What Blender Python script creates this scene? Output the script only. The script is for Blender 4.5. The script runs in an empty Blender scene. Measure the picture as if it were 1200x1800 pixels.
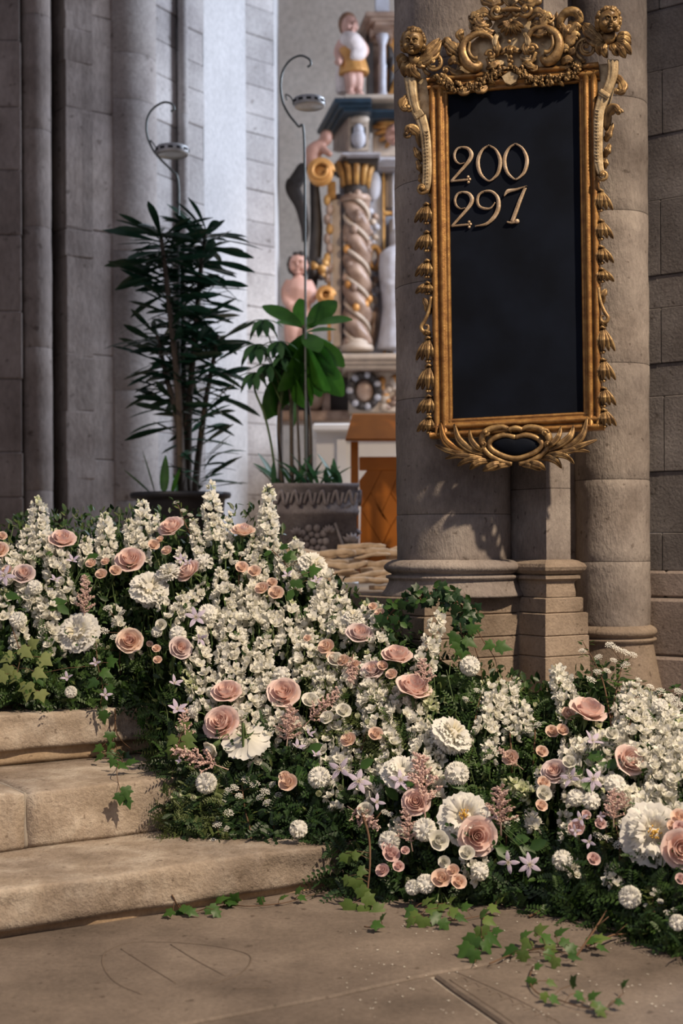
import bpy, math, random
from math import sin, cos, pi, sqrt, atan2, radians
from mathutils import Vector as V, Matrix, Quaternion, noise
R = random.Random(7)
SC = bpy.context.scene
COL = SC.collection

# ---------------------------------------------------------------- camera
F, HOR, ROLL = 2500.0, 950.0, 0.0055      # focal length and horizon in 1200x1800 frame pixels
cd = bpy.data.cameras.new('camera')
cd.sensor_fit = 'VERTICAL'; cd.sensor_height = 36.0; cd.lens = F / 1800 * 36.0
cd.shift_y = (HOR - 900) / 1800
cd.clip_end = 200
cam = bpy.data.objects.new('camera', cd); COL.objects.link(cam)
cam.matrix_world = Matrix.Translation((0, 0, 1)) @ Matrix.Rotation(pi/2, 4, 'X') @ Matrix.Rotation(-ROLL, 4, 'Z')
cd.dof.use_dof = True; cd.dof.focus_distance = 4.4; cd.dof.aperture_fstop = 2.9
SC.camera = cam

# ---------------------------------------------------------------- world and lamps
w = bpy.data.worlds.new('world'); SC.world = w; w.use_nodes = True
bgn = w.node_tree.nodes['Background']
bgn.inputs[0].default_value = (0.64, 0.61, 0.74, 1); bgn.inputs[1].default_value = 0.25
def lamp(name, kind, loc, target, energy, color, **kw):
    l = bpy.data.lights.new(name, kind); l.energy = energy; l.color = color
    for k, v in kw.items(): setattr(l, k, v)
    o = bpy.data.objects.new(name, l); COL.objects.link(o); o.location = loc
    o.rotation_euler = (V(target) - V(loc)).to_track_quat('-Z', 'Y').to_euler()
    return o
# warm spotlight high on the right of the nave
lamp('spotlight', 'SPOT', (4.7, 0.7, 7.3), (0.1, 4.3, 0.4), 4300, (1.0, 0.81, 0.6), spot_size=radians(38), spot_blend=0.8, shadow_soft_size=0.14)
# cool daylight from the choir window, beyond the pier on the right
lamp('choir_window_light', 'AREA', (3.3, 9.6, 4.6), (-1.4, 9.0, 2.4), 330, (0.74, 0.83, 1.0), shape='RECTANGLE', size=1.6, size_y=3.0)
# weak daylight from the nave windows behind the camera
lamp('nave_window_light', 'AREA', (-3.0, -3.0, 5.5), (0.2, 5.0, 1.4), 60, (0.85, 0.86, 1.0), shape='RECTANGLE', size=3.0, size_y=4.0)
# lamp over the altar
lamp('altar_lamp', 'SPOT', (2.3, 6.9, 4.6), (0.45, 11.0, 2.2), 420, (1.0, 0.8, 0.6), spot_size=radians(50), spot_blend=0.7, shadow_soft_size=0.25)
# weaker warm spot added high on the left to brighten the driftwood and lectern
lamp('spotlight', 'SPOT', (-3.6, 1.2, 6.2), (0.15, 7.2, 0.9), 1150, (1.0, 0.8, 0.58), spot_size=radians(21), spot_blend=0.7, shadow_soft_size=0.15)
vs = SC.view_settings
vs.view_transform = 'Standard'; vs.look = 'None'; vs.gamma = 1.0; vs.use_curve_mapping = False; vs.exposure = 0.0

# ---------------------------------------------------------------- helpers
def P(px, py, d):
    x, y = px - 600, py - HOR
    xu, yu = x - ROLL * y, y + ROLL * x
    return V((xu / F * d, d, 1 - yu / F * d))
def PZ(px, py, z):
    v = P(px, py, 1.0) - V((0, 0, 1)); k = (z - 1) / v.z
    return V((0, 0, 1)) + v * k
class MB:
    def __init__(s): s.v = []; s.f = []; s.m = []
    def add(s, vs, fs, mi=0):
        b = len(s.v); s.v.extend([tuple(p) for p in vs]); s.f.extend([tuple(i + b for i in f) for f in fs]); s.m.extend([mi] * len(fs)); return s
    def merge(s, o, M=None, mi=None):
        b = len(s.v)
        s.v.extend([tuple(M @ V(p)) for p in o.v] if M else o.v)
        s.f.extend([tuple(i + b for i in f) for f in o.f]); s.m.extend(o.m if mi is None else [mi] * len(o.f)); return s
    def mesh(s, name, mats, smooth=True, origin=None):
        me = bpy.data.meshes.new(name)
        if origin is not None: s.v = [(a[0]-origin[0], a[1]-origin[1], a[2]-origin[2]) for a in s.v]
        me.from_pydata(s.v, [], s.f)
        for m in (mats if isinstance(mats, (list, tuple)) else [mats]): me.materials.append(m)
        if len(me.materials) > 1: me.polygons.foreach_set('material_index', s.m)
        me.polygons.foreach_set('use_smooth', [smooth] * len(s.f))
        me.update(); return me
    def build(s, name, mats, parent=None, smooth=True, **props):
        org = wloc(parent) if parent else None
        if parent is None and 'at' in props: org = V(props.pop('at'))
        o = bpy.data.objects.new(name, s.mesh(name, mats, smooth, org))
        COL.objects.link(o)
        if parent: o.parent = parent
        elif org is not None: o.location = org
        for k, v in props.items(): o[k] = v
        return o
def wloc(o):
    l = V((0, 0, 0))
    while o: l += o.location; o = o.parent
    return l
def inst(me, parent, name=None, M=None, **props):
    o = bpy.data.objects.new(name or me.name, me); COL.objects.link(o); o.parent = parent
    if M is not None: o.matrix_basis = M
    for k, v in props.items(): o[k] = v
    return o
def thing(name, loc, label=None, cat=None, group=None, kind=None):
    o = bpy.data.objects.new(name, None); COL.objects.link(o); o.location = loc; o.empty_display_size = .05
    if label: o['label'] = label
    if cat: o['category'] = cat
    if group: o['group'] = group
    if kind: o['kind'] = kind
    return o
def frame(d):
    d = V(d).normalized(); a = V((0, 0, 1)) if abs(d.z) < .9 else V((1, 0, 0))
    x = d.cross(a).normalized(); return x, d.cross(x).normalized()
def tube(mb, pts, rad, n=8, caps=True, sq=None, up=None):
    pts = [V(p) for p in pts]; m = len(pts)
    if not isinstance(rad, (list, tuple)): rad = [rad] * m
    vs = []; x = None
    for i, p in enumerate(pts):
        t = (pts[min(i+1, m-1)] - pts[max(i-1, 0)]).normalized()
        if up is not None:
            y = (V(up) - t * V(up).dot(t)).normalized(); x = y.cross(t)
        elif x is None: x, y = frame(t)
        else:
            x = (x - t * x.dot(t)).normalized(); y = t.cross(x)
        for k in range(n):
            a = 2*pi*k/n; r = rad[i]
            vs.append(p + x * cos(a) * r + y * sin(a) * r * (sq or 1))
    fs = [(i*n+k, i*n+(k+1) % n, (i+1)*n+(k+1) % n, (i+1)*n+k) for i in range(m-1) for k in range(n)]
    if caps: fs += [tuple(reversed(range(n))), tuple(range((m-1)*n, m*n))]
    return mb.add(vs, fs)
def smooth_path(pts, n=6):
    pts = [V(p) for p in pts]; out = []
    for i in range(len(pts)-1):
        p0, p1, p2, p3 = pts[max(i-1, 0)], pts[i], pts[i+1], pts[min(i+2, len(pts)-1)]
        for k in range(n):
            t = k/n
            out.append(.5*((2*p1)+(p2-p0)*t+(2*p0-5*p1+4*p2-p3)*t*t+(3*p1-p0-3*p2+p3)*t**3))
    return out + [pts[-1]]
def lerps(vals, n):
    out = []; m = len(vals)-1
    for i in range(n):
        t = i/(n-1)*m; k = min(int(t), m-1); out.append(vals[k]+(vals[k+1]-vals[k])*(t-k))
    return out
def sphere(mb, c, r, nu=12, nv=8, fn=None):
    r = r if isinstance(r, (list, tuple, V)) else (r, r, r); vs = []; fs = []
    for j in range(nv+1):
        th = pi*j/nv
        for i in range(nu):
            ph = 2*pi*i/nu; d = V((sin(th)*cos(ph), sin(th)*sin(ph), cos(th)))
            k = fn(d) if fn else 1
            vs.append(V(c) + V((d.x*r[0], d.y*r[1], d.z*r[2]))*k)
    for j in range(nv):
        for i in range(nu): fs.append((j*nu+i, (j+1)*nu+i, (j+1)*nu+(i+1) % nu, j*nu+(i+1) % nu))
    return mb.add(vs, fs)
def lathe(mb, c, prof, n=32, a0=0, a1=2*pi):
    full = abs(a1-a0-2*pi) < 1e-6; m = n if full else n+1; vs = []; fs = []
    for r, z in prof:
        for i in range(m):
            a = a0+(a1-a0)*i/n; vs.append((c[0]+r*cos(a), c[1]+r*sin(a), c[2]+z))
    for j in range(len(prof)-1):
        for i in range(n): fs.append((j*m+i, j*m+(i+1) % m, (j+1)*m+(i+1) % m, (j+1)*m+i))
    return mb.add(vs, fs)
def poly_off(pts, o):
    """offset a counter-clockwise plan polygon outwards by o"""
    n = len(pts); out = []
    for i in range(n):
        a, b, c = V(pts[i-1]), V(pts[i]), V(pts[(i+1) % n])
        e1 = (b-a).normalized(); e2 = (c-b).normalized()
        n1 = V((e1.y, -e1.x)); n2 = V((e2.y, -e2.x)); bis = (n1+n2)
        bis = bis / max(.3, bis.dot(n1)) if bis.length > 1e-6 else n1
        out.append(b + bis * o)
    return out
def prism(mb, plan, prof):
    """stack of offset copies of plan at heights: prof = [(offset, z)...], capped"""
    n = len(plan); vs = []
    for o, z in prof:
        for p in (poly_off(plan, o) if o else plan): vs.append((p[0], p[1], z))
    m = len(prof)
    fs = [(j*n+i, j*n+(i+1) % n, (j+1)*n+(i+1) % n, (j+1)*n+i) for j in range(m-1) for i in range(n)]
    fs += [tuple(reversed(range(n))), tuple(range((m-1)*n, m*n))]
    return mb.add(vs, fs)
def box(mb, c, s, M=None, bev=0.0):
    c = V(c); hx, hy, hz = s[0]/2, s[1]/2, s[2]/2
    if bev <= 0:
        vs = [V((x*hx, y*hy, z*hz)) for z in (-1, 1) for y in (-1, 1) for x in (-1, 1)]
        fs = [(0,2,3,1),(4,5,7,6),(0,1,5,4),(2,6,7,3),(0,4,6,2),(1,3,7,5)]
    else:
        b = min(bev, hx*.9, hy*.9, hz*.9); vs = []
        for z, i in ((-hz, b), (-hz+b, 0), (hz-b, 0), (hz, b)):
            vs += [V((-hx+i, -hy+i, z)), V((hx-i, -hy+i, z)), V((hx-i, hy-i, z)), V((-hx+i, hy-i, z))]
        fs = [(3,2,1,0),(12,13,14,15)] + [(j*4+i, j*4+(i+1) % 4, (j+1)*4+(i+1) % 4, (j+1)*4+i) for j in range(3) for i in range(4)]
    if M is not None: vs = [M @ v for v in vs]
    return mb.add([c+v for v in vs], fs)

# ---------------------------------------------------------------- materials
def mat(name):
    m = bpy.data.materials.new(name); m.use_nodes = True; nt = m.node_tree
    return m, nt, nt.nodes['Principled BSDF']
def node(nt, t, **kw):
    n = nt.nodes.new(t)
    for k, v in kw.items():
        if k in n.inputs.keys() if isinstance(k, str) else False: n.inputs[k].default_value = v
        else: setattr(n, k, v)
    return n
def ramp(nt, stops):
    r = nt.nodes.new('ShaderNodeValToRGB'); e = r.color_ramp.elements
    while len(e) < len(stops): e.new(.5)
    for i, (p, c) in enumerate(stops): e[i].position = p; e[i].color = (*c, 1)
    return r
def stone(name, c1, c2, c3, scale=6, bump=.25, rough=.85, streak=0, vary=.12, fine=90, pits=.8):
    m, nt, b = mat(name); L = nt.links.new
    tc = node(nt, 'ShaderNodeTexCoord'); gm = node(nt, 'ShaderNodeNewGeometry')
    mp = node(nt, 'ShaderNodeMapping'); L(gm.outputs['Position'], mp.inputs[0])
    n1 = node(nt, 'ShaderNodeTexNoise', Scale=scale, Detail=8, Roughness=.62); L(mp.outputs[0], n1.inputs['Vector'])
    mp2 = node(nt, 'ShaderNodeMapping'); mp2.inputs['Scale'].default_value = (1, 1, .4 if streak else 1); L(gm.outputs['Position'], mp2.inputs[0])
    n2 = node(nt, 'ShaderNodeTexNoise', Scale=fine, Detail=4, Roughness=.7); L(mp2.outputs[0], n2.inputs['Vector'])
    r = ramp(nt, [(.3, c1), (.5, c2), (.72, c3)]); L(n1.outputs[0], r.inputs[0])
    r2 = ramp(nt, [(.3, (.72, .72, .72)), (.62, (1.05, 1.05, 1.05))]); L(n2.outputs[0], r2.inputs[0])
    mx = node(nt, 'ShaderNodeMix', data_type='RGBA', blend_type='MULTIPLY'); mx.inputs[0].default_value = .8
    L(r.outputs[0], mx.inputs[6]); L(r2.outputs[0], mx.inputs[7])
    oi = node(nt, 'ShaderNodeObjectInfo'); mr = node(nt, 'ShaderNodeMapRange'); L(oi.outputs['Random'], mr.inputs[0])
    mr.inputs[3].default_value = 1-vary; mr.inputs[4].default_value = 1+vary
    hs = node(nt, 'ShaderNodeHueSaturation'); L(mr.outputs[0], hs.inputs['Value']); L(mx.outputs[2], hs.inputs['Color'])
    n4 = node(nt, 'ShaderNodeTexNoise', Scale=scale*.45, Detail=3); L(gm.outputs['Position'], n4.inputs['Vector'])
    r4 = ramp(nt, [(.35, (.78, .76, .76)), (.65, (1.12, 1.10, 1.08))]); L(n4.outputs[0], r4.inputs[0])
    mx4 = node(nt, 'ShaderNodeMix', data_type='RGBA', blend_type='MULTIPLY'); mx4.inputs[0].default_value = 1 if pits else .3
    L(r.outputs[0], mx4.inputs[6]); L(r4.outputs[0], mx4.inputs[7]); L(mx4.outputs[2], mx.inputs[6])
    # pits and dark specks
    vo = node(nt, 'ShaderNodeTexNoise', Scale=fine*.45, Detail=2); L(gm.outputs['Position'], vo.inputs['Vector'])
    r3 = ramp(nt, [(.27, (.45, .42, .4)), (.34, (1, 1, 1))]); L(vo.outputs[0], r3.inputs[0])
    mx2 = node(nt, 'ShaderNodeMix', data_type='RGBA', blend_type='MULTIPLY'); mx2.inputs[0].default_value = pits
    L(hs.outputs[0], mx2.inputs[6]); L(r3.outputs[0], mx2.inputs[7]); L(mx2.outputs[2], b.inputs['Base Color'])
    b.inputs['Roughness'].default_value = rough; b.inputs['Specular IOR Level'].default_value = .25
    ad = node(nt, 'ShaderNodeMath', operation='ADD'); L(n1.outputs[0], ad.inputs[0]); L(n2.outputs[0], ad.inputs[1])
    bp = node(nt, 'ShaderNodeBump', Strength=bump, Distance=.02); L(ad.outputs[0], bp.inputs['Height']); L(bp.outputs[0], b.inputs['Normal'])
    return m
def plain(name, c, rough=.6, metal=0, var=.15, scale=20, bump=0, spec=.4, c2=None):
    m, nt, b = mat(name); L = nt.links.new
    gm = node(nt, 'ShaderNodeNewGeometry')
    n1 = node(nt, 'ShaderNodeTexNoise', Scale=scale, Detail=5); L(gm.outputs['Position'], n1.inputs['Vector'])
    c2 = c2 or tuple(x*(1-var*2) for x in c)
    r = ramp(nt, [(.33, c2), (.66, c)]); L(n1.outputs[0], r.inputs[0]); L(r.outputs[0], b.inputs['Base Color'])
    b.inputs['Roughness'].default_value = rough; b.inputs['Metallic'].default_value = metal; b.inputs['Specular IOR Level'].default_value = spec
    if bump:
        bp = node(nt, 'ShaderNodeBump', Strength=bump, Distance=.01); L(n1.outputs[0], bp.inputs['Height']); L(bp.outputs[0], b.inputs['Normal'])
    return m
def leafy(name, c1, c2, trans=.25, rough=.45, spec=.4):
    m, nt, b = mat(name); L = nt.links.new
    oi = node(nt, 'ShaderNodeObjectInfo'); gm = node(nt, 'ShaderNodeNewGeometry')
    n1 = node(nt, 'ShaderNodeTexNoise', Scale=14, Detail=3); L(gm.outputs['Position'], n1.inputs['Vector'])
    ad = node(nt, 'ShaderNodeMath', operation='ADD'); L(n1.outputs[0], ad.inputs[0])
    mu = node(nt, 'ShaderNodeMath', operation='MULTIPLY'); L(gm.outputs['Random Per Island'], mu.inputs[0]); mu.inputs[1].default_value = .35
    mu2 = node(nt, 'ShaderNodeMath', operation='MULTIPLY_ADD'); L(oi.outputs['Random'], mu2.inputs[0]); mu2.inputs[1].default_value = .3; L(mu.outputs[0], mu2.inputs[2])
    L(mu2.outputs[0], ad.inputs[1])
    r = ramp(nt, [(.45, c1), (1.0, c2)]); L(ad.outputs[0], r.inputs[0]); L(r.outputs[0], b.inputs['Base Color'])
    b.inputs['Roughness'].default_value = rough; b.inputs['Specular IOR Level'].default_value = spec
    t = node(nt, 'ShaderNodeBsdfTranslucent'); L(r.outputs[0], t.inputs[0])
    mx = node(nt, 'ShaderNodeMixShader'); mx.inputs[0].default_value = trans
    L(b.outputs[0], mx.inputs[1]); L(t.outputs[0], mx.inputs[2]); L(mx.outputs[0], nt.nodes['Material Output'].inputs[0])
    return m
def petal(name, base, tip, trans=.3, rough=.6, lo=.0, hi=1.0, vary=.1):
    """petal colour from its base to its rim (along the petal's own length)"""
    m, nt, b = mat(name); L = nt.links.new
    tc = node(nt, 'ShaderNodeTexCoord'); sp = node(nt, 'ShaderNodeSeparateXYZ'); L(tc.outputs['Generated'], sp.inputs[0])
    r = ramp(nt, [(lo, base), (hi, tip)]); L(sp.outputs[2], r.inputs[0])
    oi = node(nt, 'ShaderNodeObjectInfo'); mr = node(nt, 'ShaderNodeMapRange'); L(oi.outputs['Random'], mr.inputs[0])
    mr.inputs[3].default_value = 1-vary; mr.inputs[4].default_value = 1
    hs = node(nt, 'ShaderNodeHueSaturation'); L(mr.outputs[0], hs.inputs['Value']); L(r.outputs[0], hs.inputs['Color'])
    L(hs.outputs[0], b.inputs['Base Color']); b.inputs['Roughness'].default_value = rough; b.inputs['Specular IOR Level'].default_value = .2
    t = node(nt, 'ShaderNodeBsdfTranslucent'); L(hs.outputs[0], t.inputs[0])
    mx = node(nt, 'ShaderNodeMixShader'); mx.inputs[0].default_value = trans
    L(b.outputs[0], mx.inputs[1]); L(t.outputs[0], mx.inputs[2]); L(mx.outputs[0], nt.nodes['Material Output'].inputs[0])
    return m
M = {}
M['step'] = stone('limestone_step', (.30, .24, .18), (.44, .365, .29), (.64, .57, .48), 8, .45, .85)
M['step_low'] = stone('limestone_course', (.34, .24, .15), (.46, .34, .22), (.52, .41, .29), 4, .2, .85)
M['floor'] = stone('floor_slab', (.12, .098, .080), (.175, .143, .117), (.24, .20, .165), 4, .25, .7, fine=70)
M['mortar'] = plain('mortar', (.42, .37, .31), .95, bump=.3)
M['pier'] = stone('pier_stone', (.20, .17, .15), (.29, .255, .23), (.38, .34, .305), 6, .4, .9, streak=1)
M['plinth'] = stone('plinth_stone', (.22, .17, .125), (.32, .255, .195), (.42, .34, .27), 5, .35, .9)
M['plinth_grey_shaded'] = stone('shaded_grey_plinth', (.19, .155, .135), (.265, .22, .195), (.35, .30, .27), 5, .35, .92)  # base of the right wall, its shade put into the colour too
M['wall_grey_shaded'] = stone('shaded_grey_block', (.15, .135, .13), (.21, .195, .19), (.28, .265, .26), 5, .35, .92)  # greyer pier stone, darkened so the right wall's shade sits in its colour
M['wall'] = stone('wall_stone', (.20, .165, .145), (.29, .25, .225), (.37, .325, .30), 3, .3, .9, streak=1, fine=40)
M['ashlar'] = stone('pale_ashlar', (.36, .34, .33), (.44, .42, .41), (.52, .505, .495), 3, .25, .9, fine=40)
M['ashlar_dull'] = stone('dull_ashlar', (.30, .27, .255), (.39, .36, .34), (.46, .43, .41), 3, .25, .9, fine=40)
M['plaster'] = stone('white_plaster', (.48, .47, .465), (.52, .51, .505), (.56, .55, .545), 2, .08, .9, fine=30, vary=0, pits=0)
M['backwall'] = stone('grey_plaster', (.46, .39, .32), (.52, .45, .38), (.57, .51, .44), 1.5, .05, .9, fine=20, vary=0, pits=0)
# ================================================================ the setting
U2 = V((.848, .53)); N2 = V((-.53, .848)); A0 = V((-.857, 3.57))     # steps run along U2, climb along N2
def S(t, q, z):
    p = A0 + U2*t + N2*q; return V((p.x, p.y, z))
RQ = (0, .429, .904); RZ = (.126, .289, .451)
# --- floor: big worn slabs with recessed mortar joints
floor = thing('floor', (0, 4, 0), 'worn grey-brown stone slabs of the church floor below the steps', 'floor', kind='structure')
mb = MB(); box(mb, (0, 4.5, -.06), (9, 8, .1)); mb.build('mortar_bed', M['mortar'], floor)
def slab(pxs, name='floor_slab', z=0, parent=floor, m=None):
    pts = [PZ(x, y, 0) for x, y in pxs]; pl = [V((p.x, p.y)) for p in pts]
    ar = sum(pl[i].x*pl[(i+1) % len(pl)].y-pl[(i+1) % len(pl)].x*pl[i].y for i in range(len(pl)))
    if ar < 0: pl.reverse()
    # densify edges for an uneven outline
    out = []
    for i in range(len(pl)):
        a, b = pl[i], pl[(i+1) % len(pl)]; n = max(1, min(14, int((b-a).length/.12)))
        for k in range(n):
            p = a.lerp(b, k/n); o = noise.noise(V((p.x*6, p.y*6, 3)))*.006; out.append(p+V((o, o*.6)))
    mb = MB(); prism(mb, poly_off(out, -.006), [(0, -.05), (0, -.005), (-.006, 0)])
    return mb.build(name, m or M['floor'], parent, smooth=False)
slab([(-500, 1500), (1700, 1500), (1700, 1600), (1210, 1632), (758, 1712), (590, 1750), (330, 1799), (150, 1835), (-500, 1960)])
slab([(-500, 1960), (150, 1835), (330, 1799), (590, 1750), (758, 1712), (880, 1800), (1050, 1920), (300, 2150), (-500, 2300)])
slab([(758, 1712), (1210, 1632), (1700, 1600), (1900, 1800), (1500, 2050), (1050, 1920), (880, 1800)])
slab([(-500, 2300), (300, 2150), (1050, 1920), (1500, 2050), (1900, 1800), (2400, 2600), (-600, 3200)])
M['groove'] = plain('worn_groove', (.17, .13, .10), .95)
fl = [o for o in floor.children if o.name == 'floor_slab'][0]
def groove(pts, name='carved_line', r=.0022):
    mb = MB(); pp = smooth_path([PZ(x, y, .0004) for x, y in pts], 6); tube(mb, pp, r, 6, sq=.35, up=(0, 0, 1)); return mb.build(name, M['groove'], floor)
groove([(250, 1748), (205, 1728), (182, 1700), (185, 1675), (225, 1658), (290, 1656), (370, 1662), (430, 1675), (440, 1690), (420, 1712), (370, 1730)])
groove([(213, 1668), (260, 1698), (309, 1728)]); groove([(300, 1660), (345, 1688), (397, 1716)])
groove([(800, 1708), (900, 1752), (985, 1798)]); groove([(790, 1722), (860, 1768), (905, 1800)]); groove([(410, 1738), (470, 1736)])
for i in range(9): groove([(800+i*20, 1722+i*9), (815+i*20, 1719+i*9), (822+i*20, 1726+i*9)], 'carved_letter', .0017)

# --- steps: blocks with a worn nosing over a recessed course
steps = thing('stone_steps', S(.5, .4, 0), 'three worn limestone steps rising to the left', 'steps', kind='structure')
def step_block(t0, t1, q0, q1, z0, z1, m, name='step_block', nose=.0075, seed=0, rough=.004):
    prof = [(q1, z0)] + [(q0+.004, z0)] + [(q0, z0+.012+(z1-z0-.03)*k/5) for k in range(6)] + [(q0+nose*.25, z1-nose*.8), (q0+nose*.7, z1-nose*.2), (q0+nose*1.8, z1)] + [(q0+nose*1.8+(q1-q0-nose*1.8)*k/5, z1) for k in range(1, 6)]
    n = max(3, int((t1-t0)/.035)); vs = []; k = len(prof)
    for i in range(n+1):
        t = t0+(t1-t0)*i/n
        e = .006 if i in (0, n) else 0
        for q, z in prof:
            w = noise.fractal(V((t*5, q*6+seed, z*9)), .8, 2, 4)
            dq = w*rough*1.8 if abs(q-q0) < .03 else 0
            dz = noise.noise(V((t*2.2, q*2+seed, 7)))*rough + w*rough*.4 if z > z0+.02 and q < q1-.01 else 0
            vs.append(S(t, q+dq+e*.4, z+dz - (e if z > z1-.01 else 0)))
    fs = [(i*k+j, (i+1)*k+j, (i+1)*k+(j+1) % k, i*k+(j+1) % k) for i in range(n) for j in range(k)] + [tuple(range(k)), tuple(reversed(range(n*k, n*k+k)))]
    mb = MB(); mb.add(vs, fs); o = mb.build(name, m, steps)
    return o
# lowest
step_block(-2.2, -.62, .022, .5, -.02, .03, M['step_low'], 'step_course', .004, 11); step_block(-.615, 2.1, .022, .5, -.02, .028, M['step_low'], 'step_course', .004, 12)
step_block(-2.2, -.55, 0, .5, .022, .126, M['step'], seed=1, rough=.007); step_block(-.545, 2.1, 0, .5, .022, .126, M['step'], seed=2, rough=.007)
# middle: joint at the left
step_block(-2.2, .211, .429, .96, .126, .289, M['step'], seed=3); step_block(.220, 2.1, .432, .96, .128, .287, M['step'], seed=4); step_block(.208, .223, .434, .95, .127, .2855, M['mortar'], 'mortar_joint', .004, 5, .002)
# top
step_block(-2.2, .9, .93, 1.3, .289, .345, M['step_low'], 'step_course', .004, 13); step_block(.905, 2.1, .935, 1.3, .289, .34, M['step_low'], 'step_course', .004, 14)
step_block(-2.2, -.42, .905, 1.5, .338, .451, M['step'], seed=5, rough=.008); step_block(-.415, 2.1, .908, 1.5, .338, .449, M['step'], seed=6, rough=.008)
# --- landing and the raised choir floor behind
mb = MB(); prism(mb, [V(S(-3.2, 1.49, 0).xy), V(S(2.3, 1.49, 0).xy), V((3.5, 6.6)), V((-5.2, 6.6))], [(0, 0), (0, .449)]); mb.build('floor_landing', M['step_low'], smooth=False, kind='structure')
choir = thing('floor_choir', (0, 8, .5), 'raised pale stone floor of the choir behind the flowers', 'floor', kind='structure')
for i in range(7):
    for j in range(3):
        x0 = -4.2 + i*1.2 + (.5 if j % 2 else 0); y0 = 6.0 + j*2.4
        mb = MB(); prism(mb, [V((x0+.004, y0+.004)), V((x0+1.196, y0+.004)), V((x0+1.196, y0+2.396)), V((x0+.004, y0+2.396))], [(0, .3), (0, .755), (-.006, .76)]); mb.build('floor_slab', M['step_low'], choir, smooth=False)

# --- the pier that carries the board
pier = thing('compound_pier', (.6, 5.2, .45), 'massive grey stone pier of clustered shafts on a stepped base', 'pier', kind='structure')
def drum(c, r, z0, z1, m, n=48, name='drum', parent=pier):
    mb = MB(); zs = [z0+.0008] + [z0+.003+(z1-z0-.006)*k/8 for k in range(9)] + [z1-.0008]
    pr = [(r-.0012 if k in (0, len(zs)-1) else r, z) for k, z in enumerate(zs)]
    lathe(mb, (c[0], c[1], 0), pr, n)
    mb.v = [tuple(V(p) + V((p[0]-c[0], p[1]-c[1], 0)).normalized()*(noise.fractal(V(p)*6, 1, 2, 4)*.0035)) for p in mb.v]
    return mb.build(name, m, parent)
def zat(py, d): return 1-(py-HOR)/F*d
C1, R1 = V((P(797, 950, 5.15).x, 5.15)), .206
zs = [zat(y, 5.0) for y in (988, 905, 700, 497, 318, 110, -60)] + [3.6]
for a, b in zip(zs, zs[1:]): drum(C1, R1, a, b, M['pier'])
CO = V((P(960, 950, 4.95).x, 4.95)); da = V((-.53, .848)); db = V((.848, .53))
pil = [CO, CO+db*.11, CO+db*.11+da*.4, CO+da*.4]       # counter-clockwise corner pilaster
def course(plan, z0, z1, m, name='stone_block', off=0, parent=pier, c=.0018):
    mb = MB(); prism(mb, poly_off(plan, off) if off else plan, [(-c, z0+.0006), (0, z0+c*.9), (0, z1-c*.9), (-c, z1-.0006)]); return mb.build(name, m, parent, smooth=False)
zs = [zat(y, 4.95) for y in (992, 860, 640, 430, 250, 60, -60)] + [3.6]
for a, b in zip(zs, zs[1:]): course(pil, a, b, M['pier'])
C2, R2 = V((P(1075, 950, 5.3).x, 5.3)), .139
zs = [zat(y, 5.17) for y in (1112, 990, 845, 640, 372, 172, -20)] + [3.6]
for a, b in zip(zs, zs[1:]): drum(C2, R2, a, b, M['pier'], 36)
mb = MB(); ca = C1 + V((.05, .12)); cb = C2 + V((.0, .06)); e_ = (cb-ca).normalized(); n_ = V((e_.y, -e_.x))
prism(mb, [ca+n_*.02, cb+n_*.06, cb-n_*.5, ca-n_*.5], [(0, 0), (0, 3.6)]); mb.build('pier_core', M['pier'], pier, smooth=False)
# moulded base of the big shaft: torus, fillet, hollow, spreading plinth
def torus_prof(r, b, z0, z1, n=7): return [(r+b*sin(pi*k/n)**.8, z0+(z1-z0)*k/n) for k in range(n+1)]
y2 = lambda y: zat(y, 4.93)
mb = MB(); lathe(mb, (*C1, 0), [(.05, y2(1052)), (.262, y2(1052)), (.262, y2(1048)), (.25, y2(1040)), (.236, y2(1026)), (.236, y2(1021)), (.246, y2(1019)), (.246, y2(1015)), (.228, y2(1013))] + torus_prof(.224, .03, y2(1012), y2(987)) + [(.2, y2(985))], 56)
mb.build('base_moulding', M['pier'], pier)
pf = [(.012, 1052), (.012, 1044), (.008, 1030), (.012, 1024), (.024, 1020), (.024, 1015), (.012, 1013), (.022, 1011), (.036, 1005), (.04, 999), (.034, 993), (.018, 988), (.004, 986)]
mb = MB(); prism(mb, pil, [(o, y2(y)) for o, y in pf]); mb.build('base_moulding', M['plinth'], pier, smooth=False)
# stepped plinth blocks under the corner pilaster
for y0, y1, off in ((1080, 1053, .030), (1120, 1080, .042), (1156, 1120, .044), (1246, 1156, .046), (1330, 1246, .075), (1460, 1330, .08)):
    course(pil, y2(y0), y2(y1), M['plinth'], off=off, c=.004)
# plinth under the big shaft
CP = V((P(744, 950, 4.80).x, 4.80)); pl1 = [CP, CP+db*.5, CP+db*.5+da*.6, CP+da*.6]
for y0, y1, off in ((1082, 1051, -.010), (1122, 1082, .0), (1158, 1122, .002), (1250, 1158, .004), (1460, 1250, .03)):
    course(pl1, y2(y0), y2(y1), M['plinth'], off=off, c=.005)
# base of the right shaft
y3 = lambda y: zat(y, 5.16)
mb = MB(); lathe(mb, (*C2, 0), [(.05, y3(1300)), (.2, y3(1300)), (.19, y3(1240)), (.165, y3(1180)), (.15, y3(1140)), (.15, y3(1134)), (.162, y3(1131)), (.162, y3(1128)), (.15, y3(1127))] + torus_prof(.146, .018, y3(1126), y3(1106)) + [(.137, y3(1104))], 40)
mb.build('base_moulding', M['plinth'], pier)
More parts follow.
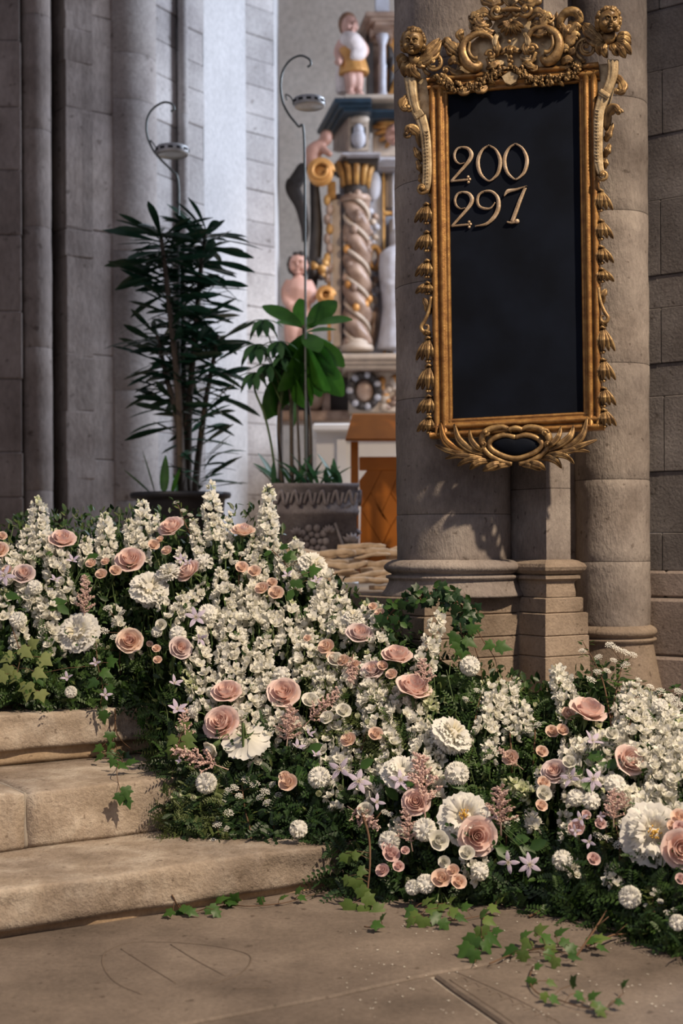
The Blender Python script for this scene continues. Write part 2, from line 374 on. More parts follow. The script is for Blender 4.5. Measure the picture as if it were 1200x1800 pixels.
# --- wall beside the pier on the right, coursed blocks
wr = thing('wall_right', (1.4, 5.4, .3), 'rough grey block wall at the right edge beside the pier', 'wall', kind='structure')
W0 = V((P(1141, 950, 5.42).x, 5.42)); W1 = V((P(1300, 950, 5.2).x, 5.2)); wd = (W1-W0).normalized(); wn = V((wd.y, -wd.x))
wpl = [W0-wd*.05, W1, W1-wn*.4, W0-wd*.05-wn*.4]
ys = [1006, 940, 832, 700, 642, 545, 487, 355, 240, 128, 20, -80]
for i in range(len(ys)-1):
    z0, z1 = zat(ys[i], 5.4), zat(ys[i+1], 5.4)
    k = (.02, .33, .03, .29, .02, .34)[i % 6]
    a = W0-wd*.05; m_ = W0+wd*(.03+k)
    course([a, m_, m_-wn*.4, a-wn*.4], z0, z1, M['wall_grey_shaded'], 'wall_block', off=-.002-.006*(i % 2), parent=wr, c=.0035)
    course([m_, W1, W1-wn*.4, m_-wn*.4], z0, z1, M['wall_grey_shaded'], 'wall_block', off=-.003, parent=wr, c=.0035)
course(wpl, zat(-80, 5.4), 3.6, M['wall_grey_shaded'], 'wall_block', parent=wr)
for y0, y1, off, s in ((1054, 1006, .02, .14), (1154, 1054, .075, .13), (1260, 1154, .10, .16), (1470, 1260, .11, .1)):
    p = poly_off(wpl, off); m_ = p[0]+wd*s; mb_ = p[3]+wd*s
    course([p[0]+wd*.015, m_, mb_, p[3]+wd*.015], zat(y0, 5.38), zat(y1, 5.38), M['plinth_grey_shaded'], 'wall_block', parent=wr, c=.012)
    course([m_, p[1], p[2], mb_], zat(y0, 5.38), zat(y1, 5.38), M['plinth_grey_shaded'], 'wall_block', parent=wr, c=.012)

# --- clustered piers on the left of the choir
wl = thing('wall_left', (-2, 8.6, .76), 'clustered grey stone half-columns along the left of the choir', 'wall', kind='structure')
def pt(px, d): return V((P(px, 950, d).x, d))
def flat(px0, d0, px1, d1, ys, m, dep=.5, seed=0, split=None):
    a, b = pt(px0, d0), pt(px1, d1); e = (b-a).normalized(); n = V((e.y, -e.x)); d = (d0+d1)/2
    pl = [a, b, b-n*dep, a-n*dep]
    zz = [.76] + [zat(y, d) for y in ys] + [5.6]
    for i in range(len(zz)-1):
        if zz[i+1]-zz[i] < .02: continue
        if split and i % 2:
            c = a.lerp(b, split[i % len(split)])
            course([a, c, c-n*dep, a-n*dep], zz[i], zz[i+1], m, 'wall_block', parent=wl, c=.008); course([c, b, b-n*dep, c-n*dep], zz[i], zz[i+1], m, 'wall_block', parent=wl, c=.008)
        else: course(pl, zz[i], zz[i+1], m, 'wall_block', parent=wl, c=.008, off=-.003*((i*7+seed) % 3))
def shaft(px, rpx, d, ys, m):
    zz = [.76] + [zat(y, d) for y in ys] + [5.6]; c = pt(px, d)
    for a, b in zip(zz, zz[1:]): drum(c, rpx/F*d, a, b, m, 32, 'drum', wl)
flat(-420, 8.1, 40, 8.25, (870, 790, 660, 540, 405, 290, 178, 60, -60), M['wall'], split=(.6, .8, .7))
shaft(66, 27, 8.38, (860, 610, 400, 230, 30), M['wall'])
flat(90, 8.52, 100, 8.7, (800, 600, 400, 200), M['wall'])
flat(97, 8.6, 120, 8.46, (805, 620, 400, 190, 20), M['wall'])
flat(118, 8.46, 168, 8.56, (840, 720, 625, 450, 402, 192, 108, 50), M['wall'], seed=2)
shaft(222, 57, 8.85, (880, 690, 450, 400, 188, 108), M['ashlar_dull'])
flat(276, 8.92, 318, 9.15, (760, 560, 400, 310, 215, 135, 75, 16), M['ashlar'], seed=1)
shaft(326, 9, 9.12, (700, 430, 200), M['ashlar'])
flat(332, 9.15, 363, 9.3, (740, 520, 355, 275, 218, 156, 108, 52), M['ashlar'], seed=4)
flat(362, 9.32, 436, 10.2, (), M['plaster'], dep=.3)
flat(434, 10.2, 486, 10.4, (870, 800, 745, 690, 640, 590, 540, 480, 430, 390, 335, 284, 236, 203, 152, 106, 63, 14, -40), M['ashlar'], seed=1, split=(.72, .3, .55))
flat(486, 10.4, 494, 11.2, (), M['plaster'], dep=.3)
mb = MB(); prism(mb, [V((-1.6, 12.6)), V((7, 12.6)), V((7, 12.9)), V((-1.6, 12.9))], [(0, .5), (0, 6)]); mb.build('wall_back', M['backwall'], smooth=False, kind='structure')
# ================================================================ the gilded number board
def gold(name, c1, c2, c3, rough, metal):
    m, nt, b = mat(name); L = nt.links.new; gm = node(nt, 'ShaderNodeNewGeometry')
    n1 = node(nt, 'ShaderNodeTexNoise', Scale=38, Detail=6); L(gm.outputs['Position'], n1.inputs['Vector'])
    r = ramp(nt, [(.36, c1), (.52, c2), (.66, c3)]); L(n1.outputs[0], r.inputs[0])
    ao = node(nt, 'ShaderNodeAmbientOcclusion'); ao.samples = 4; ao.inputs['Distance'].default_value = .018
    r2 = ramp(nt, [(.35, (.16, .10, .06)), (.8, (1, 1, 1))]); L(ao.outputs['AO'], r2.inputs[0])     # brown shade put into the colour of the carving's hollows
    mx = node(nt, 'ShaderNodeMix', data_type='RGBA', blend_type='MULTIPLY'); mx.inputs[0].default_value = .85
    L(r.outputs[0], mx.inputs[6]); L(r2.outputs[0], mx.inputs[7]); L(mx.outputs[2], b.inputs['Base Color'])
    b.inputs['Metallic'].default_value = metal; b.inputs['Roughness'].default_value = rough
    n2 = node(nt, 'ShaderNodeTexNoise', Scale=160, Detail=3); L(gm.outputs['Position'], n2.inputs['Vector'])
    bp = node(nt, 'ShaderNodeBump', Strength=.25, Distance=.004); L(n2.outputs[0], bp.inputs['Height']); L(bp.outputs[0], b.inputs['Normal'])
    return m
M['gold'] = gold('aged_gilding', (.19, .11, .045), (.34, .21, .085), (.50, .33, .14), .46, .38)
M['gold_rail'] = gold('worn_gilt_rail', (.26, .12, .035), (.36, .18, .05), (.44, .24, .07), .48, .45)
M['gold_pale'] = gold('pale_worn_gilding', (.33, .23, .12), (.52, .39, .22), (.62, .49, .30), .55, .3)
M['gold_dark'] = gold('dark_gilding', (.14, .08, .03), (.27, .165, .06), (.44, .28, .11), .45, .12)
M['black'] = plain('blue_black_paint', (.0055, .0085, .017), .75, var=.25, scale=6, spec=.12)
M['iron'] = plain('iron', (.05, .05, .055), .5, .6)
YAW = .245
bu = V((cos(YAW), -sin(YAW), 0)); bn = V((-sin(YAW), -cos(YAW), 0)); BC = P(905, 450, 4.845)
def B(px, py, w=0.0):
    """a point on the board's plane, w metres out from it"""
    d = P(px, py, 1.0) - V((0, 0, 1)); k = (BC - V((0, 0, 1))).dot(bn) / d.dot(bn)
    return V((0, 0, 1)) + d*k + bn*w
PXM = (B(906, 450) - B(905, 450)).length
board = thing('number_board', B(905, 830), 'tall blue-black board in a carved gilt frame hanging on the stone pier', 'board')
# panel
mb = MB(); q = [(779, 160), (1026, 143), (1032, 736), (786, 745)]
mb.add([B(*p, -.012) for p in q] + [B(*p, .008) for p in q], [(3, 2, 1, 0), (4, 5, 6, 7), (0, 1, 5, 4), (1, 2, 6, 5), (2, 3, 7, 6), (3, 0, 4, 7)])
mb.build('panel', M['black'], board, smooth=False)
def moulding(p0, p1, prof, name, m, mitre=(0, 0)):
    """straight frame rail from p0 to p1 (pixels); prof = [(across px, out m)]"""
    a, b = V((*p0, 0)), V((*p1, 0)); d = (b-a).normalized(); n = V((-d.y, d.x, 0)); N = 24
    vs = []; k = len(prof)
    for i in range(N+1):
        t = i/N
        for c, w_ in prof:
            p = a.lerp(b, t) + n*c + d*((1-t)*mitre[0]*c - t*mitre[1]*c)
            vs.append(B(p.x, p.y, w_+noise.noise(V((t*9, c*.2, 1)))*.0012))
    fs = [(i*k+j, i*k+(j+1) % k, (i+1)*k+(j+1) % k, (i+1)*k+j) for i in range(N) for j in range(k)] + [tuple(range(k)), tuple(reversed(range(N*k, N*k+k)))]
    mb = MB(); mb.add(vs, fs); return mb.build(name, m, board)
def railprof(s=1): return [(s*c, w_) for c, w_ in [(0, -.02), (0, .02), (2, .03), (6, .037), (10, .033), (12, .022), (14, .022), (16, .031), (20, .036), (24, .031), (26, .02), (28, .022), (31, .024), (33, .016), (33, -.02)]]
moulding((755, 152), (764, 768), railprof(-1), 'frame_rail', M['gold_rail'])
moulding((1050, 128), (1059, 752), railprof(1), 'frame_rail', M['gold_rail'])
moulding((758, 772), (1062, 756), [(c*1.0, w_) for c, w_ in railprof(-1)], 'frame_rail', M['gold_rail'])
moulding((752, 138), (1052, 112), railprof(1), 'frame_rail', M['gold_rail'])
# flat pale backing beside the upper rails
def plate(pts, w0, w1, name, m, c=.003, hole=None):
    mb = MB(); n = len(pts)
    cx = sum(p[0] for p in pts)/n; cy = sum(p[1] for p in pts)/n
    inn = [(p[0]+(cx-p[0])*.03, p[1]+(cy-p[1])*.03) for p in pts]
    vs = [B(*p, w0) for p in pts] + [B(*p, w1-c) for p in pts] + [B(*p, w1) for p in inn]
    fs = [tuple(reversed(range(n))), tuple(range(2*n, 3*n))] + [(j*n+i, j*n+(i+1) % n, (j+1)*n+(i+1) % n, (j+1)*n+i) for j in range(2) for i in range(n)]
    mb.add(vs, fs); return mb.build(name, m, board, smooth=False)
plate([(722, 140), (758, 138), (761, 345), (753, 345), (748, 240), (732, 205)], -.02, .012, 'side_plate', M['gold_pale'])
plate([(1048, 115), (1078, 112), (1080, 150), (1072, 180), (1058, 230), (1054, 320), (1048, 320)], -.02, .012, 'side_plate', M['gold_pale'])
plate([(800, 128), (812, 92), (838, 68), (862, 55), (878, 22), (900, 4), (925, 20), (936, 48), (962, 58), (992, 72), (1008, 96), (1012, 118), (910, 150)], -.02, .010, 'crest_plate', M['gold_pale'])
def strap(path, hw, w=(.02, .045), name='strap', m=None, ridge=.004, n=6, par=None):
    """flat carved strip along pixel path; hw = half width in px; w = base and face heights"""
    pp = smooth_path([V((*p, 0)) for p in path], n); N = len(pp); hws = lerps(hw, N) if isinstance(hw, (list, tuple)) else [hw]*N
    ws = lerps(w[1], N) if isinstance(w[1], (list, tuple)) else [w[1]]*N
    vs = []
    for i, p in enumerate(pp):
        t = (pp[min(i+1, N-1)]-pp[max(i-1, 0)]).normalized(); s = V((-t.y, t.x, 0))*hws[i]
        h = ws[i]
        for c, z in ((1, w[0]), (1, h-ridge), (.7, h), (.25, h-ridge*.7), (0, h+ridge*.6), (-.25, h-ridge*.7), (-.7, h), (-1, h-ridge), (-1, w[0])):
            vs.append(B(p.x+s.x*c, p.y+s.y*c, z))
    k = 9; fs = [(i*k+j, (i+1)*k+j, (i+1)*k+(j+1) % k, i*k+(j+1) % k) for i in range(N-1) for j in range(k)] + [tuple(range(k)), tuple(reversed(range((N-1)*k, N*k)))]
    mb = MB(); mb.add(vs, fs); return mb if par is False else mb.build(name, m or M['gold'], par or board)
def spiral(cx, cy, r0, turns, a0, dr=.12, sgn=1, n=26):
    return [(cx+cos(a0+sgn*2*pi*turns*i/n)*r0*(1-(1-dr)*i/n), cy+sin(a0+sgn*2*pi*turns*i/n)*r0*(1-(1-dr)*i/n)) for i in range(n+1)]
def vtube(path, rad, w, name, m=None, par=None, sq=1.0, n=4, build=True):
    pp = smooth_path([V((*p, 0)) for p in path], n); N = len(pp)
    ws = lerps(w, N) if isinstance(w, (list, tuple)) else [w]*N
    rr = [r*PXM for r in (lerps(rad, N) if isinstance(rad, (list, tuple)) else [rad]*N)]
    mb = MB(); tube(mb, [B(p.x, p.y, ws[i]) for i, p in enumerate(pp)], rr, 8, sq=sq, up=None)
    return mb.build(name, m or M['gold'], par or board) if build else mb
def volute(cx, cy, r, turns, a0, sgn, w=.045, th=3.2, name='volute', m=None, lead=()):
    pts = list(lead) + spiral(cx, cy, r, turns, a0, .15, sgn)
    mb = vtube(pts, [th]*3+[th*.8, th*.55], [w, w+.004, w+.014], name, build=False, n=2)
    sphere(mb, B(cx, cy, w+.012), th*1.15*PXM, 10, 6); return mb.build(name, m or M['gold'], board)
def leafm(path, wid, w, lobes=0, fold=.006, m=None, name='acanthus_leaf', par=None, curl=.0, build=True, mb=None):
    """carved leaf along a pixel path with scalloped lobes; w = height profile above the plane"""
    pp = smooth_path([V((*p, 0)) for p in path], 8); N = len(pp); ws = lerps(w, N) if isinstance(w, (list, tuple)) else [w]*N; vs = []
    for i, p in enumerate(pp):
        t = (pp[min(i+1, N-1)]-pp[max(i-1, 0)]).normalized(); f = i/(N-1)
        hw = wid*(sin(pi*min(1, f*.86+.12))**.8)*(1+(.38*abs(sin(pi*lobes*f))-.2 if lobes else 0)); s = V((-t.y, t.x, 0))*hw
        for c, z in ((1, -.008), (.95, 0), (.5, fold*.8), (.15, fold*.1), (0, fold*.9), (-.15, fold*.1), (-.5, fold*.8), (-.95, 0), (-1, -.008)):
            vs.append(B(p.x+s.x*c, p.y+s.y*c, ws[i]+z))
    k = 9; fs = [(i*k+j, (i+1)*k+j, (i+1)*k+(j+1) % k, i*k+(j+1) % k) for i in range(N-1) for j in range(k)] + [tuple(range(k)), tuple(reversed(range((N-1)*k, N*k)))]
    mb = mb or MB(); mb.add(vs, fs); return mb.build(name, m or M['gold'], par or board) if build else mb
# side straps ending in volutes, left and right
strap([(724, 142), (727, 170), (733, 197), (741, 212)], [11, 9, 8, 9], name='console_strap', m=M['gold_pale'])
strap([(733, 212), (747, 203)], [6, 6], w=(.02, .05), name='strap_band', m=M['gold_pale'])
strap([(742, 210), (750, 240), (754, 285), (753, 325), (749, 342)], [10, 9, 8, 8, 6], name='console_strap', m=M['gold_pale'])
for i in range(16):
    y = 238+i*6; vtube([(749+i*.15, y), (757, y-1)], .9, .046, 'strap_ridge', M['gold_pale'])
volute(746, 337, 9, 1.3, .2, 1)
strap([(1078, 112), (1077, 140), (1068, 165), (1062, 176)], [10, 9, 8, 9], name='console_strap', m=M['gold_pale'])
strap([(1055, 168), (1071, 178)], [6, 6], w=(.02, .05), name='strap_band', m=M['gold_pale'])
strap([(1062, 176), (1054, 205), (1052, 250), (1053, 290), (1058, 312)], [10, 9, 8, 8, 6], name='console_strap', m=M['gold_pale'])
for i in range(16):
    y = 200+i*6; vtube([(1047, y), (1054, y+1)], .9, .046, 'strap_ridge', M['gold_pale'])
volute(1061, 314, 9, 1.3, pi-.2, -1)
# curled acanthus at the outer edges
for sx, pts in ((1, [((733, 168), (716, 180), (712, 195), (722, 200)), ((742, 262), (738, 240), (724, 232), (718, 244)), ((745, 285), (736, 274), (730, 262)), ((747, 305), (740, 297), (735, 284)), ((748, 325), (743, 318), (741, 308))]),
                (-1, [((1078, 135), (1092, 150), (1096, 166), (1086, 172)), ((1066, 232), (1070, 206), (1082, 196), (1090, 206)), ((1063, 250), (1070, 240), (1078, 220)), ((1060, 278), (1068, 268), (1072, 256)), ((1060, 298), (1064, 290), (1064, 282))])):
    for i, p in enumerate(pts):
        leafm(p, 8 if i < 2 else 6, [.02, .04, .055, .05] if i < 2 else [.015, .03, .025], lobes=3, name='acanthus_leaf', m=M['gold'])
    c = pts[0][3]; volute(c[0], c[1]-4, 6, 1.2, 0, sx, w=.04, th=2.6, name='leaf_curl')
    c = pts[1][3]; volute(c[0]+sx*1, c[1]-2, 6, 1.2, 0, sx, w=.04, th=2.6, name='leaf_curl', m=M['gold_dark'])
# bellflower drops down both sides
def bell(cx, y0, y1, sgn):
    h = y1-y0; mb = MB()
    for k, (dx, wd_) in enumerate(((-7, 5), (1, 5.5), (9, 5.5), (17, 5))):
        x = cx + sgn*(-dx)*.55
        leafm([(cx, y0), (x+sgn*(-dx)*.25, y0+h*.5), (x+sgn*(-dx)*.75, y0+h*.92)], wd_, [.018, .040-abs(k-1)*.006, .03-abs(k-1)*.006], fold=.007, build=False, mb=mb)
    for k in range(5):
        sphere(mb, B(cx+sgn*(-6+3*k)*.7, y0+h*(.99 if k % 2 else .93), .022+.006*(k % 2)), 2.6*PXM, 7, 5)
    tube(mb, [B(cx-5, y0+1, .022), B(cx, y0-1, .034), B(cx+5, y0+1, .022)], 2.6*PXM, 6)
    mb.build('bellflower', M['gold'], board)
for y0, y1 in ((362, 396), (411, 444), (461, 490), (500, 519), (596, 638), (644, 690), (698, 730), (735, 762)): bell(750+(y0-360)*.012+2, y0, y1, 1)
for y0, y1 in ((338, 374), (391, 424), (437, 466), (476, 498), (578, 622), (634, 672), (684, 716), (722, 752)): bell(1056+(y0-338)*.016-1, y0, y1, -1)
for sgn, x, y in ((1, 752, 576), (-1, 1060, 560)):
    vtube([(x+sgn*8, y-52), (x+sgn*4, y-28), (x-sgn*3, y-10), (x-sgn*9, y), (x-sgn*6, y+8), (x+sgn*2, y+7), (x+sgn*3, y-1), (x-sgn*2, y-2)], [3, 3, 3.4, 3.6, 3.4, 3, 2.4, 2], .03, 'scroll')
    leafm([(x+sgn*4, y-22), (x, y-38), (x-sgn*6, y-50)], 6, [.015, .03, .025], lobes=2)
    leafm([(x-6, y+14), (x, y+10), (x+7, y+15)], 5, [.02, .034, .02], lobes=2)
# crest: two big pierced C scrolls, volutes, shell, leaves
for sg, cx, cy in ((1, 845, 95), (-1, 957, 84)):
    X = lambda a: cx + sg*a
    vtube([(X(26), cy+8), (X(28), cy-8), (X(18), cy-24), (X(-2), cy-28), (X(-22), cy-16), (X(-28), cy+4), (X(-20), cy+24), (X(-6), cy+31), (X(2), cy+22)], [3, 4, 5, 5.5, 7, 9, 10, 9, 6], [.03, .036, .04, .044, .046, .046, .044, .04, .036], 'crest_scroll')
    vtube([(X(-15), cy-12), (X(-17), cy+4), (X(-10), cy+16), (X(-2), cy+17)], [2.5, 3, 3, 4], .056, 'scroll_rib', M['gold_dark'])
    volute(X(20), cy+9, 9, 1.25, pi if sg > 0 else 0, sg, w=.04, th=3)
    vtube([(X(14), cy+14), (X(18), cy+26), (X(24), cy+36), (X(20), cy+46), (X(12), cy+44), (X(12), cy+38), (X(17), cy+38)], [3.4, 3.4, 3.2, 3, 2.8, 2.4, 2], .036, 'tendril')
    leafm([(X(14), cy+22), (X(30), cy+24), (X(42), cy+18)], 7, [.025, .038, .03], lobes=3, m=M['gold_pale'])
    leafm([(X(-26), cy+14), (X(-44), cy-2), (X(-58), cy-14), (X(-62), cy-8)], 9, [.03, .05, .05, .035], lobes=4)
    leafm([(X(-24), cy-10), (X(-34), cy-26), (X(-28), cy-36)], 7, [.03, .05, .04], lobes=3)
    leafm([(X(-8), cy-30), (X(10), cy-36), (X(24), cy-30)], 5, [.03, .042, .03], lobes=3)
    volute(X(-58), cy+34, 8, 1.2, 0, -sg, w=.03, th=2.6, name='volute')
    leafm([(X(-28), cy+36), (X(-42), cy+38), (X(-54), cy+30)], 6, [.02, .035, .03], lobes=2)
    # rosette scrolls at the corners
    rx, ry = (765, 118) if sg > 0 else (1032, 92)
    mb = MB(); n = 14
    for k in range(n):
        a = 2*pi*k/n; sphere(mb, B(rx+cos(a)*11.5, ry+sin(a)*11.5, .042), 2.9*PXM, 7, 5)
    mb.build('rosette', M['gold'], board)
    vtube(spiral(rx, ry, 20, 1.35, .6*pi, .42, 1), [3.6, 3.4, 3, 2.6], [.036, .042, .05], 'rosette_scroll', n=2)
    volute(rx, ry, 8, 1.1, 1, 1, w=.048, th=2.6, name='rosette_eye')
# crown of the crest
volute(876, 29, 12, 1.3, pi*.1, 1, w=.045, th=4, lead=[(900, 24), (892, 36)], m=M['gold'])
volute(914+13, 26, 12, 1.3, pi*.9, -1, w=.045, th=4, lead=[(901, 24), (910, 36)], m=M['gold'])
for sg, c in ((1, 900), (-1, 902)):
    X = lambda a: c - sg*a
    leafm([(X(34), 44), (X(50), 50), (X(62), 38), (X(66), 44), (X(74), 34)], 9, [.03, .048, .05, .045, .035], lobes=5)
    leafm([(X(26), 40), (X(44), 30), (X(56), 36), (X(60), 52)], 8, [.035, .05, .05, .035], lobes=4)
    leafm([(X(62), 42), (X(70), 50), (X(66), 58)], 5, [.03, .04, .03], lobes=2, m=M['gold_pale'])
    leafm([(X(12), 6), (X(30), 14), (X(46), 8), (X(52), -4)], 9, [.04, .055, .05, .03], lobes=4, m=M['gold_dark'])
    leafm([(X(6), 10), (X(18), -4), (X(36), -10), (X(48), 2)], 8, [.04, .055, .05, .04], lobes=4, m=M['gold'])
for k in range(5):
    a = -pi/2 + (k-2)*.38; leafm([(900, 20), (900+cos(a)*12, 20+sin(a)*12), (900+cos(a)*22, 20+sin(a)*21)], 4.2, [.045, .055, .04], fold=.008, m=M['gold_pale'])
vtube([(884, 28), (901, 26), (918, 27)], [3, 4.5, 3], .055, 'crest_clasp')
mb = MB()
for k in range(7):
    a = pi/2 + (k-3)*.40; x, y = 900, 46
    leafm([(x, y), (x+cos(a)*13, y+sin(a)*13), (x+cos(a)*25, y+sin(a)*24)], 4.6, [.042, .052, .036], fold=.009, build=False, mb=mb)
sphere(mb, B(900, 46, .045), 5*PXM, 10, 6); mb.build('shell', M['gold'], board)
for sg, c in ((1, 900), (-1, 902)):
    X = lambda a: c - sg*a
    for p, w_, lb, m_ in (([(X(28), 60), (X(46), 66), (X(62), 62), (X(70), 70)], 7, 4, 'gold'), ([(X(30), 74), (X(24), 92), (X(28), 106)], 7, 3, 'gold'), ([(X(20), 62), (X(28), 80), (X(24), 100)], 5, 3, 'gold_pale'), ([(X(76), 100), (X(92), 92), (X(104), 96)], 8, 3, 'gold'), ([(X(84), 116), (X(98), 112), (X(110), 118)], 7, 3, 'gold'), ([(X(96), 104), (X(106), 98), (X(114), 86)], 6, 3, 'gold'), ([(X(40), 52), (X(58), 56), (X(66), 50)], 7, 3, 'gold_dark'), ([(X(18), 112), (X(30), 122), (X(44), 126)], 6, 3, 'gold')):
        leafm(p, w_, [.025, .045, .048, .03], lobes=lb, m=M[m_])
# hanging flower drop and pendant tablet
leafm([(898, 88), (887, 96), (877, 98)], 5, [.03, .038, .028], lobes=2); leafm([(898, 88), (909, 94), (919, 95)], 5, [.03, .038, .028], lobes=2); leafm([(898, 86), (898, 96), (898, 104)], 6, [.035, .046, .03], lobes=2)
mb = MB()
for x, y, r in ((897, 79, 3.5), (899, 106, 4), (896, 112, 3.6), (901, 114, 3.4), (898, 120, 4.4), (895, 126, 3), (902, 126, 3)): sphere(mb, B(x, y, .034), r*PXM, 8, 6)
mb.build('flower_drop', M['gold'], board)
plate([(884, 141), (898, 132), (914, 139), (910, 150), (900, 156), (890, 152)], .015, .042, 'pendant_tablet', M['gold_pale'])
# swags of leaves and fruit over the top rail
def swag(path, rad, seed):
    rr = random.Random(seed); pp = smooth_path([V((*p, 0)) for p in path], 9); N = len(pp)
    for i, p in enumerate(pp):
        r = lerps(rad, N)[i]
        mb = MB()
        for k in range(3):
            a = rr.uniform(0, 6.28); o = rr.uniform(.2, 1)*r
            c = (p.x+cos(a)*o, p.y+sin(a)*o*.8)
            if rr.random() < .45: sphere(mb, B(*c, .036+rr.uniform(0, .012)), rr.uniform(2.2, 4.2)*PXM, 7, 5)
            else:
                b_ = rr.uniform(-.6, .6) + (0 if rr.random() < .5 else pi); L_ = rr.uniform(8, 13)
                leafm([c, (c[0]+cos(b_)*L_*.5, c[1]+sin(b_)*L_*.5), (c[0]+cos(b_)*L_, c[1]+sin(b_)*L_)], 3.6, [.032, .046, .034], build=False, mb=mb, fold=.006)
        mb.build('swag_leaf', M['gold'] if i % 3 else M['gold_dark'], board)
swag([(772, 140), (795, 156), (825, 160), (850, 150), (868, 138), (884, 128)], [5, 9, 10, 8, 5, 4], 3)
swag([(1020, 118), (1005, 136), (975, 146), (945, 148), (925, 138), (910, 126)], [5, 9, 10, 8, 5, 4], 4)
leafm([(775, 138), (786, 146), (800, 160)], 8, [.03, .045, .03], lobes=2); leafm([(806, 158), (818, 168), (832, 160)], 8, [.03, .05, .035]); leafm([(838, 156), (848, 166), (860, 156)], 7, [.03, .05, .035], lobes=2)
# dark curled leaf standing free at the right
vtube([(1002, 84), (988, 66), (986, 44), (998, 30), (1014, 30), (1020, 42), (1010, 50), (1002, 44)], [3, 6, 7.5, 8, 8, 7, 6, 4], [.0, .02, .035, .045, .045, .04, .035, .03], 'curled_leaf', M['gold_dark'])
leafm([(1008, 26), (1020, 34), (1024, 46)], 5, [.05, .055, .04], lobes=3, m=M['gold']); leafm([(984, 60), (978, 42), (980, 26)], 4, [.02, .03, .03], lobes=2)
leafm([(992, 92), (1004, 66), (1016, 54), (1022, 60)], 8, [.03, .045, .05, .04], lobes=4); leafm([(990, 84), (996, 62), (1006, 52)], 6, [.03, .05, .045], lobes=3)
# winged cherub heads
def head_mesh(r, seed=0, curls=True, nu=44, nv=34):
    """head of radius r facing -Y, Z up"""
    def g(d, c, s): return math.exp(-((d-V(c).normalized()).length/(s*1.15))**2)*1.25
    def fn(d):
        k = 1 - .22*max(0, -d.z-.3) - .20*g(d, (.36, -1, .06), .17) - .20*g(d, (-.36, -1, .06), .17) - .10*g(d, (0, -1, -.30), .12) - .13*g(d, (0, -1, -.62), .10)
        return k + .06*g(d, (.55, -.9, -.32), .26) + .06*g(d, (-.55, -.9, -.32), .26) + .10*g(d, (0, -1, -.92), .2) + .05*g(d, (0, -1, .5), .3)
    f = MB(); sphere(f, (0, 0, 0), (r*.88, r*.95, r*1.06), nu, nv, fn); h = MB()
    for s in (1, -1):
        sphere(f, (s*.30*r, -.80*r, .06*r), (.13*r, .10*r, .085*r), 10, 8)                                             # eye under its lid
        tube(f, smooth_path([(s*.10*r, -.93*r, .17*r), (s*.30*r, -.93*r, .27*r), (s*.52*r, -.76*r, .18*r)], 4), [.05*r]*4+[.075*r]*4+[.03*r], 7)   # brow
        tube(f, smooth_path([(s*.13*r, -.86*r, .0), (s*.30*r, -.87*r, -.05*r), (s*.46*r, -.76*r, .02*r)], 4), .028*r, 6)
        sphere(f, (s*.42*r, -.63*r, -.36*r), (.30*r, .26*r, .27*r), 14, 10)                                             # cheek
        sphere(f, (s*.085*r, -1.0*r, -.20*r), (.075*r, .09*r, .06*r), 8, 6)
        sphere(f, (s*.86*r, 0, -.05*r), (.10*r, .14*r, .2*r), 8, 6)
    tube(f, [(0, -.90*r, .20*r), (0, -1.02*r, .02*r), (0, -1.10*r, -.15*r), (0, -.98*r, -.26*r)], [.06*r, .075*r, .11*r, .05*r], 9)
    tube(f, smooth_path([(-.22*r, -.86*r, -.47*r), (-.08*r, -.98*r, -.42*r), (0, -.97*r, -.44*r), (.08*r, -.98*r, -.42*r), (.22*r, -.86*r, -.47*r)], 3), lerps([.015*r, .055*r, .05*r, .055*r, .015*r], 13), 7)
    tube(f, smooth_path([(-.19*r, -.86*r, -.50*r), (0, -.96*r, -.57*r), (.19*r, -.86*r, -.50*r)], 4), lerps([.015*r, .07*r, .015*r], 9), 7)
    sphere(f, (0, -.70*r, -.78*r), (.24*r, .22*r, .19*r), 12, 8)
    if curls:
        rr = random.Random(seed)
        for k in range(150):
            a = rr.uniform(0, 2*pi); z = rr.uniform(-.75, 1); s = sqrt(max(0, 1-z*z)); d = V((s*cos(a), s*sin(a), z))
            if d.y < -.25 and d.z < .62: continue
            if abs(d.x) < .8 and d.y < .15 and d.z < .3: continue
            c = V((d.x*r*.9, d.y*r*.95, d.z*r*1.06)); sphere(h, c, r*rr.uniform(.15, .25), 7, 5)
    return f, h
def cherub(px, py, rpx, yaw, tilt, wings, seed):
    r = rpx*PXM; f, h = head_mesh(r, seed)
    c = B(px, py, .075); X, Y, Z = bu, -bn, V((0, 0, 1))
    T = Matrix.Translation(c) @ Matrix(((X.x, Y.x, Z.x, 0), (X.y, Y.y, Z.y, 0), (X.z, Y.z, Z.z, 0), (0, 0, 0, 1))) @ Matrix.Rotation(yaw, 4, 'Z') @ Matrix.Rotation(tilt, 4, 'Y') @ Matrix.Rotation(.16, 4, 'X')
    a = MB(); a.merge(f, T); hd = a.build('cherub_head', M['gold_dark'], board)
    a = MB(); a.merge(h, T); a.build('hair', M['gold_dark'], hd)
    mb = MB(); tube(mb, [B(px, py+rpx*.7, .05), B(px, py+rpx*1.3, .03)], [r*.5, r*.8], 10); mb.build('neck', M['gold'], hd)
    for pts, wd_ in wings:
        leafm(pts, wd_, [.05, .06, .04], lobes=2, name='wing_feather', m=M['gold'])
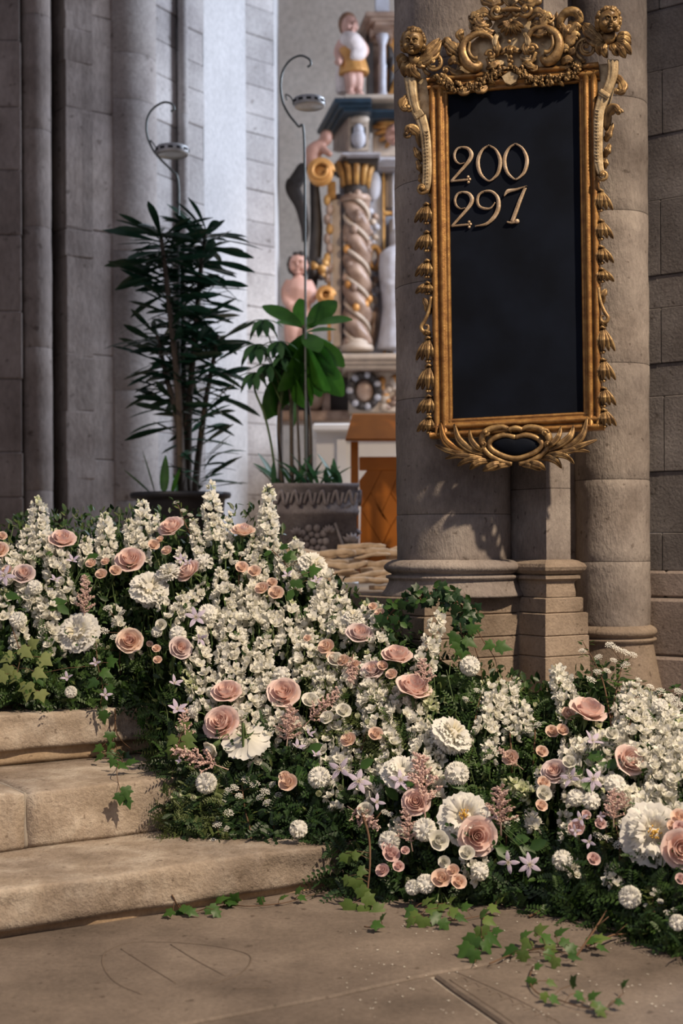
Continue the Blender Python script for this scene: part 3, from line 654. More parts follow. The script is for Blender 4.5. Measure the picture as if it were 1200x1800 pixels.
cherub(733, 88, 22, .05, .08, [([(738, 118), (760, 106), (780, 78)], 9), ([(740, 122), (762, 112), (776, 96)], 7), ([(744, 112), (756, 96), (776, 74)], 6), ([(722, 110), (712, 116), (706, 128)], 7), ([(724, 114), (716, 126), (714, 142)], 8), ([(730, 116), (730, 130), (742, 144)], 8), ([(726, 116), (724, 130), (724, 144)], 7), ([(718, 108), (708, 110), (703, 118)], 6), ([(736, 118), (746, 124), (752, 118)], 6)], 5)
cherub(1071, 51, 21, .35, .05, [([(1058, 80), (1040, 72), (1024, 52)], 8), ([(1058, 84), (1042, 84), (1030, 70)], 7), ([(1062, 82), (1044, 62), (1026, 48)], 6), ([(1084, 78), (1098, 78), (1110, 84)], 8), ([(1084, 82), (1098, 88), (1110, 102)], 8), ([(1082, 84), (1092, 96), (1100, 108)], 8), ([(1086, 76), (1098, 70), (1110, 74)], 6), ([(1064, 84), (1062, 96), (1068, 108)], 7), ([(1060, 84), (1052, 92), (1056, 104)], 6), ([(1076, 86), (1080, 96), (1088, 104)], 7)], 8)
# foot of the frame: spray of acanthus around a heart-shaped tablet
LL = [[(862, 803), (818, 798), (786, 776), (777, 744)], [(862, 800), (832, 792), (810, 774), (801, 746)], [(858, 796), (842, 788), (831, 774), (828, 757)], [(856, 806), (820, 800), (790, 793), (767, 783)], [(858, 808), (830, 804), (806, 802), (785, 807)], [(860, 810), (836, 808), (820, 812), (806, 820)], [(864, 811), (846, 812), (836, 818), (828, 826)], [(890, 814), (872, 818), (860, 824), (850, 828)]]
for i, p in enumerate(LL):
    leafm(p, (7.5, 7, 5.5, 6, 6, 6, 7, 7)[i], [.02, .045+.004*(i % 3), .05, .03], fold=.008, name='acanthus_leaf', m=M['gold'] if i else M['gold_rail'])
RR_ = [[(950, 797), (996, 790), (1024, 768), (1033, 735)], [(950, 795), (984, 784), (1004, 768), (1009, 748)], [(954, 790), (972, 782), (984, 768), (987, 750)], [(958, 800), (996, 794), (1024, 784), (1050, 774)], [(956, 802), (986, 798), (1012, 792), (1037, 795)], [(954, 804), (980, 800), (998, 804), (1010, 816)], [(950, 805), (968, 806), (980, 812), (988, 824)], [(924, 812), (940, 816), (952, 820), (960, 827)]]
for i, p in enumerate(RR_):
    leafm(p, (7.5, 7, 5.5, 6, 6, 6, 7, 7)[i], [.02, .045+.004*(i % 3), .05, .03], fold=.008, name='acanthus_leaf', m=M['gold'])
heart = []
for k in range(40):
    a = 2*pi*k/40; x = sin(a); y = -cos(a)
    yy = y*19*(1.0 if y < 0 else 1.25) + (6*math.exp(-(x*4)**2) if y < 0 else 0); xx = x*46*(1 if y < 0 else (1-.35*y*y))
    heart.append((908+xx, 783+yy))
mb = MB(); n = 40; vs = [B(*p, .012) for p in heart] + [B(908+(x-908)*.97, 783+(y-783)*.95, .034) for x, y in heart] + [B(908+(x-908)*.6, 785+(y-785)*.55, .044) for x, y in heart] + [B(908, 785, .046)]
mb.add(vs, [(j*n+i, j*n+(i+1) % n, (j+1)*n+(i+1) % n, (j+1)*n+i) for j in range(2) for i in range(n)] + [(2*n+i, 2*n+(i+1) % n, 3*n) for i in range(n)]); mb.build('heart_tablet', M['black'], board)
vtube(heart+[heart[0]], 5, .036, 'tablet_rim', n=2)
for sg in (1, -1):
    X = lambda a: 908+sg*a
    vtube([(X(6), 760), (X(22), 752), (X(44), 756), (X(56), 766), (X(58), 784), (X(46), 800), (X(24), 812), (X(6), 816)], [4, 5, 6, 7, 6, 5, 5, 4], .034, 'cartouche_scroll')
    volute(X(52), 762, 6, 1.2, 0, -sg, w=.042, th=2.6); volute(X(56), 782, 5, 1.2, 2, sg, w=.04, th=2.4)
    leafm([(X(10), 818), (X(26), 820), (X(44), 828)], 5, [.03, .045, .03])
vtube([(896, 757), (908, 754), (920, 757)], [4, 5, 4], .042, 'cartouche_clasp')
mb = MB(); q = [(770, 752), (1048, 738), (1048, 756), (770, 772)]; mb.add([B(*p, -.02) for p in q]+[B(*p, .006) for p in q], [(3, 2, 1, 0), (4, 5, 6, 7), (0, 1, 5, 4), (1, 2, 6, 5), (2, 3, 7, 6), (3, 0, 4, 7)]); mb.build('foot_bar', M['gold_pale'], board, smooth=False)
mb = MB(); tube(mb, [B(905, 180, -.01), B(905, 180, -.16)], .008, 8); tube(mb, [B(905, 700, -.01), B(905, 700, -.16)], .008, 8); tube(mb, [B(840, 180, -.012), B(970, 170, -.012)], .008, 8); mb.build('iron_bracket', M['iron'], board)

# --- the loose gilt numerals hung on the board
M['brass'] = gold('pale_brass', (.50, .36, .22), (.64, .48, .32), (.74, .59, .43), .5, .2)
def N_(x, y): return (780+x/7.06, 240+y/7.06)
def numeral(name, strokes, blobs, label):
    pts = [N_(*p) for s, _ in strokes for p in s]; cx = sum(p[0] for p in pts)/len(pts); cy = max(p[1] for p in pts)
    o = thing(name, B(cx, cy, .01), label, 'numeral', None); mb = MB()
    for s, hw in strokes: mb.merge(strap([N_(*p) for p in s], [h/7.06 for h in hw], (.0085, .0165), ridge=.003, par=False))
    for x, y, r in blobs: sphere(mb, B(*N_(x, y), .012), (r/7.06*PXM, r/7.06*PXM, r/7.06*PXM), 10, 6)
    mb.build('numeral_plate', M['brass'], o)
    mb = MB(); x, y = strokes[0][0][len(strokes[0][0])//2] if name != 'numeral_seven' else (900, 665)
    top = min((p for s, _ in strokes for p in s), key=lambda p: p[1]); tube(mb, [B(*N_(top[0]-6, top[1]+10), .008), B(*N_(top[0]-6, top[1]+10), .02)], .0022, 6); mb.build('nail', M['iron'], o)
def two(dx, dy): return [([(262+dx, 340+dy), (205+dx, 350+dy), (152+dx, 310+dy), (136+dx, 240+dy), (170+dx, 168+dy), (235+dx, 146+dy), (305+dx, 162+dy), (346+dx, 225+dy), (332+dx, 290+dy), (270+dx, 375+dy), (190+dx, 465+dy), (95+dx, 572+dy)], [4, 8, 14, 15, 12, 12, 18, 26, 24, 19, 16, 14]), ([(90+dx, 568+dy), (200+dx, 556+dy), (305+dx, 546+dy)], [10, 12, 12])]
def zero(cx, cy):
    l = [(cx, cy-222), (cx-75, cy-175), (cx-128, cy-80), (cx-138, cy+20), (cx-105, cy+130), (cx-45, cy+195), (cx, cy+220)]; r = [(2*cx-x, y) for x, y in l]
    return [(l, [9, 13, 22, 24, 20, 12, 8]), (r, [9, 13, 22, 24, 20, 12, 8])]
numeral('numeral_two', two(0, 0), [(306, 512, 18), (326, 542, 18), (310, 578, 18)], 'gilt numeral 2 hung at the start of the upper row 200')
numeral('numeral_zero', zero(566, 345), [], 'gilt numeral 0 hung in the middle of the upper row 200')
numeral('numeral_zero', zero(895, 325), [], 'gilt numeral 0 hung at the end of the upper row 200')
numeral('numeral_two', two(8, 556), [(318, 1070, 18), (336, 1098, 18), (320, 1132, 18)], 'gilt numeral 2 hung at the start of the lower row 297')
numeral('numeral_nine', [([(640, 830), (590, 895), (525, 906), (450, 880), (420, 810), (445, 730), (520, 690), (600, 695), (665, 755), (684, 830), (675, 920), (620, 1020), (540, 1090), (460, 1112), (402, 1118)], [5, 10, 14, 16, 18, 14, 13, 15, 20, 24, 26, 24, 18, 10, 7])], [(402, 1122, 11)], 'gilt numeral 9 hung in the middle of the lower row 297')
numeral('numeral_seven', [([(752, 752), (800, 690), (905, 668), (1035, 624)], [5, 24, 14, 4]), ([(1015, 645), (950, 800), (895, 950), (852, 1065)], [16, 22, 24, 24]), ([(786, 1068), (840, 1080), (910, 1066)], [8, 14, 12])], [(912, 1062, 30)], 'gilt numeral 7 hung at the end of the lower row 297')
# ================================================================ things in the choir
M['dleaf'] = leafy('dracaena_leaf', (.006, .026, .014), (.016, .058, .03), .1, .3, .5)
M['bleaf'] = leafy('broad_leaf', (.015, .07, .008), (.05, .17, .02), .3, .35)
M['mleaf'] = leafy('mid_leaf', (.02, .075, .03), (.06, .15, .06), .25, .45)
M['stem_brown'] = plain('brown_cane', (.11, .085, .065), .85)
M['stem_green'] = plain('green_stem', (.08, .13, .04), .6)
M['soil'] = plain('soil', (.03, .022, .016), .95, bump=.5)
M['pot'] = plain('dark_pot', (.022, .024, .032), .5)
M['pstone'] = stone('carved_grey_stone', (.15, .135, .145), (.22, .20, .21), (.31, .29, .30), 8, .3, .9)
M['steel'] = plain('grey_metal', (.36, .37, .37), .35, .8)
M['whitemetal'] = plain('pale_metal', (.62, .63, .63), .4, .3)
M['rod'] = plain('grey_rod', (.20, .22, .21), .45, .5)
def leaf_mesh(L, W, droop=.25, tipw=0, n=7, fold=.25, m='dleaf', name='leaf', obov=1.0):
    """strap or oval leaf along +X, upper side +Z"""
    vs = []; fs = []
    for i in range(n+1):
        t = i/n; x = L*t*(1-.12*droop*t); z = -droop*L*t*t*.6
        wd_ = W*(sin(pi*min(1, (t**obov)*.93+.05)))**.75 * (.55 if t == 0 else 1)
        vs += [(x, -wd_/2, z+fold*wd_*.5), (x, 0, z), (x, wd_/2, z+fold*wd_*.5)]
    for i in range(n):
        for k in range(2): fs.append((i*3+k, (i+1)*3+k, (i+1)*3+k+1, i*3+k+1))
    mb = MB(); mb.add(vs, fs); return mb.mesh(name, M[m])
def leaf_M(base, az, el, roll=0, s=1):
    return Matrix.Translation(base) @ Matrix.Rotation(az, 4, 'Z') @ Matrix.Rotation(-el, 4, 'Y') @ Matrix.Rotation(roll, 4, 'X') @ Matrix.Scale(s, 4)
# ---- tall dracaena in a dark pot
d0 = 7.7; base = P(318, 960, d0); base.z = .76
dr = thing('potted_dracaena', base, 'tall dracaena with dark narrow leaves in a dark round pot by the pale half-columns', 'potted plant')
k = d0/F; zr = P(318, 866, d0).z - base.z
mb = MB(); lathe(mb, base, [(.02, 0), (58*k, 0), (61*k, .01), (78*k, zr-.04), (80*k, zr-.035), (87*k, zr-.03), (89*k, zr-.012), (87*k, zr), (80*k, zr), (77*k, zr-.02), (74*k, zr-.03), (0.001, zr-.03)], 40); mb.build('pot', M['pot'], dr)
mb = MB(); lathe(mb, base, [(74*k, zr-.028), (30*k, zr-.015), (.001, zr-.012)], 24); mb.build('soil', M['soil'], dr)
lm = [leaf_mesh(.34, .052, .18, obov=1.9), leaf_mesh(.29, .050, .05, obov=1.7), leaf_mesh(.32, .046, .45, obov=1.9)]
rr = random.Random(11)
canes = [[(318, 868), (314, 700), (300, 560), (290, 470), (282, 410)], [(330, 868), (332, 720), (342, 600), (352, 480), (362, 405)], [(342, 868), (350, 790), (364, 690), (384, 590)], [(322, 868), (316, 760), (292, 660), (276, 590)], [(326, 868), (324, 700), (320, 560), (322, 430)]]
for ci, c in enumerate(canes):
    pp = smooth_path([P(x, y, d0+(-.08, .04, .1, -.02, .12)[ci]) for x, y in c], 6); mb = MB(); tube(mb, pp, lerps([.022, .016, .010], len(pp)), 8); mb.build('cane', M['stem_brown'], dr)
    n = (110, 110, 60, 56, 96)[ci]
    for i in range(n):
        t = .30+.70*(i/(n-1))**.9
        f = t*(len(pp)-1); j = min(int(f), len(pp)-2); b_ = pp[j].lerp(pp[j+1], f-j)
        az = i*2.4+rr.uniform(-.5, .5)
        if abs(sin(az)) > .8 and rr.random() < .5: az += pi/2        # most leaves spread to the sides
        top = max(0, t-.86)/.14
        inst(rr.choice(lm), dr, 'leaf', leaf_M(b_-base, az, rr.uniform(-.35, .65)+.25*top, rr.uniform(-1.0, 1.0), rr.uniform(.5, 1.0)))
for i in range(22):        # side shoot low on the right
    b_ = P(352+rr.uniform(-8, 10), 862-i*2.6, d0-.12); inst(rr.choice(lm), dr, 'leaf', leaf_M(b_-base, rr.choice((0, 0, .6, -.7, 3.0, -1.6))+rr.uniform(-.6, .6), rr.uniform(.0, .8), rr.uniform(-.4, .4), rr.uniform(.5, .8)))
sp = leaf_mesh(.24, .06, -.05, obov=.8, m='bleaf')
for x, az, el, s in ((262, 2.9, 1.25, 1.0), (278, 1.2, 1.45, .85), (255, 3.1, .7, .8), (292, .6, 1.2, .6), (300, 2, 1.1, .5)): inst(sp, dr, 'leaf', leaf_M(P(x+10, 868, d0-.15)-base, az, el, .3, s))
# ---- plant lamps on curled rods
def rodlamp(pts, d, disc, rpx, label, loop):
    b_ = P(*pts[0], d); o = thing('plant_lamp', b_, label, 'lamp')
    mb = MB(); pp = smooth_path([P(*p, d) for p in pts], 6); tube(mb, pp, .0062, 7); mb.build('curled_rod', M['rod'], o)
    c = P(*disc, d+.02); r = rpx/F*d; h = 8/F*d
    mb = MB(); lathe(mb, c, [(.001, h), (r*.93, h), (r, h*.7), (r*1.02, 0), (r, -h*.7), (r*.9, -h), (r*.86, -h*.8), (.001, -h*.8)], 32); ds = mb.build('lamp_disc', M['whitemetal'], o)
    mb = MB()
    for i in range(12):
        a = 2*pi*i/12; box(mb, c+V((cos(a)*r*1.005, sin(a)*r*1.005, h*.1)), (.006, r*.3, h*.55), Matrix.Rotation(a, 3, 'Z'))
    mb.build('vent_slots', M['iron'], ds, kind='stuff')
    mb = MB(); tube(mb, smooth_path([P(*p, d) for p in loop], 6), .004, 6); mb.build('bracket_loop', M['rod'], o)
rodlamp([(318, 862), (316, 600), (314, 400), (313, 318), (300, 298), (284, 282), (268, 262), (258, 235), (259, 208), (270, 190), (288, 180), (302, 183), (306, 192), (300, 196)], d0-.06, (303, 266), 29, 'round white lamp on a curled rod rising from the dracaena', [(276, 268), (272, 256), (264, 247), (266, 258)])
# ---- mixed plants in the carved stone planter
d1 = 7.45; base = P(547, 960, d1); base.z = .76
pl = thing('stone_planter', base, 'square carved grey stone planter holding a broad-leaved tree and an umbrella plant', 'potted plant')
k = d1/F; zr = P(547, 852, d1).z-base.z; hw = 73*k
Mz = Matrix.Rotation(.16, 3, 'Z')
sq = lambda h: [V((base + Mz @ V((x*h, y*h, 0))).xy) for x, y in ((-1, -1), (1, -1), (1, 1), (-1, 1))]
H = lambda t: base.z+zr*t
mb = MB(); prism(mb, sq(hw*.95), [(-.01, H(0)), (0, H(.02)), (0, H(.68)), (.008, H(.70)), (.012, H(.73)), (.006, H(.76)), (.006, H(.95)), (.012, H(.97)), (.010, H(1)), (-.05, H(1)), (-.06, H(.93))]); mb.build('planter_box', M['pstone'], pl)
def carve(face, u, v, r, kind):
    """relief on planter side: face 0 front, 1 right"""
    def q(a, b, o): return base + Mz @ (V((a*hw*.95, -hw*.95-o*1.8, 0)) if face == 0 else V((hw*.95+o*1.8, a*hw*.95, 0))) + V((0, 0, zr*b))
    mb = MB()
    if kind == 'rosette':
        for ring, n_, rr_ in ((r, 10, .022), (r*.55, 7, .018)):
            for i in range(n_):
                a = 2*pi*i/n_; sphere(mb, q(u+cos(a)*ring, v+sin(a)*ring*hw/zr, .004), rr_, 7, 5)
        sphere(mb, q(u, v, .008), .02, 8, 6)
    elif kind == 'leaf':
        for a in (-.9, -.45, 0, .45, .9): tube(mb, [q(u, v, .002), q(u+sin(a)*r*.5, v+cos(a)*r*.5*hw/zr, .014), q(u+sin(a)*r, v+cos(a)*r*hw/zr, .003)], [.006, .014, .004], 6)
    else: tube(mb, smooth_path([q(u-r, v-.05, .004), q(u-r*.3, v+.07, .012), q(u+r*.3, v-.06, .012), q(u+r, v+.05, .004)], 5), .009, 6)
    mb.build('carved_'+kind, M['pstone'], pl, kind='stuff')
for f in (0, 1):
    carve(f, -.1, .44, .32, 'rosette'); carve(f, -.75, .28, .34, 'leaf'); carve(f, .66, .26, .36, 'leaf'); carve(f, .3, .52, .2, 'leaf'); carve(f, -.5, .5, .2, 'leaf'); carve(f, .85, .42, .26, 'leaf')
    for i in range(6): carve(f, -.85+i*.34, .855, .15, 'scroll')
    mb = MB(); q = lambda a, b: base + Mz @ (V((a*hw*.95, -hw*.95-.004, 0)) if f == 0 else V((hw*.95+.004, a*hw*.95, 0))) + V((0, 0, zr*b))
    tube(mb, [q(.45, .62), q(.95, .05)], .008, 6); mb.build('carved_line', M['pstone'], pl)
mb = MB(); prism(mb, sq(hw*.9), [(0, H(.9)), (-.01, H(.955))]); mb.build('soil', M['soil'], pl, smooth=False)
big = leaf_mesh(.30, .125, .2, obov=1.45, m='bleaf', n=9, fold=.12); big2 = leaf_mesh(.26, .12, .5, obov=1.3, m='bleaf', n=9, fold=.1)
for c, r0 in (([(540, 858), (538, 740), (536, 650), (534, 572)], .014), ([(513, 858), (512, 740), (510, 690), (500, 640)], .012), ([(528, 858), (524, 760), (520, 660)], .008), ([(497, 858), (490, 760), (492, 700), (494, 650)], .012), ([(547, 858), (546, 760), (540, 700)], .010)):
    mb = MB(); pp = smooth_path([P(x, y, d1) for x, y in c], 5); tube(mb, pp, lerps([r0, r0*.7], len(pp)), 8); mb.build('trunk', M['stem_brown'], pl)
def aim(me, p0, p1, dd=0, roll=0, s=None, L=.30, name='leaf', par=None, d=d1):
    a = P(*p0, d); b_ = P(*p1, d+dd); v = b_-a; az = atan2(v.y, v.x); el = atan2(v.z, sqrt(v.x*v.x+v.y*v.y))
    inst(me, par or pl, name, leaf_M(a-wloc(par or pl), az, el, roll, (v.length/L) if s is None else s))
for p0, p1, dd, ro in (((536, 580), (590, 515), .02, 1.2), ((540, 572), (618, 553), -.08, .6), ((540, 590), (608, 640), -.06, .9), ((540, 600), (578, 655), -.12, 1.1), ((536, 578), (462, 528), .05, -.7), ((536, 578), (488, 560), -.1, -.5), ((538, 610), (568, 690), -.05, 1.3), ((540, 620), (600, 690), -.1, 1.2), ((532, 590), (500, 665), -.12, -1.3), ((530, 600), (478, 660), -.05, -1.2), ((534, 600), (520, 690), -.18, -1.5), ((536, 595), (545, 690), -.2, 1.5), ((534, 585), (560, 610), -.22, .3), ((505, 640), (470, 690), 0, -1.2), ((500, 640), (480, 740), -.05, -1.4), ((505, 640), (515, 720), -.1, 1.4), ((512, 690), (530, 760), .05, 1.2), ((534, 576), (520, 520), .1, -.9), ((526, 600), (492, 690), -.02, -1.1), ((522, 610), (506, 720), -.06, -1.3), ((512, 640), (486, 712), .06, -1.0), ((518, 620), (530, 716), -.04, 1.3), ((505, 630), (474, 668), -.1, -.9), ((540, 605), (556, 700), -.02, 1.4), ((536, 585), (592, 572), .06, .4), ((536, 590), (600, 615), .02, .7), ((500, 650), (506, 735), .02, 1.4)):
    aim(big if abs(ro) < 1 else big2, p0, p1, dd, ro, L=.30 if abs(ro) < 1 else .26)
# umbrella plant: palmate leaves on thin stalks
lf = leaf_mesh(.13, .042, .5, obov=1.1, m='mleaf', n=5)
mb = MB(); tube(mb, smooth_path([P(x, y, d1-.1) for x, y in ((486, 858), (478, 790), (465, 730), (449, 690), (446, 662))], 5), .007, 6); mb.build('stalk', M['stem_green'], pl)
for cx, cy, s in ((462, 562, 1.0), (450, 605, 1.15), (446, 655, 1.0), (488, 600, 1.0), (470, 640, 1.0), (496, 625, .9)):
    b_ = P(cx, cy, d1-.1); mb = MB(); tube(mb, smooth_path([b_, b_.lerp(P(500, 700, d1-.05), .5)+V((0, 0, .04)), P(496, 690+(cy-600)*.4, d1-.03)], 5), .004, 5); mb.build('stalk', M['stem_green'], pl)
    for i in range(8): inst(lf, pl, 'leaflet', leaf_M(b_-base, i*2*pi/8+.3, -.35+.25*((i*5) % 3-1), 0, s))
st = leaf_mesh(.22, .045, .3, obov=.9, m='mleaf', n=6); rr = random.Random(5)
for i in range(34):
    x = rr.uniform(480, 608); az = rr.choice((0, .4, -.4, pi, 2.7, -2.7, -1.6)); inst(st, pl, 'leaf', leaf_M(P(x, 856, d1+rr.uniform(-.12, .1))-base, az+rr.uniform(-.4, .4), rr.uniform(.5, 1.3), rr.uniform(-.5, .5), rr.uniform(.6, 1.0)))
rodlamp([(538, 852), (537, 650), (536, 450), (534, 240), (524, 222), (508, 202), (497, 180), (493, 150), (497, 125), (510, 106), (528, 98), (543, 104), (546, 113), (540, 118)], d1-.08, (543, 181), 28, 'round white lamp on a curled rod rising from the stone planter', [(516, 184), (512, 172), (502, 166), (504, 176)])

# ---- orange wooden lectern
M['orange'] = plain('orange_varnish', (.58, .185, .022), .45, var=.1, scale=9, spec=.35)
M['orange_d'] = plain('orange_varnish_dark', (.42, .13, .016), .45, var=.1, scale=9, spec=.35)
d2 = 8.1; base = P(690, 960, d2); base.z = .76
le = thing('lectern', base, 'orange varnished wooden lectern with a slanted desk and diagonal plank panel behind the pier', 'lectern')
def pb(x0, y0, x1, y1, dep, name, m, dd=0, bev=.004):
    a, b_ = P(x0, y0, d2+dd), P(x1, y1, d2+dd); mb = MB()
    box(mb, ((a.x+b_.x)/2, d2+dd+dep/2, (a.z+b_.z)/2), (abs(b_.x-a.x), dep, abs(a.z-b_.z)), bev=bev); return mb.build(name, M[m], le, smooth=False)
a, b_ = P(612, 775, d2-.10), P(770, 728, d2+.02)
mb = MB(); prof = [(d2-.16, 775), (d2-.16, 771), (d2+.0, 729), (d2+.03, 727), (d2+.45, 770), (d2+.45, 776)]
L_ = [P(x, y, d) for (d, y), x in zip(prof, (607, 607, 619, 620, 640, 640))]; R_ = [P(775, y, d) for d, y in prof]; n = len(prof)
mb.add(L_+R_, [tuple(reversed(range(n))), tuple(range(n, 2*n))]+[(i, (i+1) % n, n+(i+1) % n, n+i) for i in range(n)]); mb.build('desk_top', M['orange_d'], le, smooth=False)
pb(616, 776, 631, 962+75, .06, 'post', 'orange'); pb(756, 776, 771, 962+75, .06, 'post', 'orange')
pb(616, 776, 631, 962+75, .06, 'post', 'orange', .38); pb(756, 776, 771, 962+75, .06, 'post', 'orange', .38)
pb(631, 803, 756, 826, .04, 'rail', 'orange', .005); pb(631, 1000, 756, 1030, .04, 'rail', 'orange', .005)
# diagonal planks, each its own piece, with grooves between
def plank(pts):
    mb = MB(); q = [P(x, y, d2+.018) for x, y in pts]; cx = sum(q, V())/len(q)
    f_ = [p.lerp(cx, .035)-V((0, .007, 0)) for p in q]; bk = [p+V((0, .02, 0)) for p in q]; n = len(q)
    mb.add(bk+[p.lerp(cx, .012) for p in q]+f_, [tuple(reversed(range(n))), tuple(range(2*n, 3*n))]+[(j*n+i, j*n+(i+1) % n, (j+1)*n+(i+1) % n, (j+1)*n+i) for j in range(2) for i in range(n)])
    mb.build('plank', M['orange'], le, smooth=False)
for p in ([(631, 845), (645, 826), (671, 826), (651, 866), (634, 895)], [(671, 826), (703, 826), (686, 867), (669, 905), (651, 866)], [(634, 895), (651, 866), (687, 925), (672, 958)], [(634, 895), (672, 958), (631, 1000)], [(686, 867), (705, 895), (687, 925), (669, 905)], [(703, 826), (757, 826), (757, 905), (705, 895), (686, 867)], [(687, 925), (705, 895), (757, 905), (757, 1000), (672, 958)], [(631, 1000), (672, 958), (757, 1000)]): plank(p)

# ---- heap of driftwood on the choir floor
M['drift'] = plain('driftwood', (.72, .54, .36), .85, scale=25, bump=.3, c2=(.46, .33, .21))
rr = random.Random(21); proto = []
for v in range(6):
    mb = MB(); n = 9; L_ = 1.0; b_ = [rr.uniform(-.05, .05) for _ in range(4)]
    pts = [V((L_*(i/n-.5), sin(i/n*3+v)*b_[0]+sin(i/n*7)*b_[1]*.5, sin(i/n*4+v)*b_[2])) for i in range(n+1)]
    tube(mb, pts, [(.5+.5*sin(pi*(.12+.8*i/n)))*rr.uniform(.8, 1.2)*.075 for i in range(n+1)], 8, sq=.6); proto.append(mb.mesh('driftwood_stick', M['drift']))
sticks = []
def stick(p0, p1, d, th, v):
    a, b_ = P(*p0, d), P(*p1, d+rr.uniform(-.05, .05)); c = (a+b_)/2; e = (b_-a); o = bpy.data.objects.new('driftwood_stick', proto[v]); COL.objects.link(o)
    o.location = c; o.rotation_mode = 'QUATERNION'; o.rotation_quaternion = e.to_track_quat('X', 'Z') @ Quaternion((1, 0, 0), rr.uniform(0, 1.5)); o.scale = (e.length, th/.075, th/.075)
    o['category'] = 'driftwood'; o['group'] = 'driftwood heap'; sticks.append((o, (p0[0]+p1[0])/2, (p0[1]+p1[1])/2))
i = 0
for row in range(10):
    y = 964 + row*7.4; x = 468 + rr.uniform(0, 40) + (60 if row > 4 else 0)
    while x < 705:
        L_ = rr.uniform(55, 115); yy = y+rr.uniform(-4, 4); sl = rr.uniform(-7, 7)
        stick((x, yy), (min(x+L_, 735), yy+sl), 6.8-row*.035+rr.uniform(-.03, .03), rr.uniform(.014, .024), i % 6); i += 1; x += L_*rr.uniform(.8, 1.05)
ORD = ['first', 'second', 'third', 'fourth', 'fifth', 'sixth', 'seventh', 'eighth', 'ninth', 'tenth', 'eleventh', 'twelfth', 'thirteenth', 'fourteenth', 'fifteenth', 'sixteenth', 'seventeenth', 'eighteenth', 'nineteenth', 'twentieth']
for nm, lo, hi in (('left end', 0, 560), ('middle', 560, 640), ('right end', 640, 999)):
    for k_, (o, *_) in enumerate(sorted([s for s in sticks if lo <= s[1] < hi], key=lambda s: s[2])):
        o['label'] = f'bleached driftwood stick, {ORD[k_]} from the top at the {nm} of the heap'
gl = P(608, 1027, 6.4); vo = thing('votive_dish', (gl.x, gl.y, .76), 'small shiny silver dish low among the driftwood', 'dish')
mb = MB(); h = gl.z-.76+.01; lathe(mb, (gl.x, gl.y, .76), [(.001, 0), (.05, 0), (.055, h*.8), (.058, h), (.05, h), (.046, h*.7), (.001, h*.6)], 24); mb.build('dish_bowl', M['whitemetal'], vo)
# ================================================================ painted altarpiece, far behind
M['cream'] = plain('cream_paint', (.52, .42, .33), .6, scale=12, var=.12)
M['altarpale'] = plain('pale_blue_grey_paint', (.60, .60, .64), .6, scale=6, var=.08)
M['pinkstone'] = plain('marbled_paint', (.40, .28, .21), .35, scale=9, c2=(.17, .105, .075))
M['greymarble'] = plain('grey_marbled_paint', (.44, .44, .48), .5, scale=12, c2=(.33, .31, .32))
M['goldleaf'] = plain('bright_gilding', (.55, .30, .09), .45, .15, scale=16, c2=(.28, .14, .04))
M['navy'] = plain('dark_blue_paint', (.025, .05, .075), .4, scale=8, c2=(.015, .025, .035))
M['darkcarve'] = plain('dark_carving', (.05, .04, .035), .6, scale=12)
M['flesh'] = plain('painted_flesh', (.56, .32, .25), .5, scale=8, var=.06)
M['flesh_d'] = plain('tanned_flesh', (.42, .22, .16), .5, scale=8, var=.06)
M['haird'] = plain('dark_hair', (.035, .025, .02), .6)
M['hairb'] = plain('brown_hair', (.22, .11, .06), .6)
M['robe'] = plain('white_robe', (.68, .58, .54), .6, scale=14)
M['orangeg'] = plain('gilded_orange', (.60, .30, .09), .45, .3, scale=10, c2=(.42, .19, .05))
da_ = 11.0; k = da_/F
base = P(640, 950, da_); base.z = .76
al = thing('altarpiece', base, 'carved and painted altarpiece with twisted columns, half hidden behind the pier', 'altarpiece')
ADJ = radians(24)      # the altarpiece front is turned to face a little left of the camera
def bx(x0, y0, x1, y1, d, dep, name, m, bev=.01, par=None):
    a, b_ = P(x0, y0, d), P(x1, y1, d); mb = MB(); box(mb, ((a.x+b_.x)/2, d+dep/2, (a.z+b_.z)/2), (abs(b_.x-a.x), dep, abs(a.z-b_.z)), bev=bev); return mb.build(name, M[m], par or al, smooth=False)
def corn(xa, xl, xr, y0, y1, d, dep, name, m, steps=3, under=None):
    """stepped cornice with its left return going back from xl to xa"""
    mb = MB(); n = steps
    for i in range(n):
        ya, yb = y0+(y1-y0)*i/n, y0+(y1-y0)*(i+1)/n; o = (n-1-i)*.035
        a, b_ = P(xl, ya, d-o), P(xr, yb, d-o); c = P(xa, ya, d+dep)
        pl_ = [V((a.x-o, d-o)), V((b_.x, d-o)), V((b_.x, d+dep)), V((c.x-o, d+dep))]
        prism(mb, pl_, [(0, b_.z), (.004, b_.z+.01), (.004, a.z-.004), (0, a.z)])
    return mb.build(name, M[m], al, smooth=False)
# back panels
bx(596, 292, 720, 640, da_+.28, .15, 'back_panel', 'greymarble'); bx(640, 300, 672, 640, da_+.2, .06, 'pilaster', 'greymarble')
bx(672, 300, 678, 630, da_+.17, .05, 'gilt_strip', 'goldleaf'); bx(690, 300, 704, 640, da_+.15, .05, 'pilaster', 'greymarble')
bx(676, 370, 720, 378, da_+.16, .05, 'gilt_strip', 'goldleaf'); bx(684, 384, 720, 620, da_+.23, .03, 'niche_panel', 'cream'); bx(678, 306, 720, 366, da_+.23, .03, 'painted_panel', 'cream')
bx(585, 350, 600, 612, da_+.2, .12, 'pale_pilaster', 'cream'); bx(590, 340, 607, 606, da_+.12, .06, 'side_strip', 'altarpale')
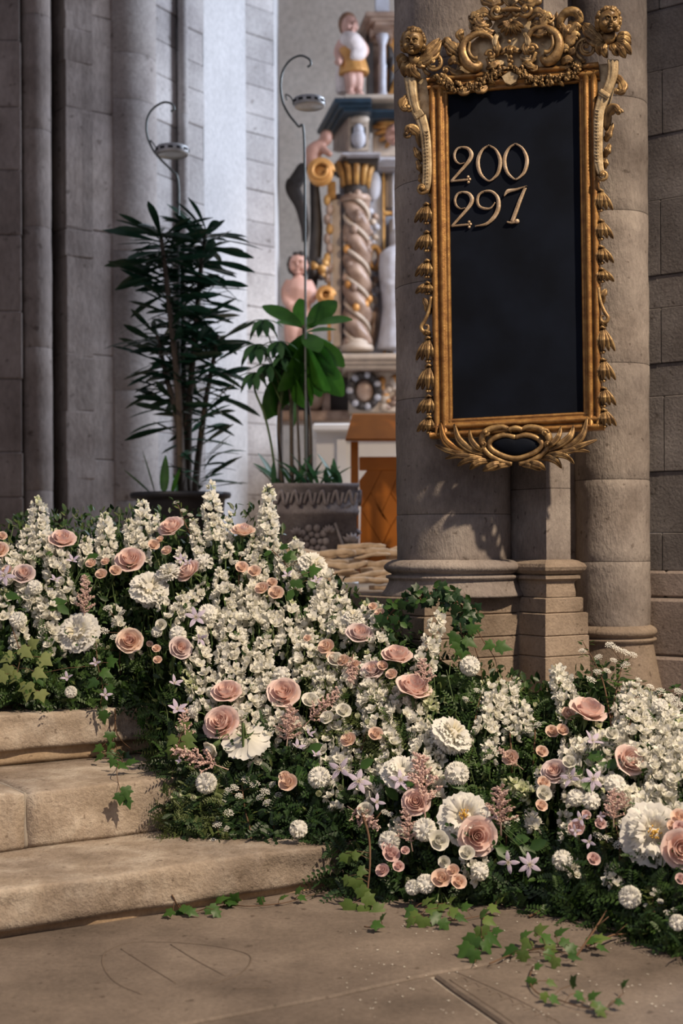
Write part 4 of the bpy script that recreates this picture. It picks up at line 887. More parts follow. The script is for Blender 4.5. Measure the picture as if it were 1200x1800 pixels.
# twisted column
cx, d = 627, da_
def twist(cx, y0, y1, rpx, d, name='twisted_column'):
    zt, zb = P(cx, y0, d).z, P(cx, y1, d).z; c = P(cx, (y0+y1)/2, d); n = 60; m_ = 24; vs = []
    for i in range(n+1):
        z = zb+(zt-zb)*i/n; f = i/n
        for j in range(m_):
            a = 2*pi*j/m_; r = rpx/F*d*(1+.22*cos(2*(a-f*2*pi*2.6*-1)))*(1.08-.12*f); vs.append((c.x+cos(a)*r, d+sin(a)*r, z))
    fs = [(i*m_+j, i*m_+(j+1) % m_, (i+1)*m_+(j+1) % m_, (i+1)*m_+j) for i in range(n) for j in range(m_)]
    mb = MB(); mb.add(vs, fs); mb.build(name, M['pinkstone'], al)
    for ph in (0, pi):
        mb = MB(); pts = []
        for i in range(61):
            f = i/60; a = f*2*pi*2.6*-1 + ph + pi/2; r = rpx/F*d*.98; pts.append(V((c.x+cos(a)*r, d+sin(a)*r, zb+(zt-zb)*f)))
        tube(mb, pts, .018, 6); mb.build('spiral_band', M['cream'], al)
    rr = random.Random(3)
    for i in range(18):
        f = rr.random(); a = -rr.uniform(.3, 2.8); r = rpx/F*d*1.08; mb = MB(); sphere(mb, (c.x+cos(a)*r, d+sin(a)*r, zb+(zt-zb)*f), (.03, .02, .035), 7, 5); mb.build('grape_leaf', M['orangeg' if i % 4 == 0 else 'pinkstone'], al)
twist(627, 345, 606, 21, da_)
c = P(627, 610, da_); c.z = P(627, 618, da_).z; r = 24*k
mb = MB(); lathe(mb, c, [(.01, 0), (r*1.2, 0), (r*1.25, .02), (r*1.2, .045), (r, .05), (r*1.05, .07), (r*.95, .09)], 28); mb.build('column_base', M['cream'], al)
c = P(625, 345, da_); r = 22*k; mb = MB(); lathe(mb, c, [(r, -.04), (r*1.1, -.03), (r*1.1, -.01), (r*.95, 0), (r*.95, .12), (r*1.3, .24), (r*1.35, .27)], 28); mb.build('capital', M['darkcarve'], al)
for i in range(11):
    a = 2*pi*i/11+.2; mb = MB(); tube(mb, [c+V((cos(a)*r*.98, sin(a)*r*.98, .07)), c+V((cos(a)*r*1.12, sin(a)*r*1.12, .17)), c+V((cos(a)*r*1.5, sin(a)*r*1.5, .26))], [.022, .026, .03], 6); mb.build('capital_leaf', M['goldleaf'], al)
mb = MB(); lathe(mb, c, [(r*1.05, -.05), (r*1.22, -.035), (r*1.22, -.015), (r*1.05, 0)], 28); mb.build('capital_ring', M['pinkstone'], al)
# entablature: lower moulding, carved frieze block, dark blue cornice
corn(588, 610, 668, 268, 276, da_-.22, .5, 'architrave', 'greymarble', 2); corn(592, 612, 664, 275, 286, da_-.16, .45, 'architrave', 'darkcarve', 2); corn(660, 660, 725, 276, 292, da_-.02, .3, 'architrave', 'greymarble')
bx(612, 200, 648, 266, da_-.16, .32, 'frieze_block', 'cream'); bx(655, 212, 720, 275, da_+.05, .2, 'frieze_panel', 'cream')
mb = MB(); a, b_, e, f_ = P(612, 200, da_-.16), P(612, 266, da_-.16), P(585, 266, da_+.35), P(585, 200, da_+.35); mb.add([a, b_, e, f_, a+V((.05, .05, 0)), b_+V((.05, .05, 0)), e+V((.05, .05, 0)), f_+V((.05, .05, 0))], [(0, 3, 2, 1), (4, 5, 6, 7), (0, 1, 5, 4), (1, 2, 6, 5), (2, 3, 7, 6), (3, 0, 4, 7)]); mb.build('frieze_side', M['pinkstone'], al, smooth=False)
bx(617, 222, 643, 258, da_-.175, .03, 'frieze_recess', 'darkcarve')
mb = MB(); sphere(mb, P(630, 244, da_-.19), (.055, .04, .075), 12, 8); sphere(mb, P(630, 228, da_-.19), (.04, .04, .045), 12, 8); mb.build('frieze_mask', M['greymarble'], al, kind='stuff')
mb = MB(); sphere(mb, P(633, 210, da_-.18), (.07, .04, .04), 12, 8); mb.build('frieze_shell', M['cream'], al)
for i in range(9):
    a = -2.4+i*.28; mb = MB(); p0 = P(700, 245, da_+.02); tube(mb, [p0, p0+V((cos(a+1.2)*.1*-1, -.03, sin(-a-.6)*.12+.05)), p0+V((cos(a+1.2)*.2*-1, 0, sin(-a-.6)*.2+.02))], [.03, .03, .012], 6); mb.build('angel_hair', M['orangeg'], al)
f, h = head_mesh(.085, 4, False, 28, 20); mb = MB(); mb.merge(f, Matrix.Translation(P(694, 238, da_-.03))); mb.build('angel_face', M['flesh'], al)
corn(573, 605, 652, 172, 196, da_-.3, .75, 'cornice', 'navy', 3); corn(645, 648, 725, 192, 207, da_-.12, .4, 'cornice', 'navy', 3); corn(578, 608, 730, 166, 173, da_-.28, .7, 'cornice_top', 'cream', 1)
# upper storey: dark column, pale colonnette, small cornice, gilded figure panel
bx(643, 50, 668, 172, da_+.15, .2, 'upper_pilaster', 'pinkstone'); bx(645, 52, 656, 172, da_+.08, .1, 'upper_pilaster', 'darkcarve')
c = P(672, 176, da_-.05); zt = P(672, 62, da_-.05).z-c.z; r = 6.5*k
mb = MB(); lathe(mb, c, [(r*1.6, 0), (r*1.7, .03), (r*1.1, .06), (r, .1), (r*1.1, zt*.5), (r*1.2, zt*.53), (r*.95, zt*.56), (r*.9, zt-.08), (r*1.5, zt-.04), (r*1.9, zt)], 20); mb.build('colonnette', M['greymarble'], al)
bx(650, 46, 690, 62, da_-.08, .25, 'upper_capital', 'pinkstone'); corn(635, 660, 730, 20, 42, da_-.2, .6, 'upper_cornice', 'pinkstone', 3); corn(640, 664, 730, 33, 44, da_-.12, .5, 'upper_cornice', 'navy', 2); bx(660, -30, 684, 20, da_, .3, 'upper_plinth', 'greymarble')
bx(678, 62, 722, 172, da_+.12, .08, 'gilt_relief', 'orangeg')
for i in range(12):
    mb = MB(); x = 682+(i*7) % 26; tube(mb, [P(x, 80+(i*23) % 60, da_+.08), P(x+4, 100+(i*23) % 60, da_+.05), P(x-2, 120+(i*23) % 50, da_+.08)], [.015, .03, .012], 6); mb.build('relief_fold', M['goldleaf' if i % 2 else 'darkcarve'], al)
# side volutes, gilt strip and dark carved wing at the left
for cx, cy, rp in ((563, 302, 21), (572, 520, 14)):
    c = P(cx, cy, da_-.26); mb = MB(); sp_ = [c+V((cos(a)*rp*k*(1-.11*a/pi), -.012*a/pi, sin(a)*rp*k*(1-.11*a/pi))) for a in [i*.3 for i in range(44)]]
    tube(mb, sp_, lerps([.022, .014], len(sp_)), 8); mb.build('scroll', M['orangeg'], al)
    mb = MB(); lathe(mb, (0, 0, 0), [(rp*k*1.04, -.06), (rp*k*1.04, .0), (rp*k*.5, .012), (.001, .02)], 28); mb.v = [(c.x+x, c.y-z+.01, c.z+y) for x, y, z in mb.v]; mb.f = [tuple(reversed(f)) for f in mb.f]; mb.build('scroll_disc', M['orangeg'], al)
bx(575, 318, 590, 350, da_, .12, 'scroll_neck', 'goldleaf'); bx(574, 340, 582, 600, da_+.02, .08, 'gilt_strip', 'goldleaf'); bx(583, 350, 600, 610, da_+.02, .1, 'pilaster_edge', 'cream')
for i in range(9):
    mb = MB(); sphere(mb, P(575+(i % 2)*4, 352+i*17, da_), (.03, .03, .045), 8, 6); mb.build('husk', M['pinkstone' if i % 3 else 'goldleaf'], al)
mb = MB(); tube(mb, smooth_path([P(532, 290, da_+.1), P(520, 318, da_+.05), P(514, 330, da_+.05), P(528, 360, da_+.05), P(536, 400, da_+.08), P(535, 425, da_+.1)], 6), lerps([.05, .10, .085, .06, .03], 31), 9, sq=.5); mb.build('carved_wing', M['darkcarve'], al)
mb = MB(); tube(mb, smooth_path([P(552, 320, da_+.12), P(556, 400, da_+.12), P(552, 470, da_+.12), P(546, 520, da_+.15)], 6), lerps([.07, .1, .1, .06], 19), 9, sq=.5); mb.build('carved_drapery', M['darkcarve'], al)
rr = random.Random(8)
for i in range(16):
    mb = MB(); a = rr.uniform(0, 6.28); o = rr.uniform(.1, 1); sphere(mb, P(562+cos(a)*14*o, 468+sin(a)*20*o, da_-.04), rr.uniform(.025, .045), 8, 6); mb.build('fruit', M[('darkcarve', 'goldleaf', 'pinkstone')[i % 3]], al)
# ornaments between the columns: mask, fruit drop, oval medal, shield
mb = MB(); sphere(mb, P(655, 325, da_+.12), (.065, .05, .13), 14, 10); mb.build('shield', M['greymarble'], al)
c = P(658, 453, da_+.1); mb = MB(); pts = [c+V((cos(a)*.045, 0, sin(a)*.085)) for a in [i*2*pi/24 for i in range(25)]]; tube(mb, pts, .022, 8); mb.build('oval_medal', M['goldleaf'], al); mb = MB(); sphere(mb, c+V((0, .02, 0)), (.03, .015, .07), 12, 8); mb.build('medal_face', M['greymarble'], al)
for i in range(22):
    y = 372+i*9.2
    if 430 < y < 478: continue
    mb = MB(); sphere(mb, P(655+(-5, 4, 0, 6)[i % 4], y, da_+.12), (.03, .03, .03) if i < 17 else (.022, .022, .04), 8, 6); mb.build('fruit', M[('greymarble', 'pinkstone', 'cream')[i % 3]], al)
mb = MB(); c = P(656, 590, da_+.12); tube(mb, [c+V((0, 0, .18)), c, c-V((0, 0, .1))], [.05, .035, .008], 8); mb.build('drop', M['pinkstone'], al)
# statue of a bearded figure in the niche, mostly hidden
def body(name, parts, m, par, vox=.012):
    mb = MB()
    for kind, *a in parts:
        if kind == 't': tube(mb, smooth_path(a[0], 4), lerps(a[1], 4*(len(a[0])-1)+1), 12)
        else: sphere(mb, a[0], a[1], 16, 12)
    o = mb.build(name, m, par)
    r_ = o.modifiers.new('remesh', 'REMESH'); r_.mode = 'VOXEL'; r_.voxel_size = vox; r_.use_smooth_shade = True
    s_ = o.modifiers.new('smooth', 'SMOOTH'); s_.iterations = 4; s_.factor = .6
    return o
Q = lambda x, y, d=0: P(x, y, da_+d)
st_ = body('niche_figure', [('s', Q(700, 420, .05), (.07, .07, .09)), ('t', [Q(698, 440, .05), Q(692, 455, .02), Q(690, 480, 0), Q(692, 540, 0), Q(690, 615, .02)], [.05, .12, .11, .09, .13]), ('t', [Q(684, 460), Q(680, 490, -.04), Q(688, 505, -.08)], [.05, .045, .04])], M['greymarble'], al)
# ledge, predella with wreath and reliefs
corn(600, 606, 735, 622, 646, da_-.35, .6, 'ledge', 'cream', 3); bx(612, 648, 735, 725, da_-.12, .3, 'predella', 'cream'); bx(608, 645, 735, 652, da_-.2, .3, 'predella_shade', 'pinkstone')
c = Q(640, 687, -.16); mb = MB(); tube(mb, [c+V((cos(a)*24*k, 0, sin(a)*27*k)) for a in [i*2*pi/28 for i in range(29)]], .032, 8); mb.build('wreath', M['darkcarve'], al)
for i in range(14):
    a = 2*pi*i/14; mb = MB(); sphere(mb, c+V((cos(a)*25*k, -.02, sin(a)*28*k)), (.028, .025, .028), 8, 6); mb.build('wreath_leaf', M['greymarble' if i % 2 else 'darkcarve'], al)
mb = MB(); sphere(mb, c+V((0, .02, 0)), (.07, .05, .09), 14, 10); mb.build('medallion', M['pinkstone'], al)
for i in range(26):
    mb = MB(); sphere(mb, Q(670+rr.uniform(0, 55), 662+rr.uniform(0, 56), -.12), (rr.uniform(.02, .05), .03, rr.uniform(.02, .05)), 8, 6); mb.build('relief_figure', M[('cream', 'orangeg', 'pinkstone')[i % 3]], al)
# dark carved base and pilaster behind the plants
bx(483, 640, 616, 728, da_+.25, .3, 'dark_base', 'darkcarve'); bx(490, 722, 616, 740, da_+.1, .4, 'dark_ledge', 'pinkstone'); bx(483, 660, 497, 960, da_-.3, .1, 'dark_upright', 'darkcarve')
mb = MB(); sphere(mb, Q(552, 690, .15), (.09, .08, .15), 14, 10); mb.build('carved_bulb', M['pinkstone'], al); bx(566, 690, 580, 728, da_+.12, .1, 'carved_post', 'pinkstone')
# white altar table
at = thing('altar_table', (P(600, 950, 10.2).x, 10.2, .76), 'white painted altar table below the altarpiece', 'altar')
def bt(x0, y0, x1, y1, d, dep, name, m):
    a, b_ = P(x0, y0, d), P(x1, y1, d); mb = MB(); box(mb, ((a.x+b_.x)/2, d+dep/2, (a.z+b_.z)/2), (abs(b_.x-a.x), dep, abs(a.z-b_.z)), bev=.012); mb.build(name, M[m], at, smooth=False)
M['altarwhite'] = plain('white_altar_paint', (.72, .71, .70), .6, scale=3, var=.05)
bt(550, 744, 760, 757, 9.95, .75, 'table_slab', 'altarwhite'); bt(556, 757, 752, 1008, 10.05, .6, 'table_front', 'altarwhite'); bt(592, 770, 610, 1008, 10.02, .1, 'corner_post', 'altarwhite')
# ---- statues standing or perching on it
zb = P(620, 167, da_-.1)
s1 = thing('saint_statue', zb, 'painted standing statue in a white cloak and gilt tunic on the blue cornice', 'statue')
q = lambda x, y, d=0: P(x, y, da_-.12+d)
body('figure', [('s', q(613, 46), (.062, .07, .085)), ('t', [q(613, 58), q(614, 66)], [.035, .04]), ('t', [q(615, 68), q(616, 82), q(618, 100), q(617, 118)], [.08, .10, .085, .09]), ('t', [q(628, 72), q(640, 88), q(634, 98, -.06), q(622, 94, -.1)], [.045, .04, .032, .028]), ('t', [q(603, 74), q(594, 90), q(596, 106, -.06), q(592, 110, -.1)], [.045, .036, .03, .03]), ('t', [q(612, 118), q(616, 140, -.04), q(614, 160), q(617, 166, -.06)], [.06, .045, .03, .03]), ('t', [q(622, 118), q(629, 140, -.02), q(630, 160), q(634, 166, -.06)], [.06, .045, .03, .03])], M['flesh'], s1)
body('tunic', [('t', [q(616, 84), q(619, 104), q(621, 122), q(622, 132)], [.105, .10, .115, .125])], M['orangeg'], s1)
body('cloak', [('t', [q(606, 68, -.02), q(620, 74, -.07), q(632, 88, -.05), q(628, 98, -.08), q(616, 96, -.10)], [.06, .075, .06, .05, .04]), ('t', [q(604, 110, .05), q(604, 140, .06), q(603, 165, .06)], [.06, .065, .06])], M['robe'], s1)
f, h = head_mesh(.07, 9, False, 30, 22)
for m_, nm, mm in ((f, 'face', 'flesh'),):
    mb = MB(); mb.merge(m_, Matrix.Translation(q(615, 45, -.02)) @ Matrix.Rotation(.4, 4, 'Z')); mb.build(nm, M[mm], s1)
mb = MB(); sphere(mb, q(611, 42, .025), (.075, .07, .09), 14, 10); tube(mb, [q(606, 42, .02), q(604, 54, .02), q(607, 62, .02)], [.03, .035, .02], 8); mb.build('hair', M['hairb'], s1, kind='stuff')
q = lambda x, y, d=0: P(x, y, da_-.15+d)
s2 = thing('cherub_figure', q(560, 300), 'small bare painted cherub leaning forward above the gilt scroll', 'statue')
body('figure', [('s', q(573, 243), (.05, .052, .058)), ('t', [q(570, 251), q(562, 256), q(552, 266), q(547, 278), q(552, 290)], [.03, .05, .068, .066, .06]), ('t', [q(562, 257), q(572, 266, -.05), q(583, 273, -.07)], [.034, .028, .022]), ('t', [q(552, 288), q(560, 298, .02), q(566, 312, .04)], [.05, .042, .03])], M['flesh_d'], s2)
mb = MB(); sphere(mb, q(573.5, 239.5, .02), (.052, .05, .05), 12, 8); mb.build('hair', M['hairb'], s2)
s3 = thing('putto_figure', q(525, 560), 'bare painted putto with dark curly hair behind the broad-leaved plant', 'statue')
body('figure', [('t', [q(524, 483), q(524, 494)], [.04, .045]), ('t', [q(524, 492), q(524, 510), q(523, 530), q(525, 560)], [.07, .115, .095, .105]), ('t', [q(512, 496), q(503, 512), q(504, 530, -.06), q(512, 538, -.1)], [.05, .045, .036, .03]), ('t', [q(538, 496), q(547, 514), q(546, 530, -.03)], [.05, .045, .036]), ('t', [q(518, 556), q(512, 580, -.06), q(510, 605)], [.075, .06, .04]), ('t', [q(532, 556), q(536, 580, -.04), q(534, 605)], [.075, .06, .04])], M['flesh'], s3)
f, h = head_mesh(.085, 12, True, 34, 24); T = Matrix.Translation(q(525, 466)) @ Matrix.Rotation(-.1, 4, 'Z')
mb = MB(); mb.merge(f, T); mb.build('face', M['flesh'], s3); mb = MB(); mb.merge(h, T); mb.build('hair', M['haird'], s3, kind='stuff')
# ================================================================ flowers spilling down the steps
M['rose'] = petal('blush_rose_petal', (.90, .65, .57), (.95, .77, .72), .28)
M['rose_in'] = petal('blush_rose_heart', (.90, .62, .53), (.93, .74, .68), .28)
M['mauve'] = petal('mauve_rose_petal', (.80, .64, .60), (.86, .74, .73), .28)
M['peach'] = petal('peach_petal', (.92, .66, .52), (.95, .79, .69), .28)
M['rosy'] = petal('pink_spray_petal', (.80, .56, .53), (.87, .68, .66), .28)
M['white'] = petal('white_petal', (.88, .86, .74), (.93, .92, .88), .3)
M['cream_p'] = petal('cream_petal', (.86, .77, .50), (.89, .86, .78), .3)
M['green_w'] = petal('greenish_petal', (.55, .60, .30), (.82, .83, .68), .3)
M['lilac'] = petal('lilac_petal', (.70, .63, .74), (.66, .58, .75), .3)
M['astil'] = petal('astilbe_pink', (.84, .60, .52), (.88, .68, .62), .25)
M['stamen'] = plain('yellow_stamens', (.85, .50, .08), .6)
M['gstem'] = plain('stem_green', (.10, .16, .05), .6, scale=30)
M['twig'] = plain('brown_twig', (.16, .09, .05), .8, scale=30)
M['leafD'] = leafy('dark_foliage', (.010, .028, .008), (.04, .09, .022), .2)
M['leafM'] = leafy('fresh_foliage', (.018, .05, .010), (.07, .135, .03), .3)
M['leafO'] = leafy('olive_foliage', (.05, .08, .02), (.15, .19, .06), .3)
M['ivyL'] = leafy('ivy_light', (.05, .11, .018), (.14, .21, .05), .3)
M['ivyM'] = leafy('ivy_mid', (.02, .065, .010), (.06, .14, .025), .25)
M['ivyD'] = leafy('ivy_dark', (.008, .03, .010), (.02, .06, .015), .2)
M['ivyY'] = leafy('ivy_yellowish', (.16, .21, .06), (.30, .35, .13), .3)
# ---- the surface of the bank: where a flower seen at a pixel stands
def pw(pts, x):
    if x <= pts[0][0]: return pts[0][1:]
    for a, b in zip(pts, pts[1:]):
        if x <= b[0]:
            t = (x-a[0])/(b[0]-a[0]); return tuple(p+(q-p)*t for p, q in zip(a[1:], b[1:]))
    return pts[-1][1:]
FOOT = [(-60, 1236, 4.55), (255, 1245, 4.78), (292, 1470, 4.18), (560, 1490, 4.12), (600, 1575, 3.98), (700, 1588, 3.92), (900, 1600, 3.86), (1000, 1622, 3.74), (1080, 1642, 3.62), (1260, 1700, 3.3)]
TOP = [(-60, 905, 5.05), (60, 872, 5.15), (470, 855, 5.3), (530, 945, 5.15), (690, 1050, 4.75), (800, 1120, 4.55), (960, 1170, 4.5), (1060, 1135, 4.4), (1140, 1195, 4.3), (1260, 1200, 4.2)]
def bank(px, py, off=0.0):
    fy, fd = pw(FOOT, px); ty, td = pw(TOP, px); s = max(0, min(1.0, (fy-py)/(fy-ty)))
    return fd+(td-fd)*s-.10*sin(pi*s)+off
def BP(px, py, off=0.0): return P(px, py, bank(px, py, off))
def bnorm(px, py):
    a = BP(px-15, py); b = BP(px+15, py); c = BP(px, py-15); e = BP(px, py+15)
    n = (b-a).cross(c-e).normalized(); return n if n.y < 0 else -n
def axis_M(loc, ax, spin=0, s=1):
    q = V(ax).normalized().to_track_quat('Z', 'Y'); return Matrix.Translation(loc) @ q.to_matrix().to_4x4() @ Matrix.Rotation(spin, 4, 'Z') @ Matrix.Scale(s, 4)
REC = []          # every flower: object, kind phrase, pixel, size
def place(o, M4): o.matrix_basis = M4
def petal_mesh(name, r0, L, wrap, flare, m, nu=6, nv=6, ruf=0, seed=0, pinch=.3, tip=.18, build=True):
    vs = []; rr = random.Random(seed); ph = [rr.uniform(0, 6.28) for _ in range(3)]
    for j in range(nv+1):
        v = j/nv
        for i in range(nu+1):
            u = -1+2*i/nu
            wv = wrap*(.38+.62*sin(pi/2*min(1, v*1.5)))*(1-.22*max(0, v-.72)/.28)
            a = u*wv; r = r0*(pinch+(1-pinch)*sin(pi/2*min(1, v*1.25)))+flare*v**3
            z = L*(v*(1-tip*u*u*v)) - flare*.45*v**4
            rf = ruf*v*v*(sin(u*7+ph[0])*.5+sin(u*13+ph[1])*.5)
            vs.append(((r+rf)*cos(a), (r+rf)*sin(a), z+ruf*.6*v*v*sin(u*10+ph[2])))
    n = nu+1; fs = [(j*n+i, j*n+i+1, (j+1)*n+i+1, (j+1)*n+i) for j in range(nv) for i in range(nu)]
    mb = MB(); mb.add(vs, fs); return mb.mesh(name, M[m]) if build else mb
def stem_to(o, ax, length=.16, r=.0028, m='gstem', bend=.06):
    """stem from the flower's base down into the bank, in the flower's own axes"""
    inv = o.matrix_basis.to_3x3().inverted(); ax = V(ax).normalized()
    pts = [V((0, 0, 0)), -ax*bend, -ax*bend+V((0, .03, -length*.5)), -ax*bend+V((0, .07, -length))]
    mb = MB(); tube(mb, [inv @ p for p in smooth_path(pts, 3)], r/o.matrix_basis.to_scale()[0], 5); me = mb.mesh('stem', M[m]); return inst(me, o, 'stem')
# ---------------- roses
LAY = [(2, .08, .80, 1.9, 0, 'i'), (3, .18, .86, 1.5, 0, 'i'), (4, .31, .90, 1.2, .015, 'i'), (5, .46, .88, 1.05, .05, 'o'), (6, .61, .76, .88, .16, 'o'), (6, .73, .60, .80, .27, 'o')]
RP = {}
for c, (mo, mi_) in {'blush': ('rose', 'rose_in'), 'mauve': ('mauve', 'rose_in'), 'peach': ('peach', 'rose_in')}.items():
    RP[c] = [petal_mesh('petal', r, L, w_, f, mo if k == 'o' else mi_, seed=i, ruf=.02 if k == 'o' else .01) for i, (n, r, L, w_, f, k) in enumerate(LAY)]
mb = MB()
for i in range(5):
    a = 2*pi*i/5; tube(mb, [(0, 0, -.02), (cos(a)*.35, sin(a)*.35, -.02), (cos(a)*.7, sin(a)*.7, -.16), (cos(a)*.95, sin(a)*.95, -.4)], [.1, .14, .09, .01], 6, sq=.3)
sphere(mb, (0, 0, -.05), .2, 10, 6); SEPAL = mb.mesh('sepals', M['gstem'])
def rose(px, py, diam, ax, col='blush', full=True, label=None, ref=None, off=-.065):
    d = bank(px, py, off); r = diam/2/F*d
    ax = V(ax).normalized(); c = P(px, py, d)-ax*r*.25
    o = thing('rose', (0, 0, 0), label, 'rose', None); place(o, axis_M(c, ax, R.uniform(0, 6), r*1.08))
    for li, (n, r0, L, w_, f, k_) in enumerate(LAY):
        if not full and li == 5: continue
        for i in range(n):
            a = 2*pi*i/n+li*.62+R.uniform(-.12, .12)
            inst(RP[col][li], o, 'petal', Matrix.Rotation(a, 4, 'Z') @ Matrix.Rotation(R.uniform(-.05, .08), 4, 'Y') @ Matrix.Translation((0, 0, R.uniform(-.03, .03))))
    inst(SEPAL, o, 'sepals'); stem_to(o, ax)
    REC.append([o, {'blush': 'blush pink rose', 'mauve': 'dusky mauve rose', 'peach': 'peach rose'}[col], px, py, diam, label, ref]); return o
UP = (-.1, -.45, .85); FR = (.05, -.95, .25); UF = (0, -.75, .65)
for a in [
 (110, 950, 46, (.15, -.55, .8), 'blush'), (302, 928, 44, (-.25, -.6, .7), 'blush'), (427, 936, 42, (.05, -.35, .9), 'peach'), (229, 986, 50, UF, 'blush'),
 (42, 1010, 38, (.1, -.8, .6), 'mauve'), (333, 1006, 44, (-.5, -.5, .6), 'blush'), (228, 1128, 46, (.1, -.85, .4), 'peach'), (316, 1140, 40, (.35, -.7, .3), 'mauve'),
 (398, 1219, 52, (-.1, -.55, .8), 'blush'), (498, 1220, 56, UF, 'blush'), (390, 1273, 62, (-.25, -.75, .55), 'blush'), (631, 1116, 46, (.1, -.6, .75), 'mauve'),
 (697, 1155, 52, (0, -.4, .9), 'blush'), (725, 1212, 62, (.25, -.45, .8), 'blush'), (1032, 1252, 64, (.25, -.4, .85), 'blush'), (1104, 1338, 56, (.35, -.7, .5), 'blush'),
 (838, 1470, 66, FR, 'blush'), (731, 1411, 48, (-.1, -.85, .5), 'blush'), (1193, 1492, 66, (.15, -.95, .2), 'blush'), (975, 1358, 46, (-.25, -.7, .6), 'mauve'),
 (655, 1180, 40, (-.2, -.6, .7), 'mauve'), (-2, 968, 34, UF, 'peach')]: rose(*a)
# ---------------- peonies
PG = [petal_mesh('petal', .50, .66, .66, .36, 'white', 8, 6, .06, s) for s in (1, 2)]
PI_ = [petal_mesh('petal', .15, .58, .95, .17, 'white', 8, 5, .10, s, tip=.10) for s in (3, 4, 5, 8)]
PS = [petal_mesh('petal', .14, .50, .95, .12, 'cream_p', 6, 5, .11, s, tip=.06) for s in (6, 7)]
mb = MB()
for i in range(30):
    a = R.uniform(0, 6.28); t = R.uniform(0, .28); e = V((sin(t)*cos(a), sin(t)*sin(a), cos(t))); tube(mb, [V((cos(a)*.08, sin(a)*.08, .2)), e*.62, e*.72], [.012, .012, .03], 4)
STAM = mb.mesh('stamens', M['stamen'])
def peony(px, py, diam, ax, kind='full', off=-.06, label=None, ref=None):
    d = bank(px, py, off); r = diam/2/F*d; ax = V(ax).normalized(); c = P(px, py, d)-ax*r*.35
    o = thing('peony', (0, 0, 0), label, 'peony'); place(o, axis_M(c, ax, R.uniform(0, 6), r*1.05))
    for i in range(9): inst(PG[i % 2], o, 'petal', Matrix.Rotation(2*pi*i/9, 4, 'Z') @ Matrix.Rotation(R.uniform(.1, .35), 4, 'Y'))
    if kind != 'back':
        N = 74
        for i in range(N):
            t = (i+.5)/N; el = math.acos(1-1.02*t)+R.uniform(-.08, .08)
            if kind == 'open' and el < .24: continue
            inst(R.choice(PI_ if el > .5 or kind == 'open' else PI_[:2]+PS), o, 'petal', Matrix.Translation((0, 0, .12)) @ Matrix.Rotation(i*2.4+R.uniform(-.2, .2), 4, 'Z') @ Matrix.Rotation(el, 4, 'Y') @ Matrix.Translation((0, 0, .26)) @ Matrix.Rotation(R.uniform(-.4, .4), 4, 'Z') @ Matrix.Scale(R.uniform(.85, 1.1), 4))
        mb = MB(); sphere(mb, (0, 0, .2), .34, 10, 8); inst(mb.mesh('heart', M['cream_p']), o, 'heart')
        if kind == 'open': inst(STAM, o, 'stamens', Matrix.Translation((0, 0, .05)), kind='stuff')
    inst(SEPAL, o, 'sepals', Matrix.Scale(.42, 4)); stem_to(o, ax, r=.004, length=.22)
    REC.append([o, {'full': 'full white peony', 'open': 'open white peony with yellow stamens', 'back': 'white peony seen from behind'}[kind], px, py, diam, label, ref])
for a in [(262, 1033, 72, (.15, -.7, .6), 'full'), (137, 1110, 78, (-.2, -.85, .45), 'full'), (295, 1004, 48, (-.2, -.3, .9), 'full'), (434, 1306, 86, (.1, .55, -.75), 'back'), (706, 1358, 76, (.1, -.6, .75), 'full'),
          (816, 1438, 98, (-.05, -.9, .5), 'open'), (1146, 1466, 116, (.0, -.95, .35), 'open'), (795, 1290, 80, (.45, -.5, .7), 'full'), (550, 990, 56, (.3, -.5, .75), 'full'), (622, 1084, 44, (0, -.4, .9), 'full')]: peony(*a)
# ---------------- carnations, lisianthus: one ruffled head each
def ball(seed, n=46, m='white', rose_like=False):
    rr = random.Random(seed); mb = MB()
    for i in range(n):
        t = (i+.5)/n; el = math.acos(1-1.25*t); a = i*2.4
        p = petal_mesh('p', .16, .47, 1.0, .15, m, 7, 4, .12 if not rose_like else .03, rr.randint(0, 99), tip=.05, build=False)
        mb.merge(p, Matrix.Rotation(a, 4, 'Z') @ Matrix.Rotation(el, 4, 'Y') @ Matrix.Translation((0, 0, .46)) @ Matrix.Rotation(rr.uniform(-.3, .3), 4, 'Z'))
    sphere(mb, (0, 0, .1), .55, 10, 8); return mb.mesh('bloom', M[m])
def cupm(seed, m, n=(3, 5, 5)):
    rr = random.Random(seed); mb = MB()
    for li, (k, r0, L, w_, f) in enumerate(zip((3,)+tuple(n), (.09, .22, .42, .66), (.92, .94, .88, .64), (1.9, 1.6, 1.2, .9), (0, .0, .03, .2))):
        for i in range(k): mb.merge(petal_mesh('p', r0, L, w_, f, m, 5, 5, .03, rr.randint(0, 99), build=False), Matrix.Rotation(2*pi*i/k+li*.7, 4, 'Z'))
    sphere(mb, (0, 0, .22), .30, 8, 6); return mb.mesh('bloom', M[m])
BALLS = [ball(s) for s in (1, 2, 3)]; CUPS = [cupm(s, 'white', (5, 6, 6)) for s in (1, 2)] + [ball(7, 30)]; GCUPS = [cupm(s, 'green_w', (3, 4, 0)) for s in (5,)]
CALYX = [None]
mb = MB(); tube(mb, [(0, 0, -.75), (0, 0, -.4), (0, 0, .05)], [.16, .26, .3], 8); CALYX = mb.mesh('calyx', M['gstem'])
